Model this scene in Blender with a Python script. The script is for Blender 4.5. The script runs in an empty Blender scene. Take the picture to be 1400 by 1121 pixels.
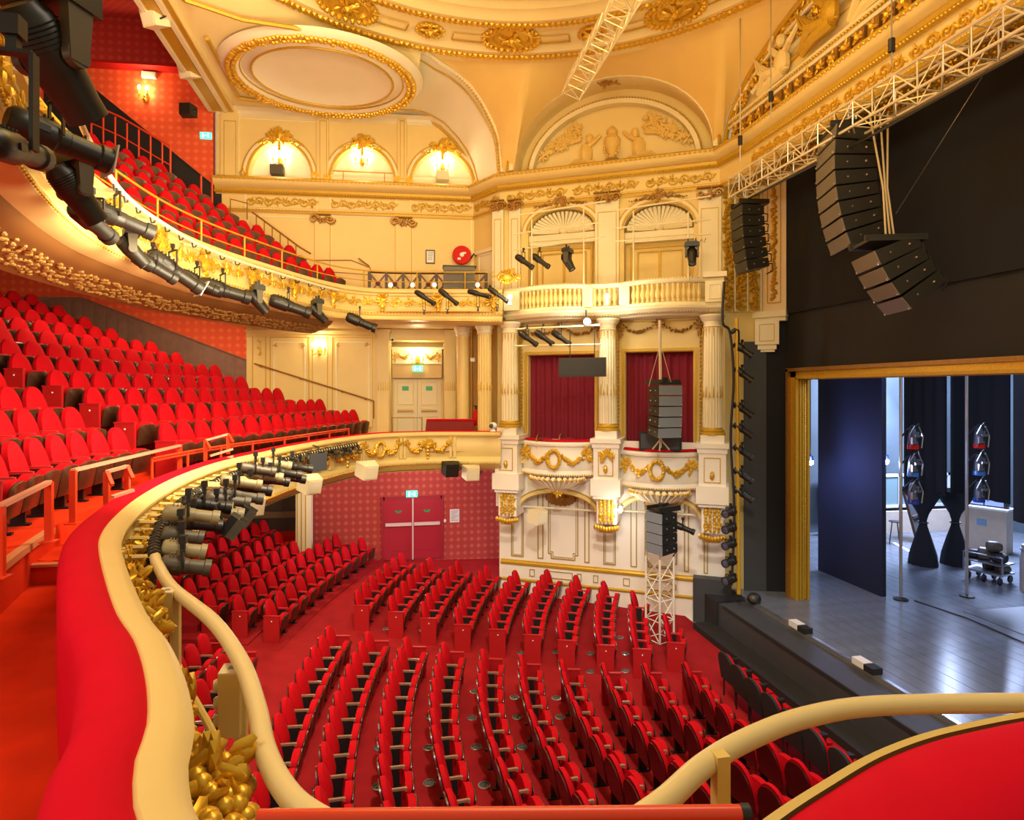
import bpy, math, random
from mathutils import Vector, Matrix
PI = math.pi
scn = bpy.context.scene
COL = scn.collection
rnd = random.Random(11)
# ------------------------------------------------------------------ camera, world, lamps, exposure
F, CX, Y0 = 850.0, 700.0, 533.0          # focal length and horizon of the 1400 x 1121 photograph
YAW = math.atan(160 / 850)
SN, CS = math.sin(YAW), math.cos(YAW)
cam = bpy.data.cameras.new('camera')
cam.sensor_width = 36.0
cam.lens = 36.0 * F / 1400.0
cam.shift_y = (Y0 - 560.5) / 1400.0
cam.clip_start, cam.clip_end = 0.05, 200
camo = bpy.data.objects.new('camera', cam)
camo.location = (0, 0, 0)
camo.rotation_euler = (PI / 2, 0, -YAW)
COL.objects.link(camo)
scn.camera = camo
scn.view_settings.view_transform = 'Standard'
scn.view_settings.look = 'None'
scn.view_settings.gamma = 1.0
scn.view_settings.exposure = 0.0
scn.view_settings.use_curve_mapping = False
try:
    scn.cycles.use_denoising = True
    scn.cycles.max_bounces = 6
    scn.cycles.diffuse_bounces = 3
    scn.cycles.sample_clamp_indirect = 6
except Exception:
    pass
wd = bpy.data.worlds.new('World'); scn.world = wd; wd.use_nodes = True
wd.node_tree.nodes['Background'].inputs[0].default_value = (1.0, 0.84, 0.50, 1)
wd.node_tree.nodes['Background'].inputs[1].default_value = 0.42

def lamp(name, kind, loc, energy, color, size=0.1, aim=None, size_y=None, spot=None):
    l = bpy.data.lights.new(name, kind)
    l.energy, l.color = energy, color
    if kind == 'AREA':
        l.size = size
        if size_y:
            l.shape = 'RECTANGLE'; l.size_y = size_y
    elif kind in ('POINT', 'SPOT'):
        l.shadow_soft_size = size
        if spot:
            l.spot_size = spot; l.spot_blend = 0.6
    o = bpy.data.objects.new(name, l)
    o.location = loc
    if aim is not None:
        d = Vector(aim) - Vector(loc)
        o.rotation_euler = d.to_track_quat('-Z', 'Y').to_euler()
    COL.objects.link(o)
    return o
WARM = (1.0, 0.72, 0.24)
NEUT = (1.0, 0.88, 0.70)
# stand-in for the unseen dome chandelier, then added area and spot fills
lamp('dome_light', 'AREA', (1.8, 8.4, 9.2), 470, WARM, 5.0, (1.8, 8.41, 0))
lamp('house_up_fill', 'AREA', (2.6, 8.0, 3.0), 235, WARM, 4.0, (1.2, 12.5, 8), 3.0)
lamp('stage_up_fill', 'AREA', (5.0, 7.0, 2.0), 95, (1.0, 0.58, 0.16), 3.0, (7.5, 11.0, 8), 2.0)
lamp('circle_fill', 'AREA', (-1.0, 8.0, 1.4), 560, (1.0, 0.80, 0.52), 3.0, (-7.0, 14.0, 0.2), 2.0)
lamp('gallery_fill', 'AREA', (-3.0, 9.0, 6.8), 300, (1.0, 0.72, 0.40), 2.5, (-7.0, 18.0, 6.5), 2.0)
lamp('house_fill', 'AREA', (2.5, 3.0, 6.5), 300, NEUT, 3.0, (3.0, 12.0, -4.0), 2.0)
lamp('key_spot', 'SPOT', (1.0, 2.5, 7.0), 3800, (1.0, 0.88, 0.80), 0.2, (2.6, 10.0, -5.6), None, 1.0)
lamp('fill_spot', 'SPOT', (2.0, 3.0, 2.5), 1350, (1.0, 0.94, 0.84), 0.4, (5.6, 15.0, -4.2), None, 0.62)
lamp('near_fill', 'AREA', (-4.2, 1.5, 1.4), 120, (1.0, 0.80, 0.58), 1.6, (-2.4, 3.2, -1.8), 1.6)
for i, (x, y) in enumerate(((-3.6, 13.0), (-2.0, 17.5), (.8, 18.6))):
    lamp('under_circle_fill', 'POINT', (x, y, -2.75), 95, NEUT, .25)  # added points that brighten the dark seats under the circle

# ------------------------------------------------------------------ pixels of the photograph to points of the place
def at(px, py, d):
    t = (px - CX) / F * d
    return Vector((t * CS + d * SN, d * CS - t * SN, (Y0 - py) / F * d))
def on_z(px, py, z):
    return at(px, py, F * z / (Y0 - py))
def dist(p):
    return p[0] * SN + p[1] * CS
def proj(p):
    d = p[0] * SN + p[1] * CS
    return CX + F * (p[0] * CS - p[1] * SN) / d, Y0 - F * p[2] / d
def on_x(px, X):
    t = (px - CX) / F
    return X / (SN + t * CS)
def on_y(px, Y):
    t = (px - CX) / F
    return Y / (CS - t * SN)

class Wall:
    """A vertical wall plane: s runs along it, o stands out from it into the house, z up."""
    def __init__(self, a, b):
        self.a = Vector(a); self.L = (Vector(b) - self.a).length
        self.u = (Vector(b) - self.a) / self.L
        self.n = Vector((self.u.y, -self.u.x))
    def p(self, s, o, z):
        q = self.a + self.u * s + self.n * o
        return Vector((q.x, q.y, z))
    def s(self, px, o=0.0):
        t = (px - CX) / F
        r = Vector((t * CS + SN, CS - t * SN))
        a = self.a + self.n * o
        # a + u s = r d
        det = r.x * self.u.y - r.y * self.u.x
        d = (a.x * self.u.y - a.y * self.u.x) / det
        q = r * d - a
        return q.dot(self.u)
    def z(self, px, py, o=0.0):
        return (Y0 - py) / F * dist(self.p(self.s(px, o), o, 0))

# ------------------------------------------------------------------ mesh building
ICO_V, ICO_F = None, None
def _ico():
    global ICO_V, ICO_F
    g = (1 + 5 ** .5) / 2
    v = [(-1, g, 0), (1, g, 0), (-1, -g, 0), (1, -g, 0), (0, -1, g), (0, 1, g), (0, -1, -g), (0, 1, -g), (g, 0, -1), (g, 0, 1), (-g, 0, -1), (-g, 0, 1)]
    ICO_V = [Vector(x).normalized() for x in v]
    ICO_F = [(0, 11, 5), (0, 5, 1), (0, 1, 7), (0, 7, 10), (0, 10, 11), (1, 5, 9), (5, 11, 4), (11, 10, 2), (10, 7, 6), (7, 1, 8), (3, 9, 4), (3, 4, 2), (3, 2, 6), (3, 6, 8), (3, 8, 9), (4, 9, 5), (2, 4, 11), (6, 2, 10), (8, 6, 7), (9, 8, 1)]
_ico()

class MB:
    def __init__(self):
        self.v, self.f = [], []
    def add(self, vs, fs):
        b = len(self.v)
        self.v.extend([tuple(x) for x in vs])
        self.f.extend([tuple(b + i for i in f) for f in fs])
        return self
    def hexa(self, P):      # eight corners: bottom four round, top four round
        return self.add(P, [(3, 2, 1, 0), (4, 5, 6, 7), (0, 1, 5, 4), (1, 2, 6, 5), (2, 3, 7, 6), (3, 0, 4, 7)])
    def box(self, c, size, M=None):
        x, y, z = [k / 2 for k in size]
        P = [Vector(q) for q in ((-x, -y, -z), (x, -y, -z), (x, y, -z), (-x, y, -z), (-x, -y, z), (x, -y, z), (x, y, z), (-x, y, z))]
        if M is not None:
            P = [M @ q for q in P]
        c = Vector(c)
        return self.hexa([q + c for q in P])
    def span(self, x0, x1, y0, y1, z0, z1):
        return self.box(((x0 + x1) / 2, (y0 + y1) / 2, (z0 + z1) / 2), (abs(x1 - x0), abs(y1 - y0), abs(z1 - z0)))
    def wbox(self, W, s0, s1, o0, o1, z0, z1, z0b=None, z1b=None):
        z0b = z0 if z0b is None else z0b; z1b = z1 if z1b is None else z1b
        return self.hexa([W.p(s0, o1, z0), W.p(s1, o1, z0b), W.p(s1, o0, z0b), W.p(s0, o0, z0),
                          W.p(s0, o1, z1), W.p(s1, o1, z1b), W.p(s1, o0, z1b), W.p(s0, o0, z1)])
    def wframe(self, W, s0, s1, z0, z1, w=0.03, o0=0.0, o1=0.03, notch=0.0):
        self.wbox(W, s0, s1, o0, o1, z0, z0 + w); self.wbox(W, s0, s1, o0, o1, z1 - w, z1)
        self.wbox(W, s0, s0 + w, o0, o1, z0 + w, z1 - w); self.wbox(W, s1 - w, s1, o0, o1, z0 + w, z1 - w)
        return self
    def bar(self, a, b, w, h=None, up=None):
        a, b = Vector(a), Vector(b); h = h or w
        d = b - a; L = d.length
        if L < 1e-6: return self
        d /= L
        up = Vector(up) if up else (Vector((0, 0, 1)) if abs(d.z) < .95 else Vector((1, 0, 0)))
        x = d.cross(up).normalized(); y = x.cross(d)
        P = []
        for q in (a, b):
            P += [q - x * w / 2 - y * h / 2, q + x * w / 2 - y * h / 2, q + x * w / 2 + y * h / 2, q - x * w / 2 + y * h / 2]
        return self.hexa(P)
    def tube(self, pts, r, seg=8, cap=True):
        pts = [Vector(p) for p in pts]; n = len(pts)
        R = list(r) if isinstance(r, (list, tuple)) else [r] * n
        t0 = (pts[1] - pts[0]).normalized()
        x = t0.cross(Vector((0, 0, 1)))
        if x.length < .05: x = t0.cross(Vector((1, 0, 0)))
        x.normalize()
        vs = []
        for i, p in enumerate(pts):
            t = (pts[min(i + 1, n - 1)] - pts[max(i - 1, 0)]).normalized()
            x = (x - t * x.dot(t)); x.normalize()
            y = t.cross(x)
            for k in range(seg):
                a = 2 * PI * k / seg
                vs.append(p + x * (R[i] * math.cos(a)) + y * (R[i] * math.sin(a)))
        fs = []
        for i in range(n - 1):
            for k in range(seg):
                a, b = i * seg + k, i * seg + (k + 1) % seg
                fs.append((a, b, b + seg, a + seg))
        if cap:
            fs.append(tuple(range(seg))[::-1]); fs.append(tuple((n - 1) * seg + k for k in range(seg)))
        return self.add(vs, fs)
    def lathe(self, prof, c=(0, 0, 0), seg=16, M=None, a0=0, a1=2 * PI, cap=True):
        c = Vector(c); full = abs(a1 - a0 - 2 * PI) < 1e-6
        m = seg if full else seg + 1
        vs, fs = [], []
        for r, z in prof:
            for k in range(m):
                a = a0 + (a1 - a0) * k / seg
                q = Vector((r * math.cos(a), r * math.sin(a), z))
                vs.append((M @ q if M is not None else q) + c)
        for i in range(len(prof) - 1):
            for k in range(seg if full else seg):
                a = i * m + k; b = i * m + (k + 1) % m
                fs.append((a, b, b + m, a + m))
        if full and cap:
            if prof[0][0] > 1e-6: fs.append(tuple(range(m))[::-1])
            if prof[-1][0] > 1e-6: fs.append(tuple((len(prof) - 1) * m + k for k in range(m)))
        return self.add(vs, fs)
    def sweep(self, path, prof, close=False, cap=True):
        """path: (x,y) or (x,y,z) points; prof: (outward offset to the right of travel, z) points."""
        n = len(path); vs, fs = [], []
        P = [Vector(p[:2]) for p in path]
        for i in range(n):
            a = P[max(i - 1, 0)]; b = P[min(i + 1, n - 1)]
            if 0 < i < n - 1:
                d1 = (P[i] - a).normalized(); d2 = (b - P[i]).normalized()
                n1 = Vector((d1.y, -d1.x)); n2 = Vector((d2.y, -d2.x))
                nn = n1 + n2
                nn = nn / max(nn.dot(n1), .35)
            else:
                d1 = (b - a).normalized(); nn = Vector((d1.y, -d1.x))
            zz = path[i][2] if len(path[i]) > 2 else 0
            for o, z in prof:
                q = P[i] + nn * o
                vs.append((q.x, q.y, z + zz))
        m = len(prof)
        for i in range(n - 1):
            for k in range(m if close else m - 1):
                a = i * m + k; b = i * m + (k + 1) % m
                fs.append((a, a + m, b + m, b))
        if close and cap:
            fs.append(tuple(range(m))); fs.append(tuple((n - 1) * m + k for k in range(m))[::-1])
        return self.add(vs, fs)
    def prism(self, outline, M, depth):
        n = len(outline)
        vs = [M @ Vector((x, y, 0)) for x, y in outline] + [M @ Vector((x, y, depth)) for x, y in outline]
        fs = [tuple(range(n))[::-1], tuple(range(n, 2 * n))]
        for i in range(n):
            j = (i + 1) % n
            fs.append((i, j, n + j, n + i))
        return self.add(vs, fs)
    def grid(self, rows):
        m = len(rows[0]); vs = [p for r in rows for p in r]; fs = []
        for i in range(len(rows) - 1):
            for k in range(m - 1):
                fs.append((i * m + k, i * m + k + 1, (i + 1) * m + k + 1, (i + 1) * m + k))
        return self.add(vs, fs)
    def blob(self, c, r, M=None):
        c = Vector(c)
        if not isinstance(r, (tuple, list, Vector)): r = (r, r, r)
        vs = []
        for q in ICO_V:
            w = Vector((q.x * r[0], q.y * r[1], q.z * r[2]))
            vs.append((M @ w if M is not None else w) + c)
        return self.add(vs, ICO_F)
    def ball(self, c, r, seg=12, M=None):
        if not isinstance(r, (tuple, list)): r = (r, r, r)
        n = max(5, seg // 2)
        S = Matrix.Diagonal(Vector(r)).to_3x3()
        MM = (M @ S) if M is not None else S
        return self.lathe([(max(math.sin(PI * i / n), 0), -math.cos(PI * i / n)) for i in range(n + 1)], c, seg, MM)

def obj(name, mb, mat, parent=None, kind=None, smooth=35):
    me = bpy.data.meshes.new(name)
    me.from_pydata(mb.v, [], mb.f)
    me.validate(verbose=False)
    me.materials.append(mat)
    if smooth:
        me.polygons.foreach_set('use_smooth', [True] * len(me.polygons))
        me.set_sharp_from_angle(angle=math.radians(smooth))
    me.update()
    o = bpy.data.objects.new(name, me)
    COL.objects.link(o)
    if parent is not None:
        o.parent = parent
        o.matrix_parent_inverse = parent.matrix_basis.inverted()
    if kind: o['kind'] = kind
    return o
def tag(o, label, cat, group=None):
    o['label'] = label; o['category'] = cat
    if group: o['group'] = group
    return o
def thing(name, label, cat, loc=(0, 0, 0), group=None, rz=0.0):
    o = bpy.data.objects.new(name, None)
    o.location = loc; o.rotation_euler = (0, 0, rz); o.empty_display_size = .1
    COL.objects.link(o)
    return tag(o, label, cat, group)
def lpart(name, mb, mat, parent, smooth=35):
    """a part whose mesh is given in the frame of its parent"""
    o = obj(name, mb, mat, None, None, smooth); o.parent = parent
    return o
def struct(name, mb, mat, smooth=35):
    return obj(name, mb, mat, None, 'structure', smooth)
def dup(root, loc, rz, label=None, group=None):
    r = root.copy(); COL.objects.link(r); r.location = loc; r.rotation_euler = (0, 0, rz)
    if label: r['label'] = label
    if group: r['group'] = group
    for ch in root.children:
        c = ch.copy(); COL.objects.link(c); c.parent = r
        for g in ch.children:
            d = g.copy(); COL.objects.link(d); d.parent = c
    return r
def xform(x, y=None, org=(0, 0, 0), z=None):
    """3x3 matrix from columns"""
    x = Vector(x).normalized(); y = Vector(y).normalized()
    z = x.cross(y) if z is None else Vector(z)
    return Matrix((x, y, z)).transposed()
def frame4(org, x, y):
    m = xform(x, y).to_4x4(); m.translation = Vector(org)
    return m
def catmull(P, n=12):
    P = [Vector(p) for p in P]; out = []
    for i in range(len(P) - 1):
        a, b, c, d = P[max(i - 1, 0)], P[i], P[i + 1], P[min(i + 2, len(P) - 1)]
        for k in range(n):
            t = k / n
            out.append(.5 * ((2 * b) + (c - a) * t + (2 * a - 5 * b + 4 * c - d) * t * t + (3 * b - a - 3 * c + d) * t ** 3))
    out.append(P[-1]); return out
def resample(C, step):
    L = [0]
    for i in range(1, len(C)): L.append(L[-1] + (C[i] - C[i - 1]).length)
    n = max(2, int(round(L[-1] / step))); out = []; j = 0
    for k in range(n + 1):
        t = L[-1] * k / n
        while j < len(C) - 2 and L[j + 1] < t: j += 1
        u = (t - L[j]) / max(L[j + 1] - L[j], 1e-9)
        out.append(C[j].lerp(C[j + 1], min(u, 1)))
    return out
def offset(C, d):
    out = []
    for i in range(len(C)):
        t = (C[min(i + 1, len(C) - 1)] - C[max(i - 1, 0)]); t = Vector(t[:2]).normalized()
        out.append(Vector((C[i][0] + t.y * d, C[i][1] - t.x * d)))
    return out
ORD = 'first second third fourth fifth sixth seventh eighth ninth tenth eleventh twelfth thirteenth fourteenth fifteenth sixteenth seventeenth eighteenth nineteenth twentieth'.split()

# ------------------------------------------------------------------ materials
def mat(name, col, rough=.5, metal=0.0, spec=.5, noise=0, nscale=8, emit=None, estr=0, bump=0, bscale=60, sheen=0, coat=0):
    m = bpy.data.materials.new(name); m.use_nodes = True
    nt = m.node_tree; b = nt.nodes['Principled BSDF']
    b.inputs['Base Color'].default_value = (*col, 1)
    b.inputs['Roughness'].default_value = rough
    b.inputs['Metallic'].default_value = metal
    b.inputs['Specular IOR Level'].default_value = spec
    if sheen:
        b.inputs['Sheen Weight'].default_value = sheen
        b.inputs['Sheen Tint'].default_value = (1, .3, .3, 1)
    if coat: b.inputs['Coat Weight'].default_value = coat
    if emit:
        b.inputs['Emission Color'].default_value = (*emit, 1); b.inputs['Emission Strength'].default_value = estr
    if noise or bump:
        tc = nt.nodes.new('ShaderNodeTexCoord')
    if noise:
        n = nt.nodes.new('ShaderNodeTexNoise'); n.inputs['Scale'].default_value = nscale; n.inputs['Detail'].default_value = 5
        nt.links.new(tc.outputs['Object'], n.inputs['Vector'])
        r = nt.nodes.new('ShaderNodeMix'); r.data_type = 'RGBA'
        r.inputs[6].default_value = (*[c * (1 - noise) for c in col], 1)
        r.inputs[7].default_value = (*[min(1, c * (1 + noise)) for c in col], 1)
        nt.links.new(n.outputs['Fac'], r.inputs[0]); nt.links.new(r.outputs[2], b.inputs['Base Color'])
    if bump:
        n = nt.nodes.new('ShaderNodeTexNoise'); n.inputs['Scale'].default_value = bscale
        nt.links.new(tc.outputs['Object'], n.inputs['Vector'])
        bp = nt.nodes.new('ShaderNodeBump'); bp.inputs['Strength'].default_value = bump; bp.inputs['Distance'].default_value = .02
        nt.links.new(n.outputs['Fac'], bp.inputs['Height']); nt.links.new(bp.outputs['Normal'], b.inputs['Normal'])
    return m
def damask(name, col, light, k=15.0):
    """red wallpaper with a staggered lattice of paler motifs"""
    m = bpy.data.materials.new(name); m.use_nodes = True
    nt = m.node_tree; b = nt.nodes['Principled BSDF']; b.inputs['Roughness'].default_value = .65; b.inputs['Specular IOR Level'].default_value = .2
    tc = nt.nodes.new('ShaderNodeTexCoord'); sx = nt.nodes.new('ShaderNodeSeparateXYZ')
    nt.links.new(tc.outputs['Object'], sx.inputs[0])
    def M(op, a, bb=None):
        n = nt.nodes.new('ShaderNodeMath'); n.operation = op
        for i, v in enumerate((a, bb)):
            if v is None: continue
            if isinstance(v, (int, float)): n.inputs[i].default_value = v
            else: nt.links.new(v, n.inputs[i])
        return n.outputs[0]
    h = M('ADD', sx.outputs[0], M('MULTIPLY', sx.outputs[1], 1.0))
    a = M('MULTIPLY', M('ADD', h, sx.outputs[2]), k); c = M('MULTIPLY', M('SUBTRACT', h, sx.outputs[2]), k)
    w = M('MULTIPLY', M('SINE', a), M('SINE', c))
    fine = M('MULTIPLY', M('SINE', M('MULTIPLY', a, 3)), M('SINE', M('MULTIPLY', c, 3)))
    w = M('ADD', w, M('MULTIPLY', fine, .10))
    n = nt.nodes.new('ShaderNodeTexNoise'); n.inputs['Scale'].default_value = 25
    nt.links.new(tc.outputs['Object'], n.inputs['Vector'])
    w = M('ADD', w, M('MULTIPLY', n.outputs['Fac'], .5))
    r = nt.nodes.new('ShaderNodeValToRGB')
    r.color_ramp.elements[0].position = .35; r.color_ramp.elements[1].position = 1.05
    r.color_ramp.elements[0].color = (*col, 1); r.color_ramp.elements[1].color = (*light, 1)
    nt.links.new(w, r.inputs[0]); nt.links.new(r.outputs[0], b.inputs['Base Color'])
    return m
CREAM = mat('cream_paint', (.79, .60, .23), .45, noise=.05, nscale=3)
CREAM2 = mat('ivory_paint', (.83, .74, .50), .5, noise=.05, nscale=2)
IVORY = mat('pale_ceiling_paint', (.83, .66, .31), .6, noise=.04, nscale=2)
GOLD = mat('gilding', (.74, .45, .04), .36, .55, noise=.25, nscale=30)
GOLDP = mat('gold_paint', (.58, .35, .025), .45, .25, noise=.2, nscale=20)
GOLDD = mat('old_gilding', (.36, .18, .035), .4, .5, noise=.35, nscale=25)
STONE = mat('ivory_stone_paint', (.88, .81, .68), .5, noise=.05, nscale=2)
LINEG = mat('old_gold_line', (.42, .29, .06), .5, .1)
PALE = mat('pale_plaster', (.86, .79, .60), .6, noise=.04, nscale=2)
SILVER = mat('silver_ring', (.50, .44, .36), .4, .2)
VELVET = mat('red_velvet', (.50, .002, .008), .8, spec=.12, noise=.12, nscale=40)
PLUSH = mat('red_plush_ledge', (.60, .002, .018), .85, spec=.1, noise=.10, nscale=6)
SHELL = mat('maroon_wood', (.075, .006, .006), .3, noise=.3, nscale=12)
PAN = mat('dark_brown_wood', (.055, .020, .010), .3, noise=.35, nscale=10)
PANEL = mat('red_end_panel', (.42, .008, .010), .5)
ARM = mat('lit_armrest_wood', (.30, .17, .10), .3)  # wood lightened, gloss on the centre armrests put into the colour
ARMR = mat('red_armrest', (.50, .03, .03), .4)
IRON = mat('black_iron', (.012, .011, .011), .5)
BLACK = mat('matt_black', (.014, .013, .013), .75, noise=.2, nscale=2)
DRAPE = mat('black_drape', (.011, .011, .013), .95)
GREYB = mat('charcoal_paint', (.045, .047, .052), .6, noise=.15, nscale=4)
LAMPB = mat('black_lamp_metal', (.016, .014, .010), .42, .0)
LAMPG = mat('grey_lamp_metal', (.085, .070, .045), .45, .1)
ARRAYG = mat('speaker_grille', (.15, .13, .10), .55, bump=.3, bscale=300)
STEEL = mat('steel', (.55, .55, .56), .3, .9)
ALU = mat('truss_aluminium', (.80, .72, .52), .35, .5)
PIPE = mat('cream_pipe', (.80, .70, .45), .4)
YELLOW = mat('cream_yellow_steel', (.72, .54, .17), .4)
CARPET = mat('red_carpet', (.33, .013, .016), .95, spec=.1, noise=.3, nscale=2.2, bump=.2, bscale=400)
CARPETO = mat('orange_red_carpet', (.60, .030, .005), .95, spec=.1, noise=.35, nscale=3, bump=.2, bscale=400)
NOSING = mat('step_nosing', (.5, .17, .07), .7)
REDMET = mat('red_handrail', (.75, .055, .015), .3)
REDMETP = mat('pale_handrail_top', (.66, .33, .22), .3)  # paler red for the rail tops
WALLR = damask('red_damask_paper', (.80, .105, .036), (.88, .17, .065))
WALLD = damask('shaded_red_damask', (.42, .035, .028), (.50, .06, .045))  # darker damask copy, shade high in the gallery put into the colour
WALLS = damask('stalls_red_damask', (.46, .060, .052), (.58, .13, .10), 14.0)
WOOD = mat('wainscot_wood', (.23, .125, .09), .35, noise=.3, nscale=5)
BROWNB = mat('dark_brown_board', (.07, .04, .028), .5, noise=.3, nscale=6)
DOORR = mat('crimson_door', (.42, .02, .045), .4)
CURT = mat('crimson_curtain', (.20, .004, .02), .85)
STAGE = mat('stage_boards', (.15, .165, .19), .22, noise=.35, nscale=3)
MAT_ = mat('stage_mat', (.10, .11, .12), .4, noise=.3, nscale=3)
NAVY = mat('navy_cloth', (.012, .016, .05), .9)
WHITE = mat('white_paint', (.80, .78, .74), .5)
PAPER = mat('white_paper', (.8, .8, .8), .6)
INK = mat('grey_ink', (.25, .25, .27), .6)
GREEN = mat('exit_green', (.02, .55, .30), .4, emit=(.1, 1, .6), estr=2.0)
GREENS = mat('green_sticker', (.03, .38, .12), .4)
PICTO = mat('exit_white', (.9, 1, .95), .4, emit=(.9, 1, .95), estr=2.5)
BULB = mat('lit_bulb', (1, .9, .7), .3, emit=(1, .82, .5), estr=40)
BULBW = mat('lit_spot', (1, 1, .95), .3, emit=(1, .98, .92), estr=120)
BULBB = mat('blue_work_light', (.6, .7, 1), .3, emit=(.55, .62, 1), estr=150)
SHADE = mat('frosted_shade', (.95, .85, .65), .5, emit=(1, .82, .5), estr=5)
LENS = mat('lens_glass', (.10, .12, .18), .06, .3, coat=1)
REDP = mat('fire_red', (.60, .012, .006), .5, spec=.15)
BLUEG = mat('blue_gel', (.03, .18, .55), .3)
GLASS = mat('bluish_window', (.25, .35, .65), .1, emit=(.3, .4, .9), estr=.6)
CRATE = mat('plywood', (.62, .50, .38), .6, noise=.15, nscale=4)
VENT = mat('floor_vent_metal', (.10, .11, .10), .5, .4)
CABLE = mat('black_cable', (.015, .015, .014), .5)
# ------------------------------------------------------------------ plan lines of the house
SW = Wall((-4.9, 18.75), (2.3, 18.3))        # far side wall
CH = Wall((2.3, 18.3), (2.92, 17.16))        # chamfer beside the boxes
CW = Wall((2.92, 17.16), (8.0, 14.3))        # canted wall of boxes
OUT = catmull([(.55, 1.36), (.1, 1.4), (-.3, 1.55), (-.52, 1.78), (-.64, 2.05), (-.70, 2.32), (-.84, 2.69), (-1.04, 3.11), (-1.31, 3.58), (-1.81, 4.61), (-2.1, 5.3),
               (-2.32, 6.1), (-2.52, 7.2), (-2.64, 8.6), (-2.6, 10.0), (-2.45, 10.9), (-2.25, 11.7), (-1.95, 12.9), (-1.25, 14.7), (-.6, 15.8), (-.05, 16.25), (1.0, 16.45), (2.1, 16.25), (2.72, 16.05)], 6)
BASE = catmull([(-2.5, 2.4), (-3.0, 3.8), (-3.5, 5.5), (-3.86, 7.16), (-3.95, 8.5), (-3.88, 9.6), (-3.6, 11.02), (-3.2, 12.3), (-2.67, 13.5), (-2.16, 14.9), (-1.6, 16.3), (-1.2, 17.3)], 8)
UP = catmull([(-1.3, 1.6), (-2.0, 3.3), (-2.75, 5.0), (-3.3, 6.8), (-3.62, 8.5), (-3.6, 10.07), (-3.46, 11.31), (-3.11, 12.52), (-2.5, 13.9), (-1.86, 15.2), (-1.2, 16.1), (-.5, 16.45), (.4, 16.4), (1.6, 16.2), (2.75, 15.95)], 8)
DOME = Vector((1.8, 8.7, 8.4))

def arch_pts(sc, hw, zs, h, n=20, e=1.0):
    return [(sc - hw * math.cos(PI * k / n), zs + h * max(math.sin(PI * k / n), 0) ** e) for k in range(n + 1)]
def arch_wall(mb, W, s0, s1, z0, z1, arches, o=0.0, depth=.2, n=20):
    """front face of a wall with arched openings, their reveals and the sill below each"""
    x = s0
    for sc, hw, zs, h in arches:
        mb.add([W.p(x, o, z0), W.p(sc - hw, o, z0), W.p(sc - hw, o, z1), W.p(x, o, z1)], [(0, 1, 2, 3)])
        pts = arch_pts(sc, hw, zs, h, n)
        full = [(sc - hw, z0)] + pts + [(sc + hw, z0)] if zs > z0 + 1e-4 else pts
        for (a, za), (b, zb) in zip(pts[:-1], pts[1:]):
            mb.add([W.p(a, o, za), W.p(b, o, zb), W.p(b, o, z1), W.p(a, o, z1)], [(0, 1, 2, 3)])
        for (a, za), (b, zb) in zip(full[:-1], full[1:]):
            mb.add([W.p(a, o, za), W.p(b, o, zb), W.p(b, o - depth, zb), W.p(a, o - depth, za)], [(0, 3, 2, 1)])
        x = sc + hw
    mb.add([W.p(x, o, z0), W.p(s1, o, z0), W.p(s1, o, z1), W.p(x, o, z1)], [(0, 1, 2, 3)])
    return mb
def arch_mould(mb, W, sc, hw, zs, h, w, o0, o1, n=20, k0=0, k1=None):
    a = arch_pts(sc, hw, zs, h, n); b = arch_pts(sc, hw + w, zs, h + w, n)
    k1 = n if k1 is None else k1
    for k in range(k0, k1):
        P = [a[k], a[k + 1], b[k + 1], b[k]]
        mb.hexa([W.p(*((s, o0, z))) for s, z in P] + [W.p(*((s, o1, z))) for s, z in P])
    return mb
def wsweep(mb, W, s0, s1, prof, close=False):
    """a straight moulding along a wall: prof of (o, z)"""
    return mb.sweep([W.p(s0, 0, 0), W.p(s1, 0, 0)], prof, close)
def beads(mb, pts, r, M=None):
    for p in pts: mb.blob(p, r, M)
    return mb
def garland(mb, a, b, sag, r=.05, n=16, seed=1, out=None, fat=.7):
    """a hanging swag of leaves and fruit from a to b"""
    R = random.Random(seed); a, b = Vector(a), Vector(b); out = Vector(out) if out else Vector((0, 0, 0))
    for i in range(n + 1):
        t = i / n; u = 4 * t * (1 - t)
        p = a.lerp(b, t) - Vector((0, 0, sag * u)) + out * (.02 * u)
        k = .55 + fat * u
        for j in range(2):
            q = p + Vector((R.uniform(-1, 1), R.uniform(-1, 1), R.uniform(-1, 1))) * r * .6
            mb.blob(q, (r * k * R.uniform(.5, .9), r * k * R.uniform(.5, .9), r * k * R.uniform(.5, .9)))
    return mb
def wreath(mb, c, x, y, r, w=.04, n=18, seed=2, ry=None):
    R = random.Random(seed); c, x, y = Vector(c), Vector(x), Vector(y); ry = ry or r
    for i in range(n):
        a = 2 * PI * i / n
        mb.blob(c + x * r * math.cos(a) + y * ry * math.sin(a), (w * R.uniform(.7, 1.1), w * R.uniform(.7, 1.1), w * R.uniform(.7, 1.1)))
    return mb
def spray(mb, c, x, y, w, h, n=14, seed=3, r=.05, z=None):
    """a loose cluster of gilded leaves: each an elongated blob pointing outward"""
    R = random.Random(seed); x, y = Vector(x).normalized(), Vector(y).normalized(); c = Vector(c); zn = x.cross(y)
    for i in range(n):
        a = R.uniform(0, 2 * PI); k = R.uniform(.15, 1)
        d = x * math.cos(a) + y * math.sin(a)
        M = xform(d, zn.cross(d))
        mb.blob(c + x * (w * k * math.cos(a)) + y * (h * k * math.sin(a)) + zn * R.uniform(0, r * .5), (r * R.uniform(.9, 1.5), r * R.uniform(.35, .6), r * .4), M)
    return mb
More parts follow.
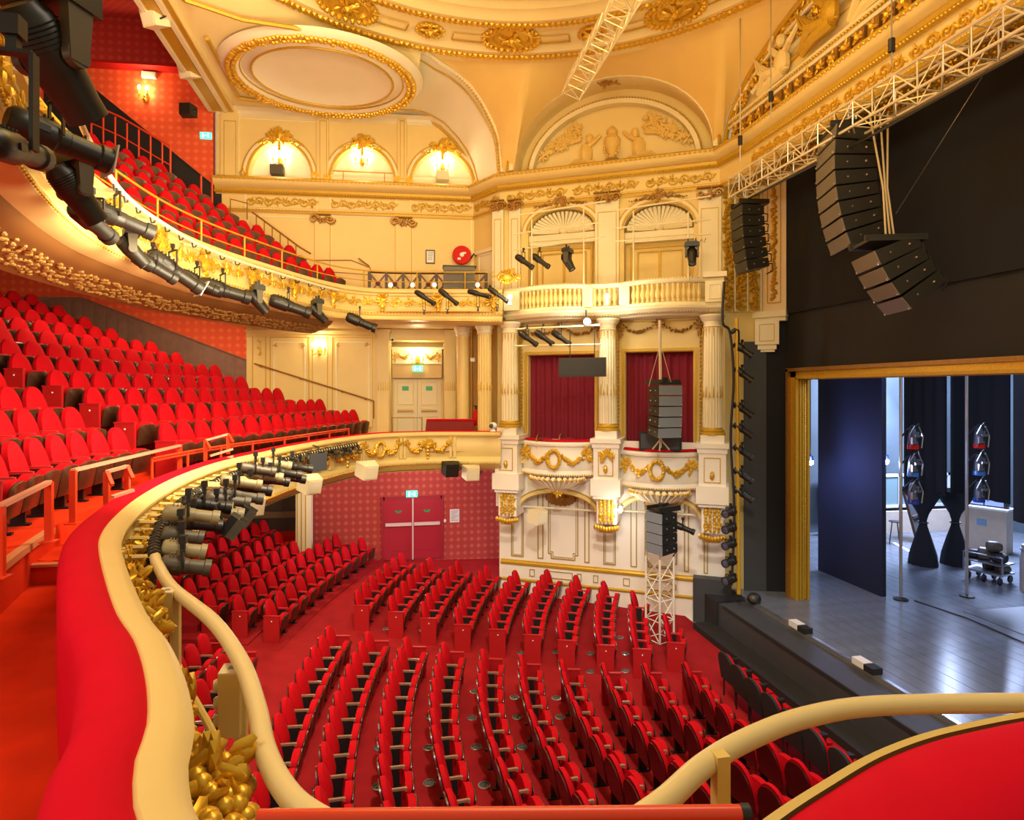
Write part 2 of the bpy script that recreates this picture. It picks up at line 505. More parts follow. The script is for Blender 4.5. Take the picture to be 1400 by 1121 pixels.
def scroll(mb, c, x, y, r, turns=1.5, w=.025, flip=1, n=22):
    x, y, c = Vector(x), Vector(y), Vector(c)
    pts, rad = [], []
    for i in range(n + 1):
        t = i / n; a = flip * (turns * 2 * PI * t); k = r * (1 - .82 * t)
        pts.append(c + x * (k * math.cos(a)) + y * (k * math.sin(a))); rad.append(w * (1 - .5 * t))
    mb.tube(pts, rad, 5)
    return mb
def rinceau(mb, W, s0, s1, z, h, o, n, seed=1):
    """a running foliage scroll along a frieze"""
    R = random.Random(seed); L = (s1 - s0) / n
    ux = Vector((W.u.x, W.u.y, 0)); uz = Vector((0, 0, 1))
    for i in range(n):
        c = W.p(s0 + L * (i + .5), o, z); f = 1 if i % 2 else -1
        scroll(mb, c, ux, uz, h * .42, 1.2, h * .09, f, 14)
        mb.blob(c, (h * .13,) * 3)
        for k in range(4):
            a = R.uniform(0, 6.28)
            d = ux * math.cos(a) + uz * math.sin(a)
            mb.blob(c + d * h * .36, (h * .16, h * .07, h * .06), xform(d, W_n3(W)))
        p = W.p(s0 + L * (i + 1), o, z)
        M = xform(ux * .6 + uz * .5 * f, W_n3(W))
        mb.blob(p, (h * .34, h * .08, h * .10), M)
    return mb
def W_n3(W): return Vector((W.n.x, W.n.y, 0))

# ------------------------------------------------------------------ floors
mb = MB()
ZF = lambda X: -5.5 - .03 * (X + 1.0)        # the stalls floor falls gently to the stage
rows = []
for Y in (-2, 5, 12, 17, 21):
    rows.append([Vector((X, Y, ZF(X))) for X in (-14, -6, -1, 2, 5, 7.25)])
mb.grid(rows)
struct('floor_stalls', mb, CARPET, 0)

def clip_base(C, d, ymax):
    c = offset(C, -d)
    e = (c[-1] - c[-2]).normalized()
    c = [p for p in c if p.y <= ymax]
    while c[-1].y < ymax - .02:
        c.append(c[-1] + e * min(.4, (ymax - c[-1].y) / max(e.y, .2)))
    return c
PITCH_D, RISE = .72, .295
ZC = lambda k: -1.40 + RISE * (k - 1)
mb = MB()
for k in range(1, 13):
    a = clip_base(BASE, PITCH_D * (k - 1) - (.42 if k == 1 else .34), 18.4); b = clip_base(BASE, PITCH_D * k - .34, 18.4)
    n = 60
    def rs(c):
        L = [0.0]
        for i in range(1, len(c)): L.append(L[-1] + (c[i] - c[i - 1]).length)
        out = []; j = 0
        for i in range(n + 1):
            t = L[-1] * i / n
            while j < len(c) - 2 and L[j + 1] < t: j += 1
            out.append(c[j].lerp(c[j + 1], min(1, (t - L[j]) / max(1e-9, L[j + 1] - L[j]))))
        return out
    A, B = rs(a), rs(b)
    z = ZC(k); zl = z - (RISE if k > 1 else .45)
    mb.grid([[Vector((p.x, p.y, zl)) for p in A], [Vector((p.x, p.y, z)) for p in A], [Vector((p.x, p.y, z)) for p in B]])
struct('floor_circle', mb, CARPETO, 30)
# the walkway behind the parapet: sunken beside the camera, one step up further round
def strip(C0, C1, z):
    return [[Vector((p.x, p.y, z)) for p in C0], [Vector((p.x, p.y, z)) for p in C1]]
near = [p for p in OUT if p.y < 6.5 and p.x < .4]; far = [p for p in OUT if 6.4 <= p.y and p.x < 2.8]
mb = MB()
mb.grid([[Vector((p.x + .05, p.y, -1.80)) for p in near], [Vector((-6 if p.y > 2 else -6, p.y * 1.0, -1.80)) for p in near]])
mb.grid([[Vector((p.x, p.y, -1.62)) for p in offset(far, -.2)], [Vector((min(p.x - 2.2, -1.5), max(p.y, min(p.y + .6, 18.4)), -1.62)) for p in far]])
mb.span(-4.2, -2.45, 6.45, 6.6, -1.95, -1.62)
Pf = [p for p in offset(OUT, -.2) if p.y > 14.5 and p.x < 2.9]
mb.grid([[Vector((p.x, p.y, -1.60)) for p in Pf], [Vector((p.x, 19.9, -1.60)) for p in Pf]])
mb.add([(3.5, -1.5, -1.8), (3.5, 1.45, -1.8), (-2, 1.45, -1.8), (-2, -1.5, -1.8)], [(0, 1, 2, 3)])
struct('floor_walkway', mb, CARPETO, 0)
mb = MB()
c = clip_base(BASE, -.44, 12)
mb.sweep([p for p in c if 3.0 < p.y < 7.2], [(0.015, -1.455), (.015, -1.395), (-.06, -1.395)])
mb.span(-3.4, -2.55, 6.43, 6.5, -1.635, -1.61)
struct('trim_step_nosing', mb, NOSING, 0)

# soffit under the circle
mb = MB()
P = [p for p in OUT if p.y > 4.5]
mb.grid([[Vector((p.x - .12, p.y, -2.12)) for p in P], [Vector((min(p.x - 3, -5), min(p.y + 3.5, 20.6), -2.25)) for p in P]])
struct('ceiling_under_circle', mb, CREAM, 0)

# ------------------------------------------------------------------ circle parapet
def rsm(C, step=.11): return resample(C, step)
PATH = rsm(OUT)
mb = MB()
mb.sweep(PATH, [(-.135, -1.13), (-.115, -1.112), (-.04, -1.118), (0, -1.145), (.018, -1.175), (.012, -1.205), (-.03, -1.23), (-.045, -1.26), (-.055, -1.30),
                (-.02, -1.42), (-.005, -1.56), (-.03, -1.70), (-.05, -1.76), (-.01, -1.79), (.03, -1.83), (.045, -1.89), (.02, -1.95), (-.05, -2.0), (-.14, -2.10), (-.33, -2.14), (-.33, -1.2)])
par = struct('wall_circle_parapet', mb, CREAM, 40)
mb = MB()
mb.sweep(PATH, [(-.355, -1.85), (-.355, -1.19), (-.34, -1.13), (-.30, -1.098), (-.22, -1.088), (-.15, -1.10), (-.12, -1.128), (-.12, -1.2)])
obj('ledge_cushion', mb, PLUSH, par, smooth=50)
# the neighbouring box front on the near side, continuing the same line
NB = catmull([(3.4, 1.35), (2.8, 1.72), (2.3, 1.79), (1.81, 1.76), (1.48, 1.69), (1.19, 1.58), (.94, 1.47), (.62, 1.30)], 8)[::-1]
NB = [Vector(p) for p in NB]
mb = MB()
def flip(prof): return [(-o, z) for o, z in prof]
mb.sweep(NB, [(o * -1, z) for o, z in [(-.03, -1.115), (-.01, -1.11), (.005, -1.125), (.0, -1.15), (-.04, -1.2), (-.05, -1.7), (.02, -1.8), (-.2, -2.0)]])
nbx = struct('wall_near_box_front', mb, YELLOW, 40)
mb = MB()
mb.sweep(NB, [(o * -1, z) for o, z in [(-.44, -1.9), (-.44, -1.22), (-.41, -1.15), (-.36, -1.10), (-.26, -1.075), (-.16, -1.08), (-.07, -1.10), (-.03, -1.13), (-.03, -1.2)]])
obj('ledge_cushion', mb, PLUSH, nbx, smooth=50)
def path_at(C):
    L = [0.0]
    for i in range(1, len(C)): L.append(L[-1] + (C[i] - C[i - 1]).length)
    def f(t):
        t = max(0, min(L[-1], t)); j = 0
        while j < len(C) - 2 and L[j + 1] < t: j += 1
        u = (t - L[j]) / max(L[j + 1] - L[j], 1e-9)
        p = C[j].lerp(C[j + 1], u); d = (C[min(j + 2, len(C) - 1)] - C[max(j - 1, 0)]).normalized()
        return p, Vector((d.y, -d.x, 0)), Vector((d.x, d.y, 0))
    return f, L[-1]
pf, PL = path_at(PATH)
def pp(f, t, o, z):
    p, n, d = f(t); return Vector((p.x + n.x * o, p.y + n.y * o, z))
# dividing strips and gilded swags on the circle front
mb = MB()
step = 1.32; t = 1.15; k = 0
marks = []
while t < PL - .1:
    marks.append(t); t += step
for i, t in enumerate(marks):
    mb = MB()
    for dt in (-.055, .055):
        mb.hexa([pp(pf, t + dt - .035, .03, -1.78), pp(pf, t + dt + .035, .03, -1.78), pp(pf, t + dt + .035, -.1, -1.78), pp(pf, t + dt - .035, -.1, -1.78),
                 pp(pf, t + dt - .035, .035, -1.25), pp(pf, t + dt + .035, .035, -1.25), pp(pf, t + dt + .035, -.1, -1.25), pp(pf, t + dt - .035, -.1, -1.25)])
    obj('divider', mb, CREAM, par)
for i, (a, b) in enumerate(zip(marks[:-1], marks[1:])):
    m = (a + b) / 2
    near = pp(pf, m, 0, -1.5).length < 7
    g = MB()
    garland(g, pp(pf, a + .12, .04, -1.36), pp(pf, m - .10, .04, -1.36), .24, .055, 20 if not near else 26, i)
    obj('garland', g, GOLD, par)
    g = MB()
    garland(g, pp(pf, m + .10, .04, -1.36), pp(pf, b - .12, .04, -1.36), .24, .055, 20 if not near else 26, i + 50)
    obj('garland', g, GOLD, par)
    for s_ in (a + .10, b - .10):
        g = MB(); spray(g, pp(pf, s_, .04, -1.40), pf(s_)[2], (0, 0, 1), .06, .13, 14, i, .05); obj('tassel', g, GOLD, par)
    p, n, d = pf(m)
    g = MB()
    if i % 2:
        wreath(g, pp(pf, m, .05, -1.50), d, (0, 0, 1), .14, .055, 22, i, .18)
        obj('wreath', g, GOLD, par)
    else:
        spray(g, pp(pf, m, .05, -1.42), d, (0, 0, 1), .20, .13, 28, i, .07)
        for q in range(4): g.blob(pp(pf, m, .05, -1.5 - .09 * q), (.07 - .01 * q,) * 3)
        obj('cartouche', g, GOLD, par)
    if near:       # the fat cluster of gilded fruit that shows beyond the ledge
        R = random.Random(i); g = MB()
        for q in range(330):
            tt = a + R.random() * (b - a)
            if pf(tt)[0].y > 2.5: continue
            r = R.uniform(.022, .045)
            g.ball(pp(pf, tt, R.uniform(.02, .19), R.uniform(-1.70, -1.30)), (r, r, r * R.uniform(.8, 1.1)), 12)
        for q in range(230):
            tt = a + R.random() * (b - a)
            if 2.4 < pf(tt)[0].y < 3.8: continue
            M = xform((R.uniform(-1, 1), R.uniform(-1, 1), R.uniform(-1, 1)), (R.uniform(-1, 1), .3, 1))
            g.blob(pp(pf, tt, R.uniform(.0, .18), R.uniform(-1.72, -1.28)), (.06, .028, .014), M)
        if g.f: obj('fruit_cluster', g, GOLD, par)
g = MB()
for i in range(int(PL / .075)):
    q = pp(pf, i * .075, .045, -1.93)
    if q.y > 8: g.blob(q, .026)
o = obj('bead_moulding', g, GOLDP, par); o['kind'] = 'stuff'

# ------------------------------------------------------------------ upper balcony: floor, front, soffit
UPATH = resample(UP, .25)
uf, UL = path_at(UPATH)
mb = MB()
UZ = lambda k: 2.37 + .52 * (k - 1)
UB = [p for p in UP if p.y < 15.6 and p.x < -1.0]
for k in range(1, 9):
    a = clip_base(UB, .42 + .75 * (k - 1), 18.9); b = clip_base(UB, .42 + .75 * k, 18.9)
    A = resample(a, .3); B = resample(b, .3); n = min(len(A), len(B)); 
    A = [A[int(i * (len(A) - 1) / (n - 1))] for i in range(n)]; B = [B[int(i * (len(B) - 1) / (n - 1))] for i in range(n)]
    z = UZ(k)
    mb.grid([[Vector((p.x, p.y, z - .6)) for p in A], [Vector((p.x, p.y, z)) for p in A], [Vector((p.x, p.y, z)) for p in B]])
mb.grid([[Vector((p.x, p.y, 2.02)) for p in UPATH], [Vector((p.x - .9, max(p.y, p.y), 2.02)) for p in UPATH]])
Pf = [p for p in UPATH if p.x > -2.4 and p.y > 14]
mb.grid([[Vector((p.x, p.y, 2.0)) for p in Pf], [Vector((p.x, 18.3 if p.x < 2.3 else 17.3, 2.0)) for p in Pf]])
struct('floor_balcony', mb, CARPETO, 30)
mb = MB()
mb.sweep(UPATH, [(-.30, 2.0), (-.30, 2.58), (-.2, 2.62), (-.05, 2.64), (0, 2.62), (.04, 2.57), (.03, 2.53), (-.03, 2.50), (-.03, 2.46), (-.07, 2.43), (-.07, 2.12), (-.04, 2.08), (.02, 2.05), (.05, 2.0),
                 (.03, 1.95), (-.03, 1.92), (-.03, 1.86), (.02, 1.83), (.0, 1.78), (-.08, 1.74), (-.30, 1.72), (-.36, 1.72)])
ub = struct('wall_balcony_parapet', mb, CREAM, 40)
mb = MB()
mb.sweep(UPATH, [(-.36, 2.1), (-.36, 2.62), (-.30, 2.66), (-.16, 2.66), (-.12, 2.63)])
obj('ledge_cushion', mb, PLUSH, ub)
g = MB()
for i in range(int(UL / .085)):
    g.blob(pp(uf, i * .085, .045, 1.985), .024)
    g.blob(pp(uf, i * .085, .01, 1.80), .02)
o = obj('bead_moulding', g, GOLD, ub); o['kind'] = 'stuff'
t = .6; i = 0
while t < UL - .2:
    p, n, d = uf(t)
    g = MB()
    if i % 4 == 0:
        spray(g, pp(uf, t, .02, 2.30), d, (0, 0, 1), .17, .20, 26, i, .07)
        g.blob(pp(uf, t, .04, 2.44), (.10, .10, .07)); g.blob(pp(uf, t, .04, 2.18), (.07, .07, .09)); g.blob(pp(uf, t, .04, 2.05), .06)
        wreath(g, pp(uf, t, .05, 2.31), d, (0, 0, 1), .07, .03, 10, i)
        obj('cartouche', g, GOLD, ub)
    else:
        for s in (-1, 1):
            scroll(g, pp(uf, t + s * .11, -.03, 2.26), d, Vector((0, 0, 1)), .075, 1.2, .018, s, 12)
        spray(g, pp(uf, t, -.03, 2.30), d, (0, 0, 1), .12, .12, 12, i, .05)
        obj('scroll_ornament', g, GOLD, ub)
    t += .36; i += 1
# soffit: flat rim, gilded band, then the ceiling that rises under the raked gallery
mb = MB()
P = [p for p in UPATH if p.y < 16.0 and p.x < -.9]
offs = [(.3, 1.72), (.37, 1.62), (1.0, 1.50), (1.06, 1.72), (1.45, 1.86)]
mb.grid([[Vector((q.x, q.y, z)) for q in offset(P, -o)] for o, z in offs[3:]] + [[Vector((min(q.x - 3.2, -6.5), q.y + (1.5 if q.y > 13 else 0), 2.75)) for q in P], [Vector((-13.0, q.y + (1.5 if q.y > 13 else 0), 4.1)) for q in P]])
mb.add([(-5.6, 14.6, 1.78), (-.9, 15.95, 1.77), (2.75, 15.95, 1.77), (2.8, 17.2, 1.77), (2.3, 18.4, 1.77), (-4.2, 18.75, 1.77)], [(0, 1, 2, 3, 4, 5)])
struct('ceiling_under_balcony', mb, CREAM, 25)
mb = MB()
mb.sweep(P, [(-.26, 1.73), (-.30, 1.68), (-.36, 1.63), (-.44, 1.60), (-.96, 1.46), (-1.02, 1.44), (-1.08, 1.50), (-1.10, 1.76)])
sb = struct('trim_soffit_band', mb, mat('brown_gilded_ground', (.20, .085, .02), .5), 40)
g = MB(); R = random.Random(4)
sf, SL = path_at(P)
for i in range(int(SL / .045)):
    for r in range(3):
        q = pp(sf, i * .06, -.48 - .16 * r - (ro := R.uniform(0, .13)), 1.585 - .04 * r - .25 * ro)
        g.blob(q, (R.uniform(.03, .06), R.uniform(.03, .06), .03))
o = obj('leaf_ornament', g, mat('dull_gold_leaf', (.36, .19, .04), .6, .1), sb); o['kind'] = 'stuff'

# ------------------------------------------------------------------ far side wall, red part under the balcony and in the gallery
sA = SW.s(337)                        # where the red wall stops and the cream panels begin
mb = MB()
mb.wbox(SW, -7.5, sA, -.2, 0, -2, 4.6)
struct('wall_circle_side', mb, WALLR, 0)
mb = MB()
mb.hexa([Vector(q) for q in ((-12.2, 18.9, -2), (-16, 10, -2), (-16.2, 10, -2), (-12.4, 19.1, -2), (-12.2, 18.9, 5), (-16, 10, 5), (-16.2, 10, 5), (-12.4, 19.1, 5))])
mb.hexa([Vector(q) for q in ((-16, 10, -2), (-16, 1, -2), (-16.2, 1, -2), (-16.2, 10, -2), (-16, 10, 5), (-16, 1, 5), (-16.2, 1, 5), (-16.2, 10, 5))])
struct('wall_circle_back', mb, WALLR, 0)
# sloping wainscot: each dark panel a piece of its own
s_l = SW.s(115); z_l = SW.z(115, 409); z_r = SW.z(337, 493)
ztop = lambda s: z_l + (z_r - z_l) * (s - s_l) / (sA - s_l) if s > s_l else z_l
wst = MB()
wst.hexa([SW.p(s_l, .05, z_l - .02), SW.p(sA, .05, z_r - .02), SW.p(sA, 0, z_r - .02), SW.p(s_l, 0, z_l - .02), SW.p(s_l, .07, z_l + .04), SW.p(sA, .07, z_r + .04), SW.p(sA, 0, z_r + .04), SW.p(s_l, 0, z_l + .04)])
wst.hexa([SW.p(-7.4, .05, z_l - .02), SW.p(s_l, .05, z_l - .02), SW.p(s_l, 0, z_l - .02), SW.p(-7.4, 0, z_l - .02), SW.p(-7.4, .07, z_l + .04), SW.p(s_l, .07, z_l + .04), SW.p(s_l, 0, z_l + .04), SW.p(-7.4, 0, z_l + .04)])
wst.wbox(SW, -7.4, s_l, 0, .02, z_l - 2.2, z_l); wst.hexa([SW.p(s_l, .02, z_l - 2), SW.p(sA, .02, z_r - 2), SW.p(sA, 0, z_r - 2), SW.p(s_l, 0, z_l - 2), SW.p(s_l, .02, z_l), SW.p(sA, .02, z_r), SW.p(sA, 0, z_r), SW.p(s_l, 0, z_l)])
wain = struct('baseboard_circle_wainscot', wst, WOOD, 0)
NP = 15
for i in range(-8, NP):
    a = s_l + (sA - s_l) * i / NP + .03; b = s_l + (sA - s_l) * (i + 1) / NP - .03
    m = MB(); h = 1.7
    za, zb = ztop(a) - .06, ztop(b) - .06
    for (x0, x1, o) in ((a, b, .045),):
        m.hexa([SW.p(x0, o, za - h), SW.p(x1, o, zb - h), SW.p(x1, .02, zb - h), SW.p(x0, .02, za - h), SW.p(x0, o, za), SW.p(x1, o, zb), SW.p(x1, .02, zb), SW.p(x0, .02, za)])
        y0, y1 = x0 + .05, x1 - .05
        m.hexa([SW.p(y0, .06, za - h + .1), SW.p(y1, .06, zb - h + .1), SW.p(y1, .04, zb - h + .1), SW.p(y0, .04, za - h + .1), SW.p(y0, .055, za - .07), SW.p(y1, .055, zb - .07), SW.p(y1, .04, zb - .07), SW.p(y0, .04, za - .07)])
    obj('panel', m, WOOD, wain, smooth=0)
# gallery
sG = SW.s(291)
mb = MB(); mb.wbox(SW, -9.5, sG, -.2, 0, 4.4, 10.2)
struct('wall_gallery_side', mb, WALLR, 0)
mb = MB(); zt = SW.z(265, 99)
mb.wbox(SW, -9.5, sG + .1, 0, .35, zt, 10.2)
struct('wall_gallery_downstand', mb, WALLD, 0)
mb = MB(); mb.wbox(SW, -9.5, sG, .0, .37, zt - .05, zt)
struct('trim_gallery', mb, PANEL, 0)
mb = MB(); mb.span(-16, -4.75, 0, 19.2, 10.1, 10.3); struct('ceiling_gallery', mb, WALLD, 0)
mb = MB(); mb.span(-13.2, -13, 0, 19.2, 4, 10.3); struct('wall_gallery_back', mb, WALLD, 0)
gz = lambda px, py: SW.z(px, py, .06)
mb = MB()
s0, s1 = SW.s(60, .06), SW.s(303, .06); za, zb = gz(115, 112), gz(303, 264)
za = za + (za - zb) * (SW.s(115, .06) - s0) / (s1 - SW.s(115, .06))
mb.hexa([SW.p(s0, .06, za - 2.4), SW.p(s1, .06, zb - 1.6), SW.p(s1, 0, zb - 1.6), SW.p(s0, 0, za - 2.4), SW.p(s0, .06, za), SW.p(s1, .06, zb), SW.p(s1, 0, zb), SW.p(s0, 0, za)])
mb.hexa([SW.p(s0, .10, za), SW.p(s1, .10, zb), SW.p(s1, 0, zb), SW.p(s0, 0, za), SW.p(s0, .10, za + .05), SW.p(s1, .10, zb + .05), SW.p(s1, 0, zb + .05), SW.p(s0, 0, za + .05)])
struct('baseboard_gallery_dado', mb, BLACK, 0)
UX = Vector((SW.u.x, SW.u.y, 0)); UZ3 = Vector((0, 0, 1))
# ------------------------------------------------------------------ cream side wall at circle level
s335, s533, s607, sEnd = SW.s(337), SW.s(533), SW.s(607), SW.L
mb = MB()
mb.wbox(SW, s335, s533, -.2, 0, -1.7, 1.85); mb.wbox(SW, s607, sEnd, -.2, 0, -1.7, 1.85); mb.wbox(SW, s533, s607, -.2, 0, 1.45, 1.85)
mb.wbox(SW, s533 - .2, s533, -1.15, -.2, -1.7, 1.85); mb.wbox(SW, s607, s607 + .2, -1.15, -.2, -1.7, 1.85); mb.wbox(SW, s533, s607, -1.15, -.2, 1.45, 1.6)
mb.wbox(SW, s533 - .2, s607 + .2, -1.15, -1.0, -1.7, 1.6)
wcs = struct('wall_circle_panelled', mb, CREAM, 0)
mb = MB(); mb.wbox(SW, s533 - .3, s607 + .3, -1.3, .02, -1.75, -1.6); struct('floor_recess', mb, CARPETO, 0)
def panel(W, x0, x1, y0, y1, mt=GOLDP, parent=None, w=.022, o=0.0, t=.025, name='panel_moulding'):
    m = MB(); a, b = W.s(x0, o), W.s(x1, o); xm = (x0 + x1) / 2
    m.wframe(W, a, b, W.z(xm, y1, o), W.z(xm, y0, o), w, o, o + t)
    return obj(name, m, mt, parent, smooth=0)
for x0, x1 in ((369, 423), (454, 510)):
    panel(SW, x0, x1, 461, 585, parent=wcs); panel(SW, x0 + 5, x1 - 5, 467, 580, CREAM2, wcs, .035)
    for x in (x0 + 8, x1 - 8):
        g = MB(); spray(g, SW.p(SW.s(x), .03, SW.z(x, 472)), UX, UZ3, .05, .07, 8, int(x), .035); obj('corner_ornament', g, GOLDP, wcs)
panel(SW, 345, 364, 449, 600, parent=wcs)
g = MB()
for y in (468, 476, 484): spray(g, SW.p(SW.s(355), .03, SW.z(355, y)), UX, UZ3, .05, .07, 8, y, .035)
obj('corner_ornament', g, GOLD, wcs)
panel(SW, 427, 448, 461, 600, parent=wcs, w=.012)
m = MB(); wsweep(m, SW, s335, s533, [(0, 1.50), (.03, 1.52), (.05, 1.56), (.02, 1.60), (.06, 1.64), (.08, 1.70), (0, 1.72)]); obj('cornice_moulding', m, CREAM, wcs)
def pilaster(W, x0, x1, o, z0, z1, flutes=5, depth=.12, mt=CREAM, parent=None, cap=True):
    a, b = W.s(x0, o), W.s(x1, o); m = MB()
    m.wbox(W, a, b, o - .02, o + depth, z0, z1)
    w = (b - a) / (flutes * 2 + 1)
    for i in range(flutes + 1):
        m.wbox(W, a + w * 2 * i, a + w * (2 * i + 1), o + depth, o + depth + .02, z0 + .25, z1 - .2)
    m.wbox(W, a - .04, b + .04, o, o + depth + .05, z0, z0 + .12); m.wbox(W, a - .02, b + .02, o, o + depth + .03, z0 + .12, z0 + .18)
    m.wbox(W, a - .05, b + .05, o, o + depth + .06, z1 - .1, z1); m.wbox(W, a - .02, b + .02, o, o + depth + .03, z1 - .16, z1 - .1)
    p = obj('pilaster', m, mt, parent)
    return p
def flute_marks(W, x0, x1, o, y, parent):
    g = MB(); n = 5
    for i in range(n):
        x = x0 + (x1 - x0) * (i + .5) / n; s = W.s(x, o); z = W.z(x, y, o)
        g.tube([W.p(s, o, z - .13), W.p(s, o, z + .13)], [.02, .006], 5)
    obj('flute_drop', g, GOLDP, parent)
for x0, x1, o in ((516, 532, .05), (608, 623, .05)):
    p = pilaster(SW, x0, x1, o, -1.62, 1.75, parent=wcs); flute_marks(SW, x0, x1, o + .14, 528, wcs)
# recess: overdoor with swags, fascia, double door
B = -.98
m = MB(); a, b = SW.s(537, B), SW.s(604, B)
zt, zm, zb2 = SW.z(571, 476, B), SW.z(571, 498, B), SW.z(571, 517, B)
m.wbox(SW, a, b, B - .02, B + .35, zm, zt - .05); m.wbox(SW, a - .05, b + .05, B - .02, B + .42, zt - .05, zt)
ovd = obj('overdoor_panel', m, CREAM2, wcs, smooth=0)
g = MB(); o = B + .37
c = (a + b) / 2; zc = (zt + zm) / 2
garland(g, SW.p(a + .15, o, zc + .1), SW.p(c - .2, o, zc + .1), .18, .04, 12, 3); garland(g, SW.p(c + .2, o, zc + .1), SW.p(b - .15, o, zc + .1), .18, .04, 12, 4)
for s in (a + .1, b - .1): spray(g, SW.p(s, o, zc), UX, UZ3, .08, .18, 14, 5, .05)
obj('garland', g, GOLDP, wcs)
m = MB(); m.wbox(SW, a, b, B, B + .30, zb2, zm); obj('fascia_board', m, mat('tan_board', (.52, .36, .16), .6), wcs, smooth=0)
dr = MB(); zf = -1.6
dr.wbox(SW, a - .05, a + .03, B, B + .06, zf, zb2); dr.wbox(SW, b - .03, b + .05, B, B + .06, zf, zb2)
d1 = struct('door_1', dr, CREAM, 0)
for x0, x1 in ((a + .03, c - .006), (c + .006, b - .03)):
    m = MB(); m.wbox(SW, x0, x1, B, B + .045, zf, zb2 - .02); lf = obj('door_leaf', m, CREAM2, d1, smooth=0)
    m = MB(); h = zb2 - zf
    for z0, z1 in ((zf + .12, zf + .40 * h), (zf + .46 * h, zf + .52 * h), (zf + .58 * h, zb2 - .12)):
        m.wframe(SW, x0 + .1, x1 - .1, z0, z1, .03, B + .045, B + .06)
    obj('leaf_moulding', m, CREAM, lf, smooth=0)
    m = MB(); m.wbox(SW, x0 + .12, x1 - .12, B + .06, B + .1, zf + .93, zf + .97); obj('push_bar', m, GOLDD, lf, smooth=0)
    m = MB(); m.wbox(SW, (x0 + x1) / 2 - .1, (x0 + x1) / 2 + .1, B + .046, B + .05, SW.z(571, 534, B), SW.z(571, 528, B)); obj('green_sticker', m, GREENS, lf, smooth=0)

# handrail up the side of the circle
hr = MB(); p0 = SW.p(SW.s(348, .1), .12, SW.z(348, 497, .1)); p1 = SW.p(SW.s(511, .1), .12, SW.z(511, 548, .1))
hr.tube([p0, p1], .022, 8); hr.tube([p1, SW.p(SW.s(511, .1), .12, SW.z(511, 572, .1))], .018, 8)
h = obj('wall_handrail', hr, GOLDD); tag(h, 'dark sloping handrail fixed to the cream panelled wall beside the circle rows', 'handrail')
for t in (.05, .38, .73, .93):
    q = p0.lerp(p1, t); m = MB(); m.tube([q, q - W_n3(SW) * .12 - Vector((0, 0, .05))], .012, 6); m.blob(q - Vector((0, 0, .02)), .03); obj('bracket', m, GOLDD, h)

# ------------------------------------------------------------------ upper level of the side wall
sU = SW.s(296)
mb = MB(); mb.wbox(SW, sU, SW.L, -.2, 0, 1.9, 5.1)
wus = struct('wall_balcony_side', mb, CREAM, 0)
for x0, x1, y in ((431, 451, 300), (541, 562, 304)):
    m = MB(); a, b = SW.s(x0), SW.s(x1); zc = SW.z(x0, y)
    m.wbox(SW, a, b, 0, .06, 2.0, 5.0); m.wbox(SW, a - .03, b + .03, .0, .09, 2.0, 2.2)
    obj('pilaster', m, CREAM, wus, smooth=0)
    m = MB(); m.wbox(SW, a - .03, a, 0, .04, 2.0, 5.0); m.wbox(SW, b, b + .03, 0, .04, 2.0, 5.0); obj('pilaster_edge', m, GOLDP, wus, smooth=0)
    g = MB()
    for s, f in ((a - .02, 1), (b + .02, -1)): scroll(g, SW.p(s, .09, zc), UX, UZ3, .13, 1.3, .05, f, 14)
    spray(g, SW.p((a + b) / 2, .1, zc), UX, UZ3, .2, .1, 18, int(x0), .06)
    for i in range(9): g.blob(SW.p(a + (b - a) * i / 8, .09, zc + .12), (.05, .05, .03))
    garland(g, SW.p(a, .1, zc + .02), SW.p(b, .1, zc + .02), .1, .035, 8, int(x0))
    obj('capital', g, GOLDD, wus)
for x0, x1 in ((338, 430), (452, 540), (563, 645)):
    panel(SW, x0, x1, (296), 400, CREAM2, wus, .03, 0, .018)
# entablature round the house: side wall, chamfer, canted wall, proscenium
ZE = 5.95
EP = [SW.p(SW.s(296), 0, 0), SW.p(SW.L, 0, 0), CW.p(0, 0, 0), CW.p(CW.L, 0, 0), Vector((8.15, 13.2, 0)), Vector((8.15, 2.0, 0))]
EPROF = [(0, 5.02), (.04, 5.04), (.06, 5.10), (.03, 5.14), (.03, 5.16), (.05, 5.18), (.05, 5.50), (.08, 5.54), (.16, 5.60), (.18, 5.66), (.14, 5.68), (.28, 5.74), (.34, 5.82), (.36, 5.90), (.30, 5.95), (.1, 5.97), (-.2, 5.97)]
mb = MB(); mb.sweep([(p.x, p.y) for p in EP], EPROF)
ent = struct('trim_entablature', mb, CREAM, 30)
for pr in ([(.055, 5.045), (.072, 5.10), (.03, 5.135)], [(.09, 5.53), (.17, 5.595), (.19, 5.665), (.14, 5.685)], [(.365, 5.86), (.37, 5.91), (.30, 5.96)]):
    m = MB(); m.sweep([(p.x, p.y) for p in EP], [(o + .006, z) for o, z in pr]); obj('gilded_moulding', m, GOLDP, ent, smooth=30)
def along(W, z, o, s0, s1, stp): 
    n = max(1, int((s1 - s0) / stp)); return [W.p(s0 + (s1 - s0) * i / n, o, z) for i in range(n + 1)]
g = MB()
for W, a, b in ((SW, sU, SW.L), (CH, 0, CH.L), (CW, 0, CW.L)):
    beads(g, along(W, 5.58, .14, a, b, .07), (.03, .03, .035)); beads(g, along(W, 5.12, .06, a, b, .09), .02)
    beads(g, along(W, 5.88, .36, a, b, .12), (.03, .03, .03))
o = obj('bead_moulding', g, GOLDP, ent); o['kind'] = 'stuff'
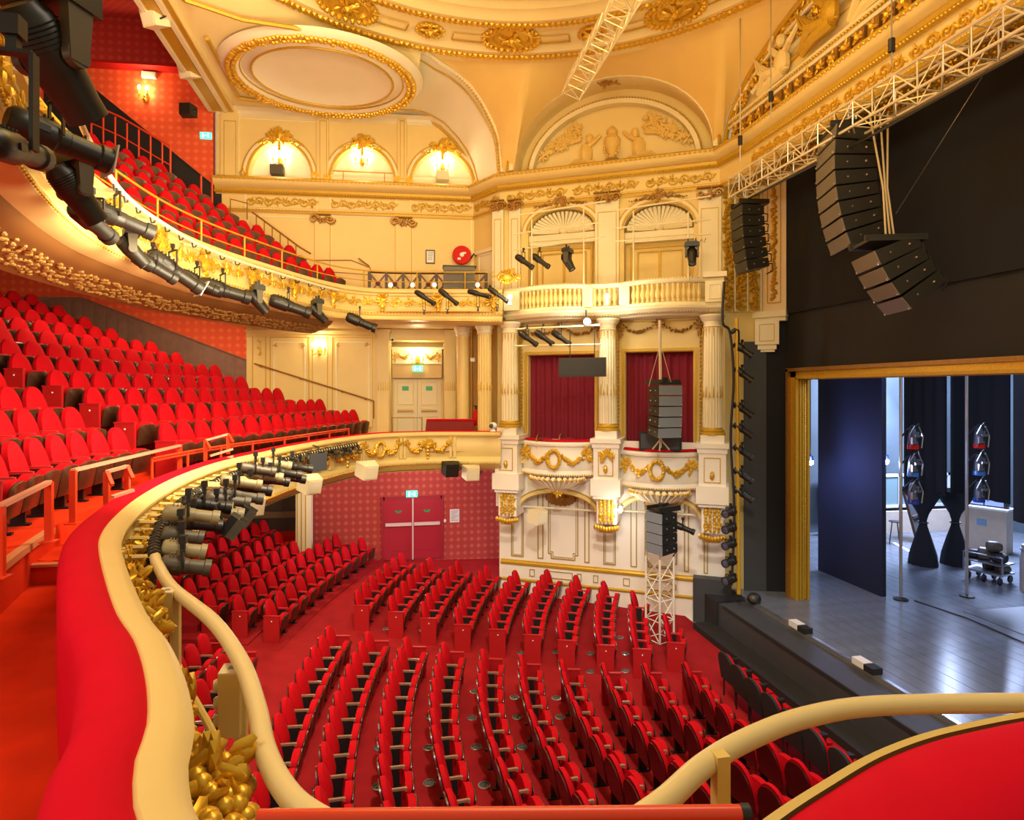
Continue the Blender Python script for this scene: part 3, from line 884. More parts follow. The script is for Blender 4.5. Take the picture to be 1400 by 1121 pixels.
for x0, x1 in ((336, 433), (452, 541), (562, 642)):
    g = MB(); rinceau(g, SW, SW.s(x0, .05), SW.s(x1, .05), 5.34, .30, .07, 8, int(x0)); obj('frieze_scroll', g, GOLDP, ent)
    panel(SW, x0 - 1, x1 + 1, 264, 287, CREAM2, ent, .02, .05, .02)
g = MB(); rinceau(g, CH, .1, CH.L - .1, 5.34, .30, .07, 4, 9); obj('frieze_scroll', g, GOLDP, ent)
for i in range(3):
    g = MB(); rinceau(g, CW, .15 + i * 1.9, 1.85 + i * 1.9, 5.34, .30, .07, 6, 20 + i); obj('frieze_scroll', g, GOLDP, ent)

# chamfer wall
mb = MB(); mb.wbox(CH, -.05, CH.L, -.2, 0, -1.7, 5.1); wch = struct('wall_chamfer', mb, CREAM, 0)
dr = MB(); dr.wframe(CH, .25, .98, 2.0, 3.95, .07, 0, .05); dr.wbox(CH, .18, 1.05, 0, .1, 3.95, 4.05)
d4 = struct('door_4', dr, CREAM2, 0)
m = MB(); m.wbox(CH, .32, .91, 0, .03, 2.0, 3.88); lf = obj('door_leaf', m, CREAM2, d4, smooth=0)
m = MB(); m.ball(CH.p(.86, .06, 2.95), .035); obj('door_knob', m, IRON, lf)

# ------------------------------------------------------------------ attic with three lunettes
zA0, zA1 = ZE, 7.95
lun = []
for xc, xl, xr, yt, yb in ((383, 340, 427, 194, 243), (495.5, 452, 539, 201, 247), (605, 563, 647, 207, 251)):
    sc = SW.s(xc); hw = (SW.s(xr) - SW.s(xl)) / 2; zs = zA0 + .08
    lun.append((sc, hw, zs, SW.z(xc, yt) - zs))
mb = MB(); arch_wall(mb, SW, sU, SW.L, zA0, zA1, lun, 0, .3)
mb.wbox(SW, sU, SW.L, -.34, -.3, zA0, zA1)
wat = struct('wall_attic_side', mb, CREAM, 0)
for i, (sc, hw, zs, h) in enumerate(lun):
    m = MB(); m.wbox(SW, sc - hw, sc + hw, -.3, -.28, zs - .05, zs + h); obj('lunette_back', m, PALE, wat, smooth=0)
    m = MB(); arch_mould(m, SW, sc, hw, zs, h, .07, 0, .06); arch_mould(m, SW, sc, hw + .14, zs, h + .14, .05, 0, .05); obj('arch_moulding', m, GOLDP, wat)
    m = MB(); arch_mould(m, SW, sc, hw + .07, zs, h + .07, .07, 0, .085); obj('arch_band', m, CREAM2, wat)
    g = MB(); top = SW.p(sc, .1, zs + h + .12)
    spray(g, top, UX, UZ3, .32, .18, 34, i, .09); g.ball(top + UZ3 * .05, (.12, .10, .17), 8)
    for f in (-1, 1):
        scroll(g, top + UX * .2 * f, UX, UZ3, .12, 1.3, .035, f, 12)
        garland(g, top + UX * .1 * f, top + UX * .62 * f - UZ3 * .22, .04, .05, 10, i)
    for q in range(3): g.blob(top - UZ3 * (.2 + .08 * q), (.05, .05, .06))
    obj('keystone_cartouche', g, GOLD, wat)
    for f in (-1, 1):
        g = MB(); q = SW.p(sc + f * (hw + .1), .08, zs + .08); scroll(g, q, UX, UZ3, .10, 1.4, .035, f, 12); spray(g, q, UX, UZ3, .09, .1, 8, i, .04)
        obj('scroll_foot', g, GOLD, wat)
    panel(SW, proj(SW.p(sc - 1.15, 0, 7))[0], proj(SW.p(sc + 1.15, 0, 7))[0], 164 if i < 2 else 172, 243, CREAM2, wat, .03, 0, .02)
for x0, x1 in ((434, 450), (544, 556), (303, 326)):
    m = MB(); a, b = SW.s(x0), SW.s(x1); m.wbox(SW, a, b, 0, .09, zA0, zA1); obj('pilaster', m, CREAM, wat, smooth=0)
    panel(SW, x0 + 3, x1 - 3, 165, 245, GOLDP, wat, .015, .09, .015)
m = MB(); wsweep(m, SW, sU, SW.L, [(0, 7.75), (.06, 7.8), (.08, 7.88), (.2, 7.95)]); obj('cornice_moulding', m, CREAM2, wat)

# ------------------------------------------------------------------ beam between gallery and house
mb = MB(); mb.span(-5.15, -4.45, 3, 18.8, 7.82, 10.1)
bm = struct('ceiling_beam', mb, IVORY, 0)
for x0, x1, mt, z in ((-5.0, -4.75, GOLDP, 7.80), (-5.13, -5.03, CREAM2, 7.78), (-4.72, -4.62, CREAM2, 7.78), (-4.58, -4.47, GOLDP, 7.80)):
    m = MB(); m.span(x0, x1, 3, 18.6, z, 7.82); obj('beam_moulding', m, mt, bm, smooth=0)

# ------------------------------------------------------------------ ceiling: dome ring, saucer, pendentives, lunette vaults
RZ = 8.48
ringp = lambda th, R=6.95, z=RZ - .02: Vector((DOME.x + R * math.cos(th), DOME.y + R * math.sin(th), z))
def ring_at(px):
    best = min((abs(proj(ringp(t))[0] - px), t) for t in [math.radians(a * .5) for a in range(20, 280)])
    return best[1]
thQ = ring_at(575); Q = ringp(thQ)
corner = CW.p(0, 0, ZE + .15)
Apts = []
for px, py in ((575, 72), (600, 84), (622, 98), (642, 116), (658, 138), (672, 165), (682, 190), (690, 216)):
    # meet the plan line from Q to the corner
    t = (px - CX) / F; r = Vector((t * CS + SN, CS - t * SN)); u = Vector((corner.x - Q.x, corner.y - Q.y))
    det = r.x * u.y - r.y * u.x; d = (Q.x * u.y - Q.y * u.x) / det
    Apts.append(Vector((r.x * d, r.y * d, (Y0 - py) / F * d)))
Apts[0] = Q; Apts[-1] = corner
Bpts = [SW.p(SW.s(px), .02, SW.z(px, py)) for px, py in ((530, 156), (560, 158), (582, 163), (602, 174), (620, 191), (634, 210), (644, 232), (650, 252))]
Bpts[0].z = 7.95
Apts, Bpts = resample(Apts, .2), resample(Bpts, .2)
n = 24
rz = lambda c: [resample(c, 1e9)[0]] if 0 else [c[int(round(i * (len(c) - 1) / (n - 1)))] for i in range(n)]
mb = MB(); A24, B24 = rz(Apts), rz(Bpts)
mid = [a.lerp(b, .5) + Vector((0, 0, .18 * math.sin(PI * i / (n - 1)))) for i, (a, b) in enumerate(zip(A24, B24))]
mb.grid([A24, mid, B24]); struct('ceiling_corner_vault', mb, PALE, 60)
m = MB(); m.tube([p - Vector((0, 0, .02)) for p in Apts], .07, 6); ra = struct('trim_arch_rib', m, CREAM2)
g = MB(); beads(g, [p - Vector((.05, .05, .03)) for p in resample(Apts, .09)], .045); o = obj('bead_moulding', g, GOLDP, ra); o['kind'] = 'stuff'
m = MB(); m.tube(Bpts, .06, 6); m.tube([p.lerp(q, .12) for p, q in zip(B24, A24)], .025, 5); m.tube([p.lerp(q, .12) for p, q in zip(A24, B24)], .025, 5); obj('rib_moulding', m, GOLDP, ra)
# flat ceiling
outer = resample([Bpts[0], SW.p(SW.s(321), 0, 7.95), Vector((-4.5, 12, 7.95)), Vector((-4.5, 4.0, 7.95))], .6)
inner = [ringp(thQ + (math.radians(215) - thQ) * i / (len(outer) - 1)) for i in range(len(outer))]
mb = MB(); mb.grid([inner, [a.lerp(b, .08) - Vector((0, 0, .35)) for a, b in zip(inner, outer)], outer]); struct('ceiling_flat', mb, IVORY, 60)
# pendentives
zpk = CW.z(838, 107, .05); hwL = (CW.s(975) - CW.s(703)) / 2; scL = (CW.s(975) + CW.s(703)) / 2; zsL = ZE + .12
arcL = [CW.p(s, .05, z) for s, z in arch_pts(scL, hwL, zsL, zpk - zsL, 24)]
PA = lambda Y: 6.15 + 2.45 * math.sqrt(max(0, 1 - ((Y - 8.7) / 5.6) ** 2))
parc = [Vector((8.05 + .8 * (1 - abs(Y - 8.7) / 5.6), Y, PA(Y))) for Y in [14.3 - 5.6 * (1 - math.cos(PI / 2 * i / 14)) for i in range(15)]]
low1 = resample(Apts, .3) + resample(arcL[:13], .3); low2 = resample(arcL[12:], .3) + resample(parc, .3)
thM = math.radians(58)
mb = MB()
for low, t0, t1 in ((low1, thQ, thM), (low2, thM, 0.0)):
    up = [ringp(t0 + (t1 - t0) * i / (len(low) - 1)) for i in range(len(low))]
    mb.grid([up, [a.lerp(b, .35) + Vector((0, 0, .05)) for a, b in zip(up, low)], low])
pen = struct('ceiling_pendentive', mb, mat('amber_ceiling_paint', (.83, .58, .19), .55, noise=.06, nscale=2), 60)
m = MB(); arch_mould(m, CW, scL, hwL, zsL, zpk - zsL, .12, -.05, .12, 30); arch_mould(m, CW, scL, hwL - .42, zsL, zpk - zsL - .46, .12, -.60, -.38, 30)
lt = struct('trim_lunette_arch', m, CREAM2)
g = MB()
for s, z in arch_pts(scL, hwL + .15, zsL, zpk - zsL + .15, 90): g.blob(CW.p(s, .12, z), .05)
for s, z in arch_pts(scL, hwL - .28, zsL, zpk - zsL - .32, 90): g.blob(CW.p(s, -.4, z), .035)
o = obj('bead_moulding', g, GOLDP, lt); o['kind'] = 'stuff'
mb = MB(); mb.wbox(CW, 0, CW.L, -.8, -.62, ZE - .1, zpk + .2)
top = arch_pts(scL, hwL, zsL, zpk - zsL, 24)
for (a, za), (b, zb) in zip(top[:-1], top[1:]): mb.add([CW.p(a, .05, za), CW.p(b, .05, zb), CW.p(b, -.62, zb - .0), CW.p(a, -.62, za)], [(0, 1, 2, 3)])
lw = struct('wall_lunette', mb, IVORY, 0)
# relief: two seated putti shapes beside an urn, branches spreading to both sides
UC = Vector((CW.u.x, CW.u.y, 0)); c0 = CW.p(scL, -.55, ZE + .15)
g = MB()
g.lathe([(.02, 0), (.2, .03), (.08, .12), (.2, .35), (.24, .55), (.12, .72), (.16, .8), (.02, .95)], c0 + UZ3 * .15, 10)
wreath(g, c0 + UZ3 * .45 + W_n3(CW) * .1, UC, UZ3, .2, .05, 14, 1)
for f in (-1, 1):
    b = c0 + UC * .72 * f
    g.ball(b + UZ3 * .42, (.20, .16, .30), 8); g.ball(b + UZ3 * .82 - UC * .1 * f, (.12, .12, .14), 8)
    g.tube([b + UZ3 * .6, b + UZ3 * .75 - UC * .25 * f, b + UZ3 * .9 - UC * .42 * f], [.07, .06, .04], 6)
    g.tube([b + UZ3 * .2, b + UZ3 * .22 + UC * .3 * f, b + UZ3 * .08 + UC * .55 * f], [.11, .09, .05], 6)
    g.tube([b + UZ3 * .15, b + UZ3 * .15 - UC * .25 * f, b + UZ3 * .02 - UC * .38 * f], [.10, .08, .05], 6)
    garland(g, b + UC * .3 * f + UZ3 * .1, b + UC * 1.55 * f + UZ3 * .06, .05, .06, 18, 5 + f, None, .2)
    for k in range(7):
        a = b + UC * .15 * f + UZ3 * .8; e = b + UC * (.3 + .16 * k) * f + UZ3 * (1.15 - .11 * k)
        g.tube([a, a.lerp(e, .5) + UZ3 * .08, e], [.03, .02, .01], 5); spray(g, e, UC, UZ3, .17, .15, 16, k, .07); spray(g, a.lerp(e, .55), UC, UZ3, .13, .12, 8, k + 9, .06)
obj('relief', g, mat('ochre_relief', (.78, .54, .16), .5), lw)
g = MB(); spray(g, CW.p(scL, .0, zpk - .12), UC, UZ3, .32, .08, 22, 4, .07); obj('crown_ornament', g, GOLDD, lt)
# dome
prof = [(7.15, 8.40), (7.0, 8.46), (6.95, 8.44), (6.88, 8.38), (6.58, 8.38), (6.53, 8.46), (6.5, 8.50), (5.98, 8.70), (5.95, 8.62), (5.86, 8.59), (5.62, 8.60), (5.56, 8.68), (5.50, 8.74), (5.42, 8.76), (5.36, 8.90), (5.1, 9.05), (4.9, 9.1), (4.2, 9.9), (2.8, 10.7), (0.0, 11.1)]
mb = MB(); mb.lathe([(r, z) for r, z in prof], (DOME.x, DOME.y, 0), 96, None, 0, 2 * PI, False)
dm = struct('ceiling_dome', mb, IVORY, 40)
g = MB(); R = random.Random(3)
for Rr, zz, rr in ((6.73, 8.35, .10), (5.75, 8.57, .085)):
    nn = int(2 * PI * Rr / .13)
    for i in range(nn):
        t = 2 * PI * i / nn
        if proj(ringp(t))[0] < -300 and 0: continue
        q = ringp(t, Rr, zz); g.blob(q, (rr * R.uniform(.7, 1.1), rr * R.uniform(.7, 1.1), rr * .6)); g.blob(ringp(t + .008, Rr + .08, zz + .02), rr * .6)
for i in range(300):
    t = 2 * PI * i / 300; g.blob(ringp(t, 5.22, 8.94), (.05, .05, .10))
o = obj('leaf_moulding', g, GOLD, dm); o['kind'] = 'stuff'
for k in range(20):
    t = math.radians(9 + 18 * k); c = ringp(t, 6.24, 8.58)
    e1 = Vector((math.cos(t), math.sin(t), 0)); e2 = Vector((-math.sin(t), math.cos(t), 0)); big = k % 2 == 0
    g = MB(); r = .50 if big else .27
    TM = xform(e2, (e1 * -.93 + UZ3 * .36)).to_3x3()
    g.lathe([(r, .0), (r * .95, .07), (r * .75, .09), (r * .66, .02), (0, .03)], c, 24, TM @ Matrix.Diagonal(Vector((1.25, .62, -1))).to_3x3())
    wreath(g, c - UZ3 * .06, e2 * (1.3 if big else 1.2), (e1 * .93 - UZ3 * .36) * .62, r * 1.02, .085 if big else .045, 26 if big else 16, k)
    spray(g, c - UZ3 * .08, e2, e1 * .93 - UZ3 * .36, r * .6, r * .32, 18, k, .09); g.blob(c - UZ3 * .12, .10)
    obj('rosette', g, GOLD, dm)
    t2 = t + math.radians(9); m = MB()
    pts = [ringp(t2 + math.radians(a), 6.40, 8.5) for a in (-4, -2, 0, 2, 4)] + [ringp(t2 + math.radians(a), 6.12, 8.5) for a in (4, 2, 0, -2, -4)]
    m.tube(pts + [pts[0]], .02, 5, False); obj('ring_panel', m, GOLDP, dm)
# saucer over the side wall
sc = at(443, 101, 15.7); sz = 7.93
m = MB()
sp = [(1.10, .02), (1.06, -.08), (.98, -.12), (.90, -.10), (.86, -.02), (.84, -.03), (.78, -.045), (.76, -.085), (.74, -.045), (.4, -.02), (0, -.01)]
MS = Matrix(((2.25, 0, 0), (0, 1.95, 0), (0, 0, 1.2)))
m.lathe(sp, (sc.x, sc.y, sz), 64, MS, 0, 2 * PI, False)
sa = struct('ceiling_saucer', m, PALE, 50)
g = MB()
for i in range(150):
    t = 2 * PI * i / 150
    for rr in (.96, 1.02): g.blob((sc.x + 2.2 * rr * math.cos(t), sc.y + 1.95 * rr * math.sin(t), sz - .16 + R.uniform(-.03, .03)), (.075, .065, .05))
o = obj('leaf_moulding', g, GOLD, sa); o['kind'] = 'stuff'
m = MB(); m.tube([Vector((sc.x + 2.25 * .76 * math.cos(2 * PI * i / 48), sc.y + 1.95 * .76 * math.sin(2 * PI * i / 48), sz - .10)) for i in range(49)], .03, 6, False)
m.tube([Vector((sc.x + 2.25 * .88 * math.cos(2 * PI * i / 48), sc.y + 1.95 * .88 * math.sin(2 * PI * i / 48), sz - .06)) for i in range(49)], .025, 6, False)
obj('gold_ring', m, GOLDP, sa)
# thin mouldings framing the flat ceiling
m = MB()
for P in ([(-4.2, 17.9), (-3.0, 18.05)], [(-4.15, 17.8), (-4.15, 15.0)], [(-4.2, 13.6), (-3.2, 14.1), (-2.2, 14.2), (-1.0, 14.6)], [(-4.2, 13.6), (-4.2, 6)]):
    m.tube([Vector((x, y, 7.9)) for x, y in P], .05, 6)
struct('trim_ceiling', m, GOLDP)
# ------------------------------------------------------------------ canted wall: stalls level
cz = CW.z
OC = .65                                       # columns and pedestals stand this far out
mb = MB(); mb.wbox(CW, -.05, CW.L + .1, -.25, 0, -6.0, -1.9)
wl = struct('wall_boxes_lower', mb, STONE, 0)
mb = MB(); a0 = CW.s(696); 
m = MB(); wsweep(m, CW, 0, CW.L, [(0, -4.86), (.04, -4.84), (.05, -4.78), (.02, -4.74), (.02, -4.72), (0, -4.71)]); obj('dado_rail', m, GOLDP, wl)
m = MB(); wsweep(m, CW, 0, CW.L, [(0, -5.30), (.03, -5.29), (.04, -5.25), (0, -5.22)]); obj('dado_rail', m, GOLDP, wl)
def cpanel(s0, s1, z0, z1, w=.028, o=0.0, par_=None, mt=LINEG):
    m = MB(); m.wframe(CW, s0, s1, z0, z1, w, o, o + .02); return obj('panel_moulding', m, mt, par_ or wl, smooth=0)
S = lambda px: CW.s(px)
# upright panels between dado and arch
for x0, x1 in ((699, 716), (735, 743), (799, 806), (825, 842), (862, 871), (935, 942), (962, 968)):
    cpanel(S(x0), S(x1), -4.62, -2.75)
    cpanel(S(x0) + .05, S(x1) - .05, -4.57, -2.80, .012) if S(x1) - S(x0) > .2 else None
for xa, xb in ((750, 790), (882, 925)):
    a, b = S(xa), S(xb); z0, z1 = -4.58, -2.75; t = .02; k = .13
    P = [(a, z1), (a, z0 + k), (a + k * .6, z0 + k), (a + k * .6, z0), (b - k * .6, z0), (b - k * .6, z0 + k), (b, z0 + k), (b, z1)]
    for d, w in ((0, .026), (.05, .012)):
        Q = [(s + d * (1 if s < (a + b) / 2 else -1), z + d if z < -3 else z) for s, z in P]
        m = MB()
        for p, q in zip(Q[:-1], Q[1:]): m.bar(CW.p(p[0], .012, p[1]), CW.p(q[0], .012, q[1]), w, .024, W_n3(CW))
        obj('panel_moulding', m, LINEG, wl, smooth=0)
for x0, x1 in ((724, 731), (748, 783), (789, 795), (811, 818), (852, 861), (950, 958)):
    cpanel(S(x0), S(x1), -5.13, -4.93, .018)
a, b = S(882), S(924)
m = MB()
P = [(a + .12, -4.92), (b - .12, -4.92), (b - .12, -4.98), (b, -4.98), (b, -5.1), (b - .12, -5.1), (b - .12, -5.16), (a + .12, -5.16), (a + .12, -5.1), (a, -5.1), (a, -4.98), (a + .12, -4.98), (a + .12, -4.92)]
for p, q in zip(P[:-1], P[1:]): m.bar(CW.p(p[0], .012, p[1]), CW.p(q[0], .012, q[1]), .02, .024, W_n3(CW))
obj('panel_moulding', m, GOLDP, wl, smooth=0)
# arches under the boxes
sc_ = [CW.s(697, OC), CW.s(831, OC), CW.s(974, OC)]
mb = MB(); OA = .42
arches = []
for xa, xb, ysp, yt in ((711, 815, 696, 672), (850, 955, 702, 680)):
    a, b = CW.s(xa, OA), CW.s(xb, OA); zs = CW.z((xa + xb) / 2, ysp, OA); zt = CW.z((xa + xb) / 2, yt, OA)
    arches.append(((a + b) / 2, (b - a) / 2, zs, zt - zs))
zlow = min(a[2] for a in arches) - .02
arch_wall(mb, CW, 0, CW.L + .1, zlow, -1.3, arches, OA, OA)
ws = struct('wall_box_arches', mb, STONE, 0)
for i, (c, hw, zs, h) in enumerate(arches):
    m = MB(); arch_mould(m, CW, c, hw - .02, zs, h - .02, .09, OA - .05, OA + .05); obj('arch_band', m, CREAM, ws)
    m = MB(); arch_mould(m, CW, c, hw + .08, zs, h + .08, .02, OA, OA + .06); arch_mould(m, CW, c, hw - .04, zs, h - .04, .02, OA, OA + .06); obj('arch_moulding', m, GOLDP, ws)
    g = MB(); q = CW.p(c, .06, zs + h - .22)
    g.lathe([(.0, 0), (.42, .0), (.40, .05), (.3, .08), (0, .1)], q, 16, xform(UC, UZ3).to_3x3() @ Matrix.Diagonal(Vector((1, .5, .5))).to_3x3())
    wreath(g, q, UC, UZ3, .40, .04, 20, i, .2); spray(g, q + W_n3(CW) * .05, UC, UZ3, .2, .1, 12, i, .06)
    obj('gilded_cartouche', g, GOLDD, wl)
# lighting rail under the arches
t = MB(); 
for i, (c, hw, zs, h) in enumerate(arches):
    t.tube([CW.p(c - hw, .25, zs - .02), CW.p(c + hw, .25, zs - .02)], .03, 8)
o = obj('lighting_rail', t, PIPE); tag(o, 'pale horizontal pipe rail under the arches of the two boxes', 'pipe')

# pedestals, brackets, columns
for i, sx in enumerate(sc_):
    dz = (0, -.03, -.08)[i]
    w = .31
    m = MB()
    m.wbox(CW, sx - w, sx + w, .2, OC + w, -2.2 + dz, -1.42 + dz)
    m.wbox(CW, sx - w - .07, sx + w + .07, .2, OC + w + .07, -1.30 + dz, -1.19 + dz); m.wbox(CW, sx - w - .03, sx + w + .03, .2, OC + w + .03, -1.42 + dz, -1.30 + dz)
    m.wbox(CW, sx - w + .04, sx + w - .04, .3, OC + w - .04, -1.19 + dz, -1.0 + dz)
    m.wbox(CW, sx - w - .06, sx + w + .06, .2, OC + w + .06, -2.62 + dz, -2.2 + dz); m.wbox(CW, sx - w - .01, sx + w + .01, .2, OC + w + .01, -2.70 + dz, -2.62 + dz)
    m.wbox(CW, sx - w + .06, sx + w - .06, .2, OC + w - .12, -3.34 + dz, -2.70 + dz)
    pd = struct('wall_box_pedestal', m, STONE, 0)
    m = MB(); m.wframe(CW, sx - .19, sx + .19, -2.12 + dz, -1.52 + dz, .02, OC + w, OC + w + .015); obj('panel_moulding', m, GOLDP, pd, smooth=0)
    g = MB(); g.ball(CW.p(sx, OC + w + .02, -1.95 + dz), (.05, .04, .09), 8); wreath(g, CW.p(sx, OC + w + .02, -1.95 + dz), UC, UZ3, .05, .018, 10, 1, .1); obj('oval_boss', g, GOLD, pd)
    g = MB(); q = CW.p(sx, OC + w - .1, -3.0 + dz)
    R_ = random.Random(i)
    for r in range(8):
        for c_ in range(4):
            M_ = xform(UC * R_.uniform(-.6, .6) + UZ3, W_n3(CW)); g.blob(q + UC * (-.15 + .1 * c_) + UZ3 * (-.26 + .075 * r) + W_n3(CW) * R_.uniform(0, .03), (.07, .03, .04), M_)
    for f in (-1, 1): scroll(g, q + UC * .12 * f - UZ3 * .15, UC, UZ3, .1, 1.3, .03, f, 12); scroll(g, q + UC * .12 * f + UZ3 * .15, UC, UZ3, .1, 1.3, .03, -f, 12)
    obj('bracket_ornament', g, GOLD, pd)
    g = MB()
    for k in range(9):
        g.ball(CW.p(sx - .28 + .07 * k, OC + w - .08, -3.42 + dz - .05 * (1 - abs(k - 4) / 4)), (.045, .06, .07), 6)
    for k in range(5): g.blob(CW.p(sx - .14 + .07 * k, OC + w - .12, -3.52 + dz), .05)
    obj('bracket_tassel', g, GOLD, pd)
    if i == 1:
        g = MB(); spray(g, CW.p(sx, OC + w + .05, -1.62), UC, UZ3, .2, .13, 30, 3, .07); obj('gilded_mask', g, GOLD, pd)
    # fluted column
    zb, zt = -1.0 + dz, 1.80; c = CW.p(sx, OC, 0)
    m = MB(); seg = 40; prof = []
    vs = []
    for zz, rr in ((zb + .16, .225), (zb + 1.0, .222), (zt - .28, .195)):
        for k in range(seg):
            a = 2 * PI * k / seg; r = rr * (1 - .09 * (k % 2))
            vs.append(c + Vector((r * math.cos(a), r * math.sin(a), zz)))
    fs = [(j * seg + k, j * seg + (k + 1) % seg, (j + 1) * seg + (k + 1) % seg, (j + 1) * seg + k) for j in range(2) for k in range(seg)]
    m.add(vs, fs)
    col = struct('column_boxes', m, CREAM2, 20)
    m = MB(); m.lathe([(.0, zb), (.30, zb), (.30, zb + .05), (.27, zb + .07), (.28, zb + .11), (.235, zb + .15), (.23, zb + .18)], c, 24); obj('column_base', m, GOLDP, col)
    m = MB(); m.lathe([(.20, zt - .30), (.22, zt - .28), (.20, zt - .25), (.21, zt - .16), (.26, zt - .12), (.28, zt - .06), (.30, zt - .04), (.30, zt), (0, zt)], c, 24); obj('capital', m, CREAM2, col)
    g = MB()
    for k in range(16):
        a = 2 * PI * k / 16; e = Vector((math.cos(a), math.sin(a), 0))
        g.tube([c + e * .235 + UZ3 * (zb + .9), c + e * .23 + UZ3 * (zb + 1.05 + .12 * (k % 2))], [.018, .006], 5)
        g.tube([c + e * .225 + UZ3 * (zt - .32), c + e * .222 + UZ3 * (zt - .46 - .06 * (k % 2))], [.014, .005], 5)
    obj('flute_drop', g, GOLDP, col)

# ------------------------------------------------------------------ boxes: fronts, openings, curtains
OW = .15
oa, obb = (CW.s(722, OW), CW.s(813, OW)), (CW.s(855, OW), CW.s(948, OW))
za = (CW.z(768, 485, OW), CW.z(900, 481, OW))
mb = MB()
mb.wbox(CW, -.05, oa[0], -.2, OW, -1.9, 1.95); mb.wbox(CW, oa[1], obb[0], -.2, OW, -1.9, 1.95); mb.wbox(CW, obb[1], CW.L + .1, -.2, OW, -1.9, 1.95)
mb.wbox(CW, oa[0], oa[1], -.2, OW, za[0], 1.95); mb.wbox(CW, obb[0], obb[1], -.2, OW, za[1], 1.95)
mb.wbox(CW, -.05, CW.L + .1, -.9, OC, -1.95, -1.72)
wb = struct('wall_boxes', mb, CREAM, 0)
for (a, b), z in zip((oa, obb), za):
    m = MB(); m.wframe(CW, a - .09, b + .09, -1.7, z + .09, .07, OW, OW + .05); obj('opening_frame', m, GOLDP, wb, smooth=0)
    m = MB(); m.wframe(CW, a - .25, b + .25, -1.7, z + .8, .03, OW, OW + .03); obj('panel_moulding', m, GOLDP, wb, smooth=0)
    g = MB()
    for k in range(30):
        for s in (a - .17, b + .17): g.blob(CW.p(s, OW + .03, -1.2 + .1 * k), (.03, .03, .045))
    obj('gilded_strip', g, GOLDP, wb)
    g = MB(); c = (a + b) / 2; zz = 1.72
    for x0, x1 in ((a - .1, c - .08), (c + .08, b + .1)): garland(g, CW.p(x0, OW + .08, zz), CW.p(x1, OW + .08, zz), .24, .045, 14, int(x0 * 10))
    spray(g, CW.p(c, OW + .1, zz), UC, UZ3, .13, .14, 20, 2, .06)
    for s in (a - .12, b + .12): spray(g, CW.p(s, OW + .1, zz - .1), UC, UZ3, .07, .28, 16, 2, .05)
    obj('garland', g, GOLDD, wb)
def curtain(name, W, a, b, o, z0, z1, label, n=46, amp=.045, seed=1, mt=None):
    R = random.Random(seed); ph = [R.uniform(0, 6) for _ in range(4)]; rows = []
    m = MB()
    for z, k in ((z0, 1.15), ((z0 + z1) / 2, 1.0), (z1, .7)):
        rows.append([W.p(a + (b - a) * i / n, o + k * amp * (math.sin(i * 1.15 + ph[0]) + .5 * math.sin(i * .53 + ph[1])), z) for i in range(n + 1)])
    m.grid(rows); m.grid([[p - Vector((W.n.x, W.n.y, 0)) * .02 for p in r] for r in rows])
    c = obj(name, m, mt or CURT, smooth=80); tag(c, label, 'curtain'); return c
curtain('box_curtain', CW, oa[0] - .02, oa[1] + .02, -.1, -1.72, za[0] + .02, 'closed crimson curtain at the back of the box nearer the circle', seed=1)
curtain('box_curtain', CW, obb[0] - .02, obb[1] + .02, -.1, -1.72, za[1] + .02, 'closed crimson curtain of the box behind the hanging grey loudspeaker array', seed=2)
for i, (s0, s1, zt, zb) in enumerate(((sc_[0] + .3, sc_[1] - .3, -1.34, -2.20), (sc_[1] + .3, sc_[2] - .3, -1.52, -2.42))):
    pts = [(s0 + (s1 - s0) * k / 14, .52 + .46 * math.sin(PI * k / 14) ** .8) for k in range(15)]
    P = [CW.p(s, o, 0) for s, o in pts]; P2 = [Vector((p.x, p.y)) for p in P]
    m = MB(); h = zt - zb
    pr = [(-.25, zt - .02), (-.12, zt), (-.02, zt - .01), (.03, zt - .05), (.02, zt - .10), (-.04, zt - .13), (-.05, zt - .2), (.02, zt - .45 * h), (-.01, zb + .2), (-.05, zb + .12), (.0, zb + .08), (.02, zb), (-.1, zb - .05), (-.3, zb - .06), (-.3, zt)]
    m.sweep(P2, pr)
    bf = struct('wall_box_front', m, STONE, 40)
    m = MB(); m.sweep(P2, [(-.26, zt - .1), (-.26, zt + .03), (-.22, zt + .06), (-.12, zt + .06), (-.08, zt + .01)]); obj('ledge_cushion', m, VELVET, bf)
    f_, L_ = path_at(P2)
    n3 = W_n3(CW)
    g = MB(); zg = zt - .3
    for a, b in ((.18, .42), (.58, .82)): garland(g, pp(f_, a * L_, .06, zg), pp(f_, b * L_, .06, zg), .22, .065, 22, i)
    obj('garland', g, GOLD, bf)
    g = MB(); wreath(g, pp(f_, .5 * L_, .06, zg - .13), UC, UZ3, .16, .065, 26, i, .22); obj('wreath', g, GOLD, bf)
    for t, w in ((.12, .12), (.86, .12)):
        g = MB(); spray(g, pp(f_, t * L_, .05, zg - .02), UC, UZ3, w, .2, 24, i, .06); obj('gilded_bow', g, GOLD, bf)
    g = MB()
    for k in range(int(L_ / .06)): g.blob(pp(f_, k * .06, .02, zb + .02), .025)
    obj('bead_moulding', g, GOLD, bf)
    # scallop shell under the bulge
    g = MB(); c = pp(f_, L_ / 2, -.25, zb - .42)
    for k in range(15):
        a = PI * (k + .5) / 15
        e = c + UC * (.75 * math.cos(a)) + n3 * (.42 * math.sin(a)) + UZ3 * .36
        md = c.lerp(e, .6) + UZ3 * (-.06)
        g.tube([c, md, e], [.02, .05, .065], 6)
    obj('shell', g, CREAM2, bf)
    g = MB(); wreath(g, c + UZ3 * .34 + n3 * .1, UC, n3, .72, .045, 30, 1, .38); spray(g, c + n3 * .05 - UZ3 * .03, UC, UZ3, .12, .12, 20, 2, .05); obj('shell_rim', g, GOLD, bf)

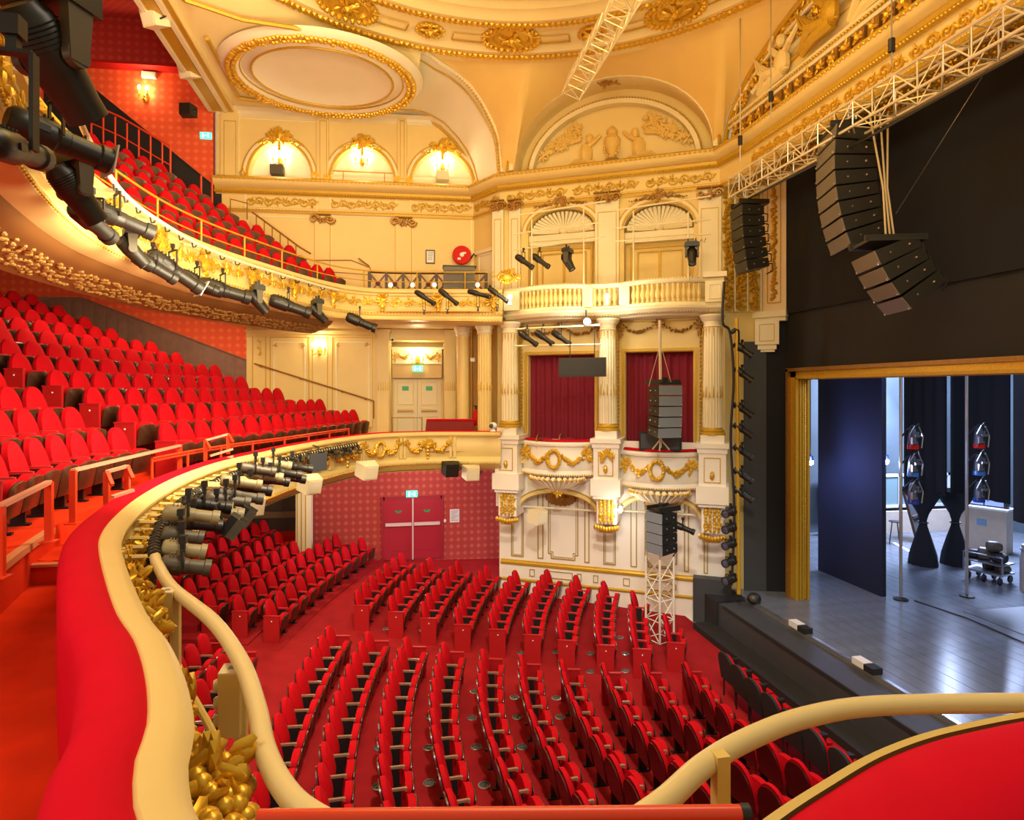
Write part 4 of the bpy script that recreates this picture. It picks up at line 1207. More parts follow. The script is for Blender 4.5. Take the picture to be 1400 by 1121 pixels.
# ------------------------------------------------------------------ balustraded gallery above the boxes
bp = []
for px, o in ((690, .75), (712, .95), (725, 1.08), (740, 1.17), (758, 1.2), (775, 1.17), (790, 1.08), (802, .95), (806, .9), (850, .9), (856, .97), (870, 1.1), (888, 1.18), (908, 1.21), (928, 1.18), (946, 1.1), (960, .97), (966, .92), (990, .92)):
    bp.append(CW.p(CW.s(px, o), o, 0))
P2 = [Vector((p.x, p.y)) for p in bp]
mb = MB()
mb.sweep(P2, [(-1.3, 1.80), (-.25, 1.80), (-.2, 1.84), (-.05, 1.86), (0, 1.90), (.05, 1.95), (.06, 2.0), (-.02, 2.03), (-.02, 2.10), (-.2, 2.10), (-1.3, 2.06)])
bs = struct('floor_gallery_boxes', mb, CREAM2, 30)
m = MB(); m.sweep(P2, [(-.17, 2.56), (-.18, 2.62), (-.1, 2.68), (.0, 2.68), (.04, 2.64), (.02, 2.58), (-.02, 2.55)], True)
rl = struct('trim_balustrade_rail', m, CREAM2, 30)
bq, BL = path_at([p for p in P2])
nB = 46
for i in range(nB):
    t = BL * (i + .5) / nB; p = pp(bq, t, -.08, 0); x = proj(p)[0]
    if 796 < x < 812 or 846 < x < 862 or x > 962: continue
    m = MB(); m.lathe([(.03, 2.10), (.045, 2.12), (.045, 2.16), (.03, 2.18), (.05, 2.24), (.068, 2.30), (.05, 2.38), (.028, 2.46), (.04, 2.50), (.04, 2.55)], p, 8)
    g = obj('baluster', m, CREAM, bs)
for x0, x1 in ((797, 811), (847, 861), (964, 990), (690, 711)):
    m = MB(); a, b = CW.s(x0, .9), CW.s(x1, .9); m.wbox(CW, a, b, .6, .98, 2.08, 2.58); q = obj('pier', m, CREAM2, bs, smooth=0)
m = MB(); a, b = CW.s(963, .95), CW.s(992, .95); m.wbox(CW, a - .03, b + .03, .5, 1.05, 2.66, 2.78); m.wframe(CW, a + .1, b - .1, 2.15, 2.5, .015, .98, 1.0); obj('pier_cap', m, CREAM2, bs, smooth=0)
g = MB()
for i in range(int(BL / .07)): g.blob(pp(bq, i * .07, -.04, 1.87), .02); g.blob(pp(bq, i * .07, .03, 2.66), .014)
o = obj('bead_moulding', g, GOLDP, bs); o['kind'] = 'stuff'

# ------------------------------------------------------------------ wall of niches
ni = []
for xa, xb, ysp, yt in ((722, 813, 314, 284), (853, 949, 309, 276)):
    a, b = S(xa), S(xb); zs = CW.z((xa + xb) / 2, ysp); zt = CW.z((xa + xb) / 2, yt); ni.append(((a + b) / 2, (b - a) / 2, zs, zt - zs))
mb = MB(); arch_wall(mb, CW, 0, CW.L + .1, 2.0, 5.06, ni, 0, .38); mb.wbox(CW, 0, CW.L + .1, -.5, -.38, 1.9, 5.1)
wn = struct('wall_niches', mb, CREAM, 0)
for i, (c, hw, zs, h) in enumerate(ni):
    m = MB(); arch_mould(m, CW, c, hw + .02, zs, h + .02, .04, 0, .05); arch_mould(m, CW, c, hw + .14, zs, h + .14, .03, 0, .05); obj('arch_moulding', m, GOLDP, wn)
    m = MB(); arch_mould(m, CW, c, hw + .06, zs, h + .06, .08, 0, .03); obj('arch_band', m, CREAM2, wn)
    q0 = CW.p(c, -.30, zs - .02)
    g = MB()
    for k in range(21):
        a = PI * (k + .5) / 21
        e = q0 + UC * (hw * .95 * math.cos(a)) + UZ3 * (h * .95 * math.sin(a)) + W_n3(CW) * .12
        g.tube([q0 + UC * (.12 * math.cos(a)) + UZ3 * (.12 * math.sin(a)), q0.lerp(e, .6) - W_n3(CW) * .04, e], [.012, .04, .055], 5)
    g.ball(q0 + UZ3 * .06, (.14, .1, .11), 10)
    obj('niche_shell', g, CREAM2, wn)
    g = MB(); garland(g, q0 - UC * .55, q0 + UC * .55, .06, .035, 16, i); obj('garland', g, GOLDP, wn)
    m = MB(); m.wbox(CW, c - hw, c + hw, -.38, -.12, zs - .24, zs - .08); m.wbox(CW, c - hw, c + hw, -.38, -.16, zs - .34, zs - .24); obj('niche_cornice', m, CREAM2, wn, smooth=0)
    m = MB(); m.wframe(CW, c - hw + .12, c + hw - .12, 2.1, zs - .42, .05, -.38, -.32); m.wframe(CW, c - hw + .3, c + hw - .3, 2.1, zs - .55, .03, -.38, -.33); m.wbox(CW, c - .03, c + .03, -.38, -.34, 2.1, zs - .55); obj('door_panel', m, GOLDP, wn, smooth=0)
    g = MB(); t = CW.p(c, .06, zs + h + .16)
    spray(g, t, UC, UZ3, .16, .16, 26, i, .06)
    for f in (-1, 1): garland(g, t, t + UC * .72 * f - UZ3 * .08, .03, .04, 12, i); scroll(g, t + UC * .3 * f, UC, UZ3, .09, 1.2, .025, f, 10)
    obj('cartouche', g, GOLDD, wn)
for x0, x1, y in ((675, 690, 284), (698, 713, 283), (815, 847, 273), (955, 986, 267)):
    m = MB(); a, b = S(x0), S(x1); zc = CW.z((x0 + x1) / 2, y); m.wbox(CW, a, b, 0, .12, 2.05, 5.0)
    p = obj('pilaster', m, CREAM2, wn, smooth=0)
    m = MB(); m.wframe(CW, a + .06, b - .06, 2.3, zc - .35, .015, .12, .135); obj('panel_moulding', m, GOLDP, p, smooth=0)
    g = MB()
    for f in (-1, 1): scroll(g, CW.p((a + b) / 2 + f * (b - a) * .38, .16, zc), UC, UZ3, .12, 1.4, .04, f, 14)
    for k in range(9): g.blob(CW.p(a + (b - a) * k / 8, .16, zc + .15), (.05, .05, .03))
    garland(g, CW.p(a + .05, .18, zc), CW.p(b - .05, .18, zc), .1, .04, 9, int(x0)); spray(g, CW.p((a + b) / 2, .2, zc), UC, UZ3, .1, .1, 10, 2, .05)
    obj('capital', g, GOLDD, p)

# ------------------------------------------------------------------ proscenium
XP = 9.5
A1 = Wall((8.0, 14.3), (9.05, 14.15)); A2 = Wall((9.05, 14.15), (9.42, 13.72))
mb = MB(); mb.wbox(A1, 0, A1.L, -.3, 0, 1.95, 5.15); mb.wbox(A1, 0, A1.L, -.3, -.05, -5.8, 1.95)
wsp = struct('wall_proscenium_splay', mb, CREAM, 0)
UA1 = Vector((A1.u.x, A1.u.y, 0)); R = random.Random(5)
for k, (s0, s1) in enumerate(((.05, .30), (.36, .62), (.68, .98))):
    g = MB()
    for i in range(46):
        z = 2.1 + i * .066; c = A1.p((s0 + s1) / 2, .05, z)
        g.blob(c + UA1 * R.uniform(-.1, .1), (.07, .05, .05)); g.blob(c + UA1 * R.uniform(-.12, .12), (.05, .05, .06))
        if i % 6 == 0: scroll(g, c, UA1, UZ3, .12, 1.2, .035, 1 if i % 12 else -1, 10)
    obj('leaf_strip', g, GOLD, wsp)
for s in (.33, .65, .99):
    m = MB(); m.wbox(A1, s - .02, s + .02, 0, .08, 1.95, 5.15); obj('fillet', m, CREAM2, wsp, smooth=0)
mb = MB(); mb.wbox(A2, 0, A2.L, -.3, .02, 1.9, 5.15); wpl = struct('trim_proscenium_pilaster', mb, mat('peach_paint', (.78, .60, .36), .5), 0)
g = MB(); UA2 = Vector((A2.u.x, A2.u.y, 0))
for i in range(60):
    g.blob(A2.p(A2.L * .5 + R.uniform(-.05, .05), .04, 2.25 + i * .048), (.07, .05, .05))
obj('leaf_strip', g, GOLD, wpl)
m = MB(); m.wframe(A2, .12, A2.L - .12, 2.15, 5.1, .02, .02, .05); obj('panel_moulding', m, GOLDP, wpl, smooth=0)
mb = MB(); mb.wbox(A2, -.5, A2.L + .02, -.2, .12, 1.80, 1.95); mb.wbox(A2, -.42, A2.L, -.2, .06, 1.70, 1.80); struct('trim_impost', mb, CREAM2, 0)
m = MB(); A3 = Wall((8.78, 14.05), (9.22, 13.72)); m.wbox(A3, 0, A3.L, -.3, .0, 1.12, 1.72); m.wbox(A3, .06, A3.L - .06, -.3, -.04, 1.0, 1.12); m.wbox(A3, .1, A3.L - .1, -.3, -.08, .94, 1.0)
br = struct('trim_pendant_bracket', m, CREAM2, 0)
m = MB(); m.wframe(A3, .1, A3.L - .1, 1.2, 1.62, .015, 0, .015); obj('panel_moulding', m, GOLDP, br, smooth=0)
mb = MB(); A4 = Wall((8.55, 14.15), (9.06, 14.0)); mb.wbox(A4, 0, A4.L, -.05, 0, -5.1, 1.2); struct('wall_stage_return', mb, GREYB, 0)
mb = MB(); mb.wbox(A4, A4.L, A4.L + .62, -.06, -.01, -5.1, 1.7); struct('wall_black_return', mb, DRAPE, 0)
# flat soffit of the opening and the sounding board above
mb = MB(); mb.grid([[Vector((x, y, z)) for y in (14.2, 10, 6, 2)] for x, z in ((8.1, 5.0), (8.6, 5.12), (9.15, 5.2), (9.2, 5.15), (9.45, 5.15), (9.45, 5.3))])
sf_ = struct('ceiling_proscenium_soffit', mb, IVORY, 0)
for i in range(34):
    y = 13.9 - i * .34
    g = MB(); c = Vector((8.62, y, 5.06))
    wreath(g, c, (1, 0, .1), (0, 1, 0), .26, .05, 12, i, .11); spray(g, c, (1, 0, .1), (0, 1, 0), .2, .09, 10, i, .06)
    obj('coffer_leaf', g, GOLD, sf_)
g = MB()
for i in range(110): g.blob((9.02, 14.0 - i * .11, 5.13), (.05, .045, .04)); g.blob((8.22, 14.0 - i * .11, 4.99), (.05, .045, .04))
o = obj('bead_moulding', g, GOLD, sf_); o['kind'] = 'stuff'
mb = MB()
Ys = [14.3 - i * .4 for i in range(29)]
mb.grid([[Vector((8.25, y, 5.9)) for y in Ys], [Vector((8.25 + .5 * (1 - abs(y - 8.7) / 5.6), y, max(PA(y), 6.0) + .1)) for y in Ys]])
ty = struct('wall_sounding_board', mb, IVORY, 60)
arcf = lambda k, dx=0.0, n=40: [Vector((8.12 + dx + .5 * (1 - abs(y - 8.7) / 5.6), y, 6.05 + (PA(y) - 6.15) * k)) for y in [8.7 + 5.6 * (k * .5 + .5) * math.cos(PI * .86 * i / n) for i in range(n + 1)]]
for k, w in ((1.0, .07), (.86, .05), (.62, .07), (.50, .05)):
    m = MB(); m.tube(arcf(k), w, 6); obj('arch_rib', m, CREAM2 if k in (.86, .62) else GOLDP, ty)
g = MB()
for p in resample(arcf(.93), .16): spray(g, p, (0, 1, 0), UZ3, .13, .13, 6, int(p.y * 40), .08)
o = obj('leaf_arch', g, GOLD, ty)
for i, p in enumerate(resample(arcf(.74, -.02), .42)):
    g = MB(); wreath(g, p, (0, 1, 0), UZ3, .15, .05, 12, i); g.blob(p, .09); obj('rosette', g, GOLD, ty)
# coffered band above the cornice
for i in range(34):
    y = 13.8 - i * .34; m = MB()
    m.span(8.1, 8.28, y - .13, y + .13, 6.12, 6.40); q = obj('coffer', m, GOLDD, ty, smooth=0)
    g = MB(); c = Vector((8.07, y, 6.26)); spray(g, c, (0, 1, 0), UZ3, .11, .12, 9, i, .06); g.blob(c, .06); obj('coffer_leaf', g, GOLD, ty)
for z in (6.05, 6.46, 6.6):
    m = MB(); m.tube([(8.12, 14.1, z), (8.12, 2, z)], .045, 6); obj('band_moulding', m, CREAM2, ty)
g = MB()
for i in range(150): g.blob((8.08, 14.0 - i * .08, 6.53), (.03, .03, .035))
o = obj('bead_moulding', g, GOLDP, ty); o['kind'] = 'stuff'
# reclining relief figures: limbs and drapery swirls between the ribs
for i, y in enumerate((12.1, 10.6, 9.2, 7.6)):
    g = MB(); z = 6.75 + .18 * (i % 2); x = 8.2
    g.ball((x, y, z + .3), (.16, .22, .3), 10); g.ball((x - .05, y - .05, z + .75), (.12, .12, .14), 8)
    g.tube([(x, y + .05, z + .15), (x - .12, y + .45, z + .25), (x - .05, y + .8, z - .02)], [.14, .12, .06], 7)
    g.tube([(x, y - .05, z + .1), (x - .1, y + .35, z + .0), (x - .05, y + .75, z - .12)], [.13, .11, .06], 7)
    g.tube([(x, y - .1, z + .5), (x - .1, y - .4, z + .55), (x - .05, y - .65, z + .8)], [.08, .065, .04], 6)
    g.tube([(x, y + .1, z + .5), (x - .1, y + .3, z + .75), (x - .05, y + .25, z + 1.0)], [.08, .06, .04], 6)
    for k in range(6): g.tube([(x - .06, y - .3 + .1 * k, z + .05), (x - .1, y + .1 + .12 * k, z + .2 + .04 * k), (x - .04, y + .5 + .1 * k, z + .4 + .1 * k)], [.03, .045, .02], 5)
    obj('relief_figure', g, GOLDP if i % 2 else IVORY, ty)

PW = Wall((8.15, 13.2), (8.15, 2.0))
for i in range(6):
    g = MB(); rinceau(g, PW, .1 + i * 1.5, 1.5 + i * 1.5, 5.34, .30, .07, 5, 60 + i); obj('frieze_scroll', g, GOLD, ent)
g = MB(); beads(g, along(PW, 5.58, .14, 0, PW.L, .07), (.03, .03, .035)); beads(g, along(PW, 5.86, .36, 0, PW.L, .12), (.03, .03, .03)); beads(g, along(PW, 5.12, .06, 0, PW.L, .09), .025)
o = obj('bead_moulding', g, GOLD, ent); o['kind'] = 'stuff'
# black masking, gilded frame
mb = MB()
mb.span(XP, XP + .08, 1.5, 14.3, .40, 2.0); mb.span(XP, XP + .08, 13.5, 14.3, -5.05, .40)
struct('wall_proscenium_masking', mb, BLACK, 0)
m = MB(); rows = []
for z in (1.86, 3.5, 5.25):
    rows.append([Vector((9.44 - .02 * math.sin(i * .9) - .012 * math.sin(i * 2.3), 14.1 - i * .16, z)) for i in range(78)])
m.grid(rows); m.grid([[p + Vector((.03, 0, 0)) for p in r] for r in rows])
o = obj('masking_pelmet', m, DRAPE, smooth=80); tag(o, 'wide black cloth pelmet filling the upper proscenium behind the line arrays', 'curtain')
GX0, GX1 = 9.38, 9.72
m = MB(); m.span(GX0, GX1, 13.3, 13.55, -5.0, .46); fr = obj('proscenium_surround', m, GOLD); tag(fr, 'gilded picture frame bordering the stage opening', 'frame')
m = MB(); m.span(GX0, GX1, 2.0, 13.55, .30, .47); obj('head_rail', m, GOLD, fr, smooth=0)
for x0, x1, d in ((9.36, 9.42, .04), (9.46, 9.50, .05), (9.52, 9.56, .06), (9.66, 9.72, .05)):
    m = MB(); m.span(x0, x1, 13.3 - d, 13.32, -5.0, .30); m.span(x0, x1, 2.0, 13.3, .30 - d, .32); obj('frame_rib', m, GOLDP, fr, smooth=0)
g = MB()
for i in range(130): g.blob((9.61, 13.28, -4.96 + i * .04), (.03, .03, .022))
for i in range(220): g.blob((9.61, 13.3 - i * .05, .28), (.03, .03, .022))
o = obj('leaf_strip', g, GOLD, fr)
m = MB(); m.span(9.30, 9.38, 13.50, 13.58, -5.0, .50); m.span(9.3, 9.38, 2.0, 13.58, .44, .52); obj('outer_fillet', m, GOLDD, fr, smooth=0)
# ------------------------------------------------------------------ stage
ZS = -5.0
mb = MB(); mb.span(8.3, 22, 1, 20, -5.4, ZS - .03)
sf = struct('floor_stage', mb, BLACK, 0)
base_b = None
for i in range(44):
    if base_b is None:
        m = MB(); m.span(0.004, .296, 1, 19.5, ZS - .03, ZS); base_b = obj('plank', m, STAGE, sf, smooth=0); base_b.location.x = 8.3
    else:
        c = base_b.copy(); COL.objects.link(c); c.location.x = 8.3 + .3 * i; c.location.z = (-.002, 0, -.001)[i % 3]
mb = MB(); mb.span(7.55, 8.3, 2, 13.6, -5.6, -5.07)
ap = struct('floor_apron', mb, GREYB, 0)
m = MB(); m.span(8.24, 8.32, 2, 13.6, -5.07, -4.98); obj('stage_edge', m, STEEL, ap, smooth=0)
m = MB(); m.span(7.53, 7.56, 2, 13.4, -5.11, -5.05); obj('apron_nosing', m, BLACK, ap, smooth=0)
mb = MB(); mb.span(7.05, 7.55, 2, 13.9, -5.95, -5.60); struct('floor_orchestra_step', mb, BLACK, 0)
mb = MB(); mb.span(7.5, 9.3, 13.6, 14.6, -5.95, -5.02); struct('floor_stage_wing', mb, BLACK, 0)
mb = MB(); mb.span(8.3, 22, 19.5, 19.7, -5, 3); mb.span(21.5, 21.7, 1, 19.7, -5, 4)
struct('wall_stage_wings', mb, mat('wing_wall', (.10, .13, .15), .7, noise=.3, nscale=1), 0)
mb = MB(); mb.span(9.8, 21.7, 1, 20, 2.6, 2.8); struct('ceiling_stage_grid', mb, DRAPE, 0)
m = MB(); a, b = on_z(1290, 812, ZS), on_z(1400, 862, ZS)
m.span(12.6, 15.0, 9.6, 11.9, ZS, ZS + .012); o = obj('floor_mat', m, MAT_, smooth=0); tag(o, 'large pale grey mat lying on the glossy stage floor', 'mat')
m = MB(); p, q = on_z(1222, 742, ZS), on_z(1262, 764, ZS); m.bar(p + UZ3 * .004, q + UZ3 * .004, .12, .006); o = obj('floor_tape', m, WHITE, smooth=0); tag(o, 'white tape line on the wing floor beyond the navy masking flat', 'tape')
m = MB(); p, q = on_z(1250, 822, ZS), on_z(1400, 880, ZS)
m.tube([p + UZ3 * .02, p.lerp(q, .5) + Vector((.15, .1, .02)), q + UZ3 * .02], .015, 6); o = obj('floor_cable', m, CABLE); tag(o, 'thin dark cable lying across the stage boards beside the mat', 'cable')

def cloth_x(X, y0, y1, z0, z1, n=24, amp=.03, k=1.0):
    m = MB(); rows = []
    for z in (z0, (z0 + z1) / 2, z1):
        rows.append([Vector((X + amp * math.sin(i * 1.3 * k), y0 + (y1 - y0) * i / n, z)) for i in range(n + 1)])
    m.grid(rows); m.grid([[p + Vector((.03, 0, 0)) for p in r] for r in rows]); return m
m = MB(); m.span(11.55, 11.62, 13.1, 15.4, ZS, 2.5)
o = obj('masking_flat', m, NAVY, smooth=0); tag(o, 'tall navy masking flat standing just inside the gilded stage frame', 'flat')
for y in (13.14, 15.36): m = MB(); m.span(11.62, 11.68, y - .03, y + .03, ZS, 2.5); obj('batten', m, IRON, o, smooth=0)
def tied_drape(px, py, wl, wr, label, ytop_px, X):
    Y = on_x(px, X) * 1; t = (px - CX) / F; d = X / (SN + t * CS); Y = d * (CS - t * SN)
    root = thing('tied_drape', label, 'curtain', (X, Y, ZS))
    zk = (Y0 - ytop_px) / F * d - ZS
    a, b = wl * d / F, wr * d / F
    m = cloth_x(0, -b * .9, a * .9, zk + .05, 7.2, 20, .04); lpart('upper_cloth', m, DRAPE, root, 80)
    m = MB(); rows = []
    for z, w in ((0, .42), (.3, .38), (.75, .24), (1.1, .12), (1.25, .10), (1.45, .16), (zk - .1, .42), (zk + .15, .6)):
        rows.append([Vector((w * .8 * math.sin(2 * PI * i / 20) * (1 + .08 * math.sin(i * 3)), w * math.cos(2 * PI * i / 20), z)) for i in range(21)])
    m.grid(rows); lpart('tied_cloth', m, DRAPE, root, 80)
    m = MB(); m.tube([Vector((.12 * math.cos(k * PI / 6), .13 * math.sin(k * PI / 6), 1.2)) for k in range(13)], .02, 6); lpart('tie_cord', m, IRON, root)
tied_drape(1262, 770, 38, 40, 'black drape tied into a narrow waist, nearer to the navy flat', 676, 14.9)
tied_drape(1306, 770, 10, 85, 'black drape tied into a narrow waist, beside the plywood desk', 678, 15.8)
m = cloth_x(13.9, 8.6, 11.9, ZS + 2.0, 2.5, 30, .05); o = obj('leg_drape', m, DRAPE, smooth=80); tag(o, 'wide charcoal leg drape hanging behind the second lighting boom', 'curtain')
m = cloth_x(17.6, 9, 14.2, ZS, 2.5, 30, .05); o = obj('backcloth', m, DRAPE, smooth=80); tag(o, 'black backcloth closing the stage behind the wheeled cart', 'curtain')
m = cloth_x(10.35, 14.6, 15.2, ZS, 2.5, 10, .03); o = obj('tormentor_drape', m, DRAPE, smooth=80); tag(o, 'narrow black drape in the slit between gilded frame and navy flat', 'curtain')
# plywood desk with a blue window above
X, Y = 18.1, 16.5
root = thing('plywood_desk', 'plywood desk with a blue lit hatch above it in the far wing', 'desk', (X, Y, ZS), rz=.45)
m = MB(); m.span(-.3, .3, -.75, .55, .0, 1.3); lpart('body', m, CRATE, root, 0)
m = MB(); m.span(-.34, .34, -.8, .6, 1.3, 1.36); lpart('top', m, WHITE, root, 0)
m = MB(); m.span(.0, .1, -.7, .5, 1.36, 2.1)
m.span(-.08, .12, -.72, -.62, 1.36, 2.15); m.span(-.08, .12, .42, .52, 1.36, 2.15); m.span(-.08, .12, -.72, .52, 2.05, 2.15); lpart('hatch_frame', m, IRON, root, 0)
m = MB(); m.span(-.02, .0, -.62, -.12, 1.4, 2.05); m.span(-.02, .0, -.08, .42, 1.4, 2.05); lpart('pane', m, GLASS, root, 0)
m = MB(); m.span(-.31, -.30, -.25, 0, .8, 1.0); lpart('label_plate', m, mat('blue_plate', (.2, .35, .5), .5), root, 0)
# clutter in the far wing: a glazed screen, a low boarded wall, a leaning panel, a stool
root = thing('glazed_screen', 'wide glazed screen leaning at the back of the wing', 'screen', (17.2, 19.3, ZS + .9))
m = MB(); m.wframe(Wall((14, 0), (14.01, 0)), 0, .01, 0, .01) if 0 else None
for k in range(5):
    m = MB(); m.span(-2.6 + k * 1.04, -1.62 + k * 1.04, -.02, .02, 0, 1.0); lpart('pane', m, mat('teal_pane', (.22, .32, .33), .15) if k == 0 else bpy.data.materials['teal_pane'], root, 0)
m = MB()
for k in range(6): m.span(-2.66 + k * 1.04, -2.58 + k * 1.04, -.05, .05, -.1, 1.1)
m.span(-2.66, 2.62, -.05, .05, 1.0, 1.1); m.span(-2.66, 2.62, -.05, .05, -.1, 0); lpart('frame', m, WHITE, root, 0)
m = MB(); m.span(14.4, 20.0, 18.9, 19.0, ZS, ZS + .75); o = obj('low_board_wall', m, CRATE, smooth=0); tag(o, 'low plywood boarding running along the back of the wing', 'boarding')
root = thing('leaning_panel', 'tall framed scenery panel leaning between the two tied drapes', 'panel', (17.0, 17.6, ZS), rz=.5)
m = MB(); m.bar((-.3, 0, 0), (-.1, .5, 1.7), .08); m.bar((.5, 0, 0), (.7, .5, 1.7), .08); m.bar((-.1, .5, 1.7), (.7, .5, 1.7), .08); m.bar((-.2, .2, .8), (.6, .2, .8), .08); lpart('frame', m, BROWNB, root, 0)
m = MB(); m.hexa([Vector(q) for q in ((-.28, .03, .02), (.5, .03, .02), (.5, .05, .02), (-.28, .05, .02), (-.1, .5, 1.66), (.68, .5, 1.66), (.68, .53, 1.66), (-.1, .53, 1.66))]); lpart('board', m, GREYB, root, 0)
root = thing('wing_stool', 'thin legged stool standing in the wing beside the first tied drape', 'stool', (16.0, 17.6, ZS))
m = MB(); m.lathe([(0, .7), (.17, .7), (.18, .73), (0, .75)], (0, 0, 0), 14); lpart('seat', m, IRON, root)
for a in range(4): m = MB(); m.tube([(.1 * math.cos(a * 1.57), .1 * math.sin(a * 1.57), .7), (.2 * math.cos(a * 1.57), .2 * math.sin(a * 1.57), 0)], .014, 5); lpart('leg', m, IRON, root)
# wheeled cart with bags
root = thing('equipment_cart', 'low wheeled equipment cart loaded with lamps near the right edge of the stage', 'cart', (15.3, 13.7, ZS), rz=.3); root.scale = (.8, .8, .8)
m = MB(); m.span(-.4, .4, -.55, .55, .30, .36); m.bar((-.4, -.55, .3), (-.4, -.55, .9), .04); m.bar((-.4, .55, .3), (-.4, .55, .9), .04); m.bar((-.4, -.55, .9), (-.4, .55, .9), .04); m.span(-.4, .4, -.55, .55, .62, .66); lpart('frame', m, STEEL, root, 0)
for x in (-.32, .32):
    for y in (-.45, .0, .45):
        m = MB(); m.lathe([(.0, -.03), (.12, -.03), (.13, 0), (.12, .03), (0, .03)], (x, y, .13), 14, xform((1, 0, 0), (0, 0, 1)).to_3x3()); m.bar((x, y, .13), (x, y, .30), .03); lpart('wheel', m, IRON, root)
for k, (x, y, z, r) in enumerate(((0, -.3, .82, .17), (.05, .12, .85, .2), (0, .42, .8, .14), (0, -.15, 1.15, .17), (.1, 0, .46, .13), (.1, -.35, .46, .13))):
    m = MB(); m.lathe([(0, -.2), (r * .7, -.2), (r, -.1), (r, .15), (r * .8, .2), (0, .18)], (x, y, z), 14, xform((0, 0, 1), (1, .3 * k, .1)).to_3x3()); lpart('lamp_body', m, LAMPG if k % 2 else IRON, root)
root = thing('cable_bin', 'upright pale cylinder bin beside the wheeled cart on stage', 'bin', (15.45, 12.8, ZS))
m = MB(); m.lathe([(.0, 0), (.17, 0), (.17, .8), (.14, .95), (.13, 1.15), (0, 1.15)], (0, 0, 0), 18); lpart('body', m, mat('pale_bin', (.42, .40, .36), .5), root)
m = MB(); m.lathe([(.15, 1.0), (.17, 1.03), (.15, 1.06)], (0, 0, 0), 18); lpart('rim', m, STEEL, root)
# lighting booms on stage
def boom(X, Y, label, z1=7.4, lamps=((3.9, REDP), (3.25, BLUEG), (2.6, BLUEG))):
    root = thing('lighting_boom', label, 'boom', (X, Y, ZS))
    m = MB(); m.tube([(0, 0, 0), (0, 0, z1)], .035, 8); lpart('pole', m, STEEL, root)
    m = MB(); m.lathe([(0, 0), (.16, 0), (.16, .03), (.05, .06), (0, .06)], (0, 0, 0), 14); lpart('foot', m, IRON, root)
for X, Y, w in ((11.85, 12.85, 'beside the navy flat'), (13.6, 12.75, 'in front of the charcoal leg drape')):
    boom(X, Y, 'thin steel lighting boom standing ' + w)
    for k, (z, gm, nm) in enumerate(((3.85, REDP, 'upper'), (3.2, BLUEG, 'middle'), (2.55, mat('deep_blue_gel', (.02, .05, .4), .3), 'lowest'))):
        root = thing('parcan_lamp', f'{nm} lamp clamped to the boom {w}', 'lamp', (X + .22, Y - .12, ZS + z))
        m = MB(); M = xform((1, 0, 0), (0, 1, 0)).to_3x3()
        m.lathe([(0, .24), (.05, .24), (.08, .16), (.10, .02), (.11, -.10), (.11, -.16)], (0, 0, 0), 14); lpart('can', m, mat('dull_can', (.06, .065, .075), .5, .1) if 'dull_can' not in bpy.data.materials else bpy.data.materials['dull_can'], root)
        m = MB(); m.box((.1, .05, .1), (.12, .14, .1)); m.box((-.08, -.1, -.05), (.1, .06, .16)); m.tube([(-.15, -.1, -.2), (-.2, -.12, .1), (-.05, -.1, .3)], .014, 5); m.tube([(.12, -.12, -.22), (.18, -.1, .05), (.05, -.12, .28)], .016, 5); m.box((.02, -.13, .06), (.16, .03, .05)); m.box((-.05, -.12, -.1), (.12, .03, .04)); lpart('bracket', m, STEEL, root, 0)
        m = MB(); m.lathe([(.115, -.15), (.12, -.18), (.12, -.25), (.11, -.25), (.1, -.22), (0, -.22)], (0, 0, 0), 14); lpart('gel', m, gm, root)
        m = MB(); m.tube([(-.2, .1, .05), (-.17, 0, .2), (0, 0, .32), (.17, 0, .2), (.17, 0, .0)], .018, 6); lpart('yoke', m, IRON, root)
        m = MB(); m.tube([(.05, .02, .25), (.25, .1, .35), (.3, .1, .1), (.1, .05, -.1)], .012, 5); lpart('cable', m, CABLE, root)
# small work lights on stage
for nm, (px, py, d), lb in (('a', (1108, 632, 15.9), 'blue white work light shining in the slit behind the gilded frame'), ('b', (1211, 631, 15.6), 'blue white work light shining beside the edge of the navy flat')):
    p = at(px, py, d); root = thing('work_light', lb, 'lamp', p)
    m = MB(); m.ball((0, 0, 0), .075, 12); lpart('bulb', m, BULBB, root)
    m = MB(); m.lathe([(.05, .03), (.07, .06), (.06, .16), (0, .18)], (0, 0, 0), 12); lpart('socket', m, mat('blue_socket', (.03, .05, .5), .4), root)
    m = MB(); m.tube([(0, 0, .16), (0, 0, 2.5 - p.z)], .012, 5); lpart('cable', m, CABLE, root)
    lamp('work_light_glow', 'POINT', p + Vector((-.12, -.12, -.05)), 110, (.40, .50, 1.0), .05)
lamp('stage_fill', 'AREA', (13.0, 10.5, 2.3), 330, (.50, .62, 1.0), 3.0, (12.5, 11.5, -5), 4.0)  # added unseen fills here and below, for stage, wings and floor reflections
lamp('wing_fill', 'AREA', (17.5, 17.0, 2.2), 1500, (.52, .64, 1.0), 2.0, (17, 17.5, -5), 2.0)
lamp('wing_back_fill', 'AREA', (19.0, 17.5, .5), 1700, (.50, .62, 1.0), 2.0, (11.0, 10.0, -5), 2.0)
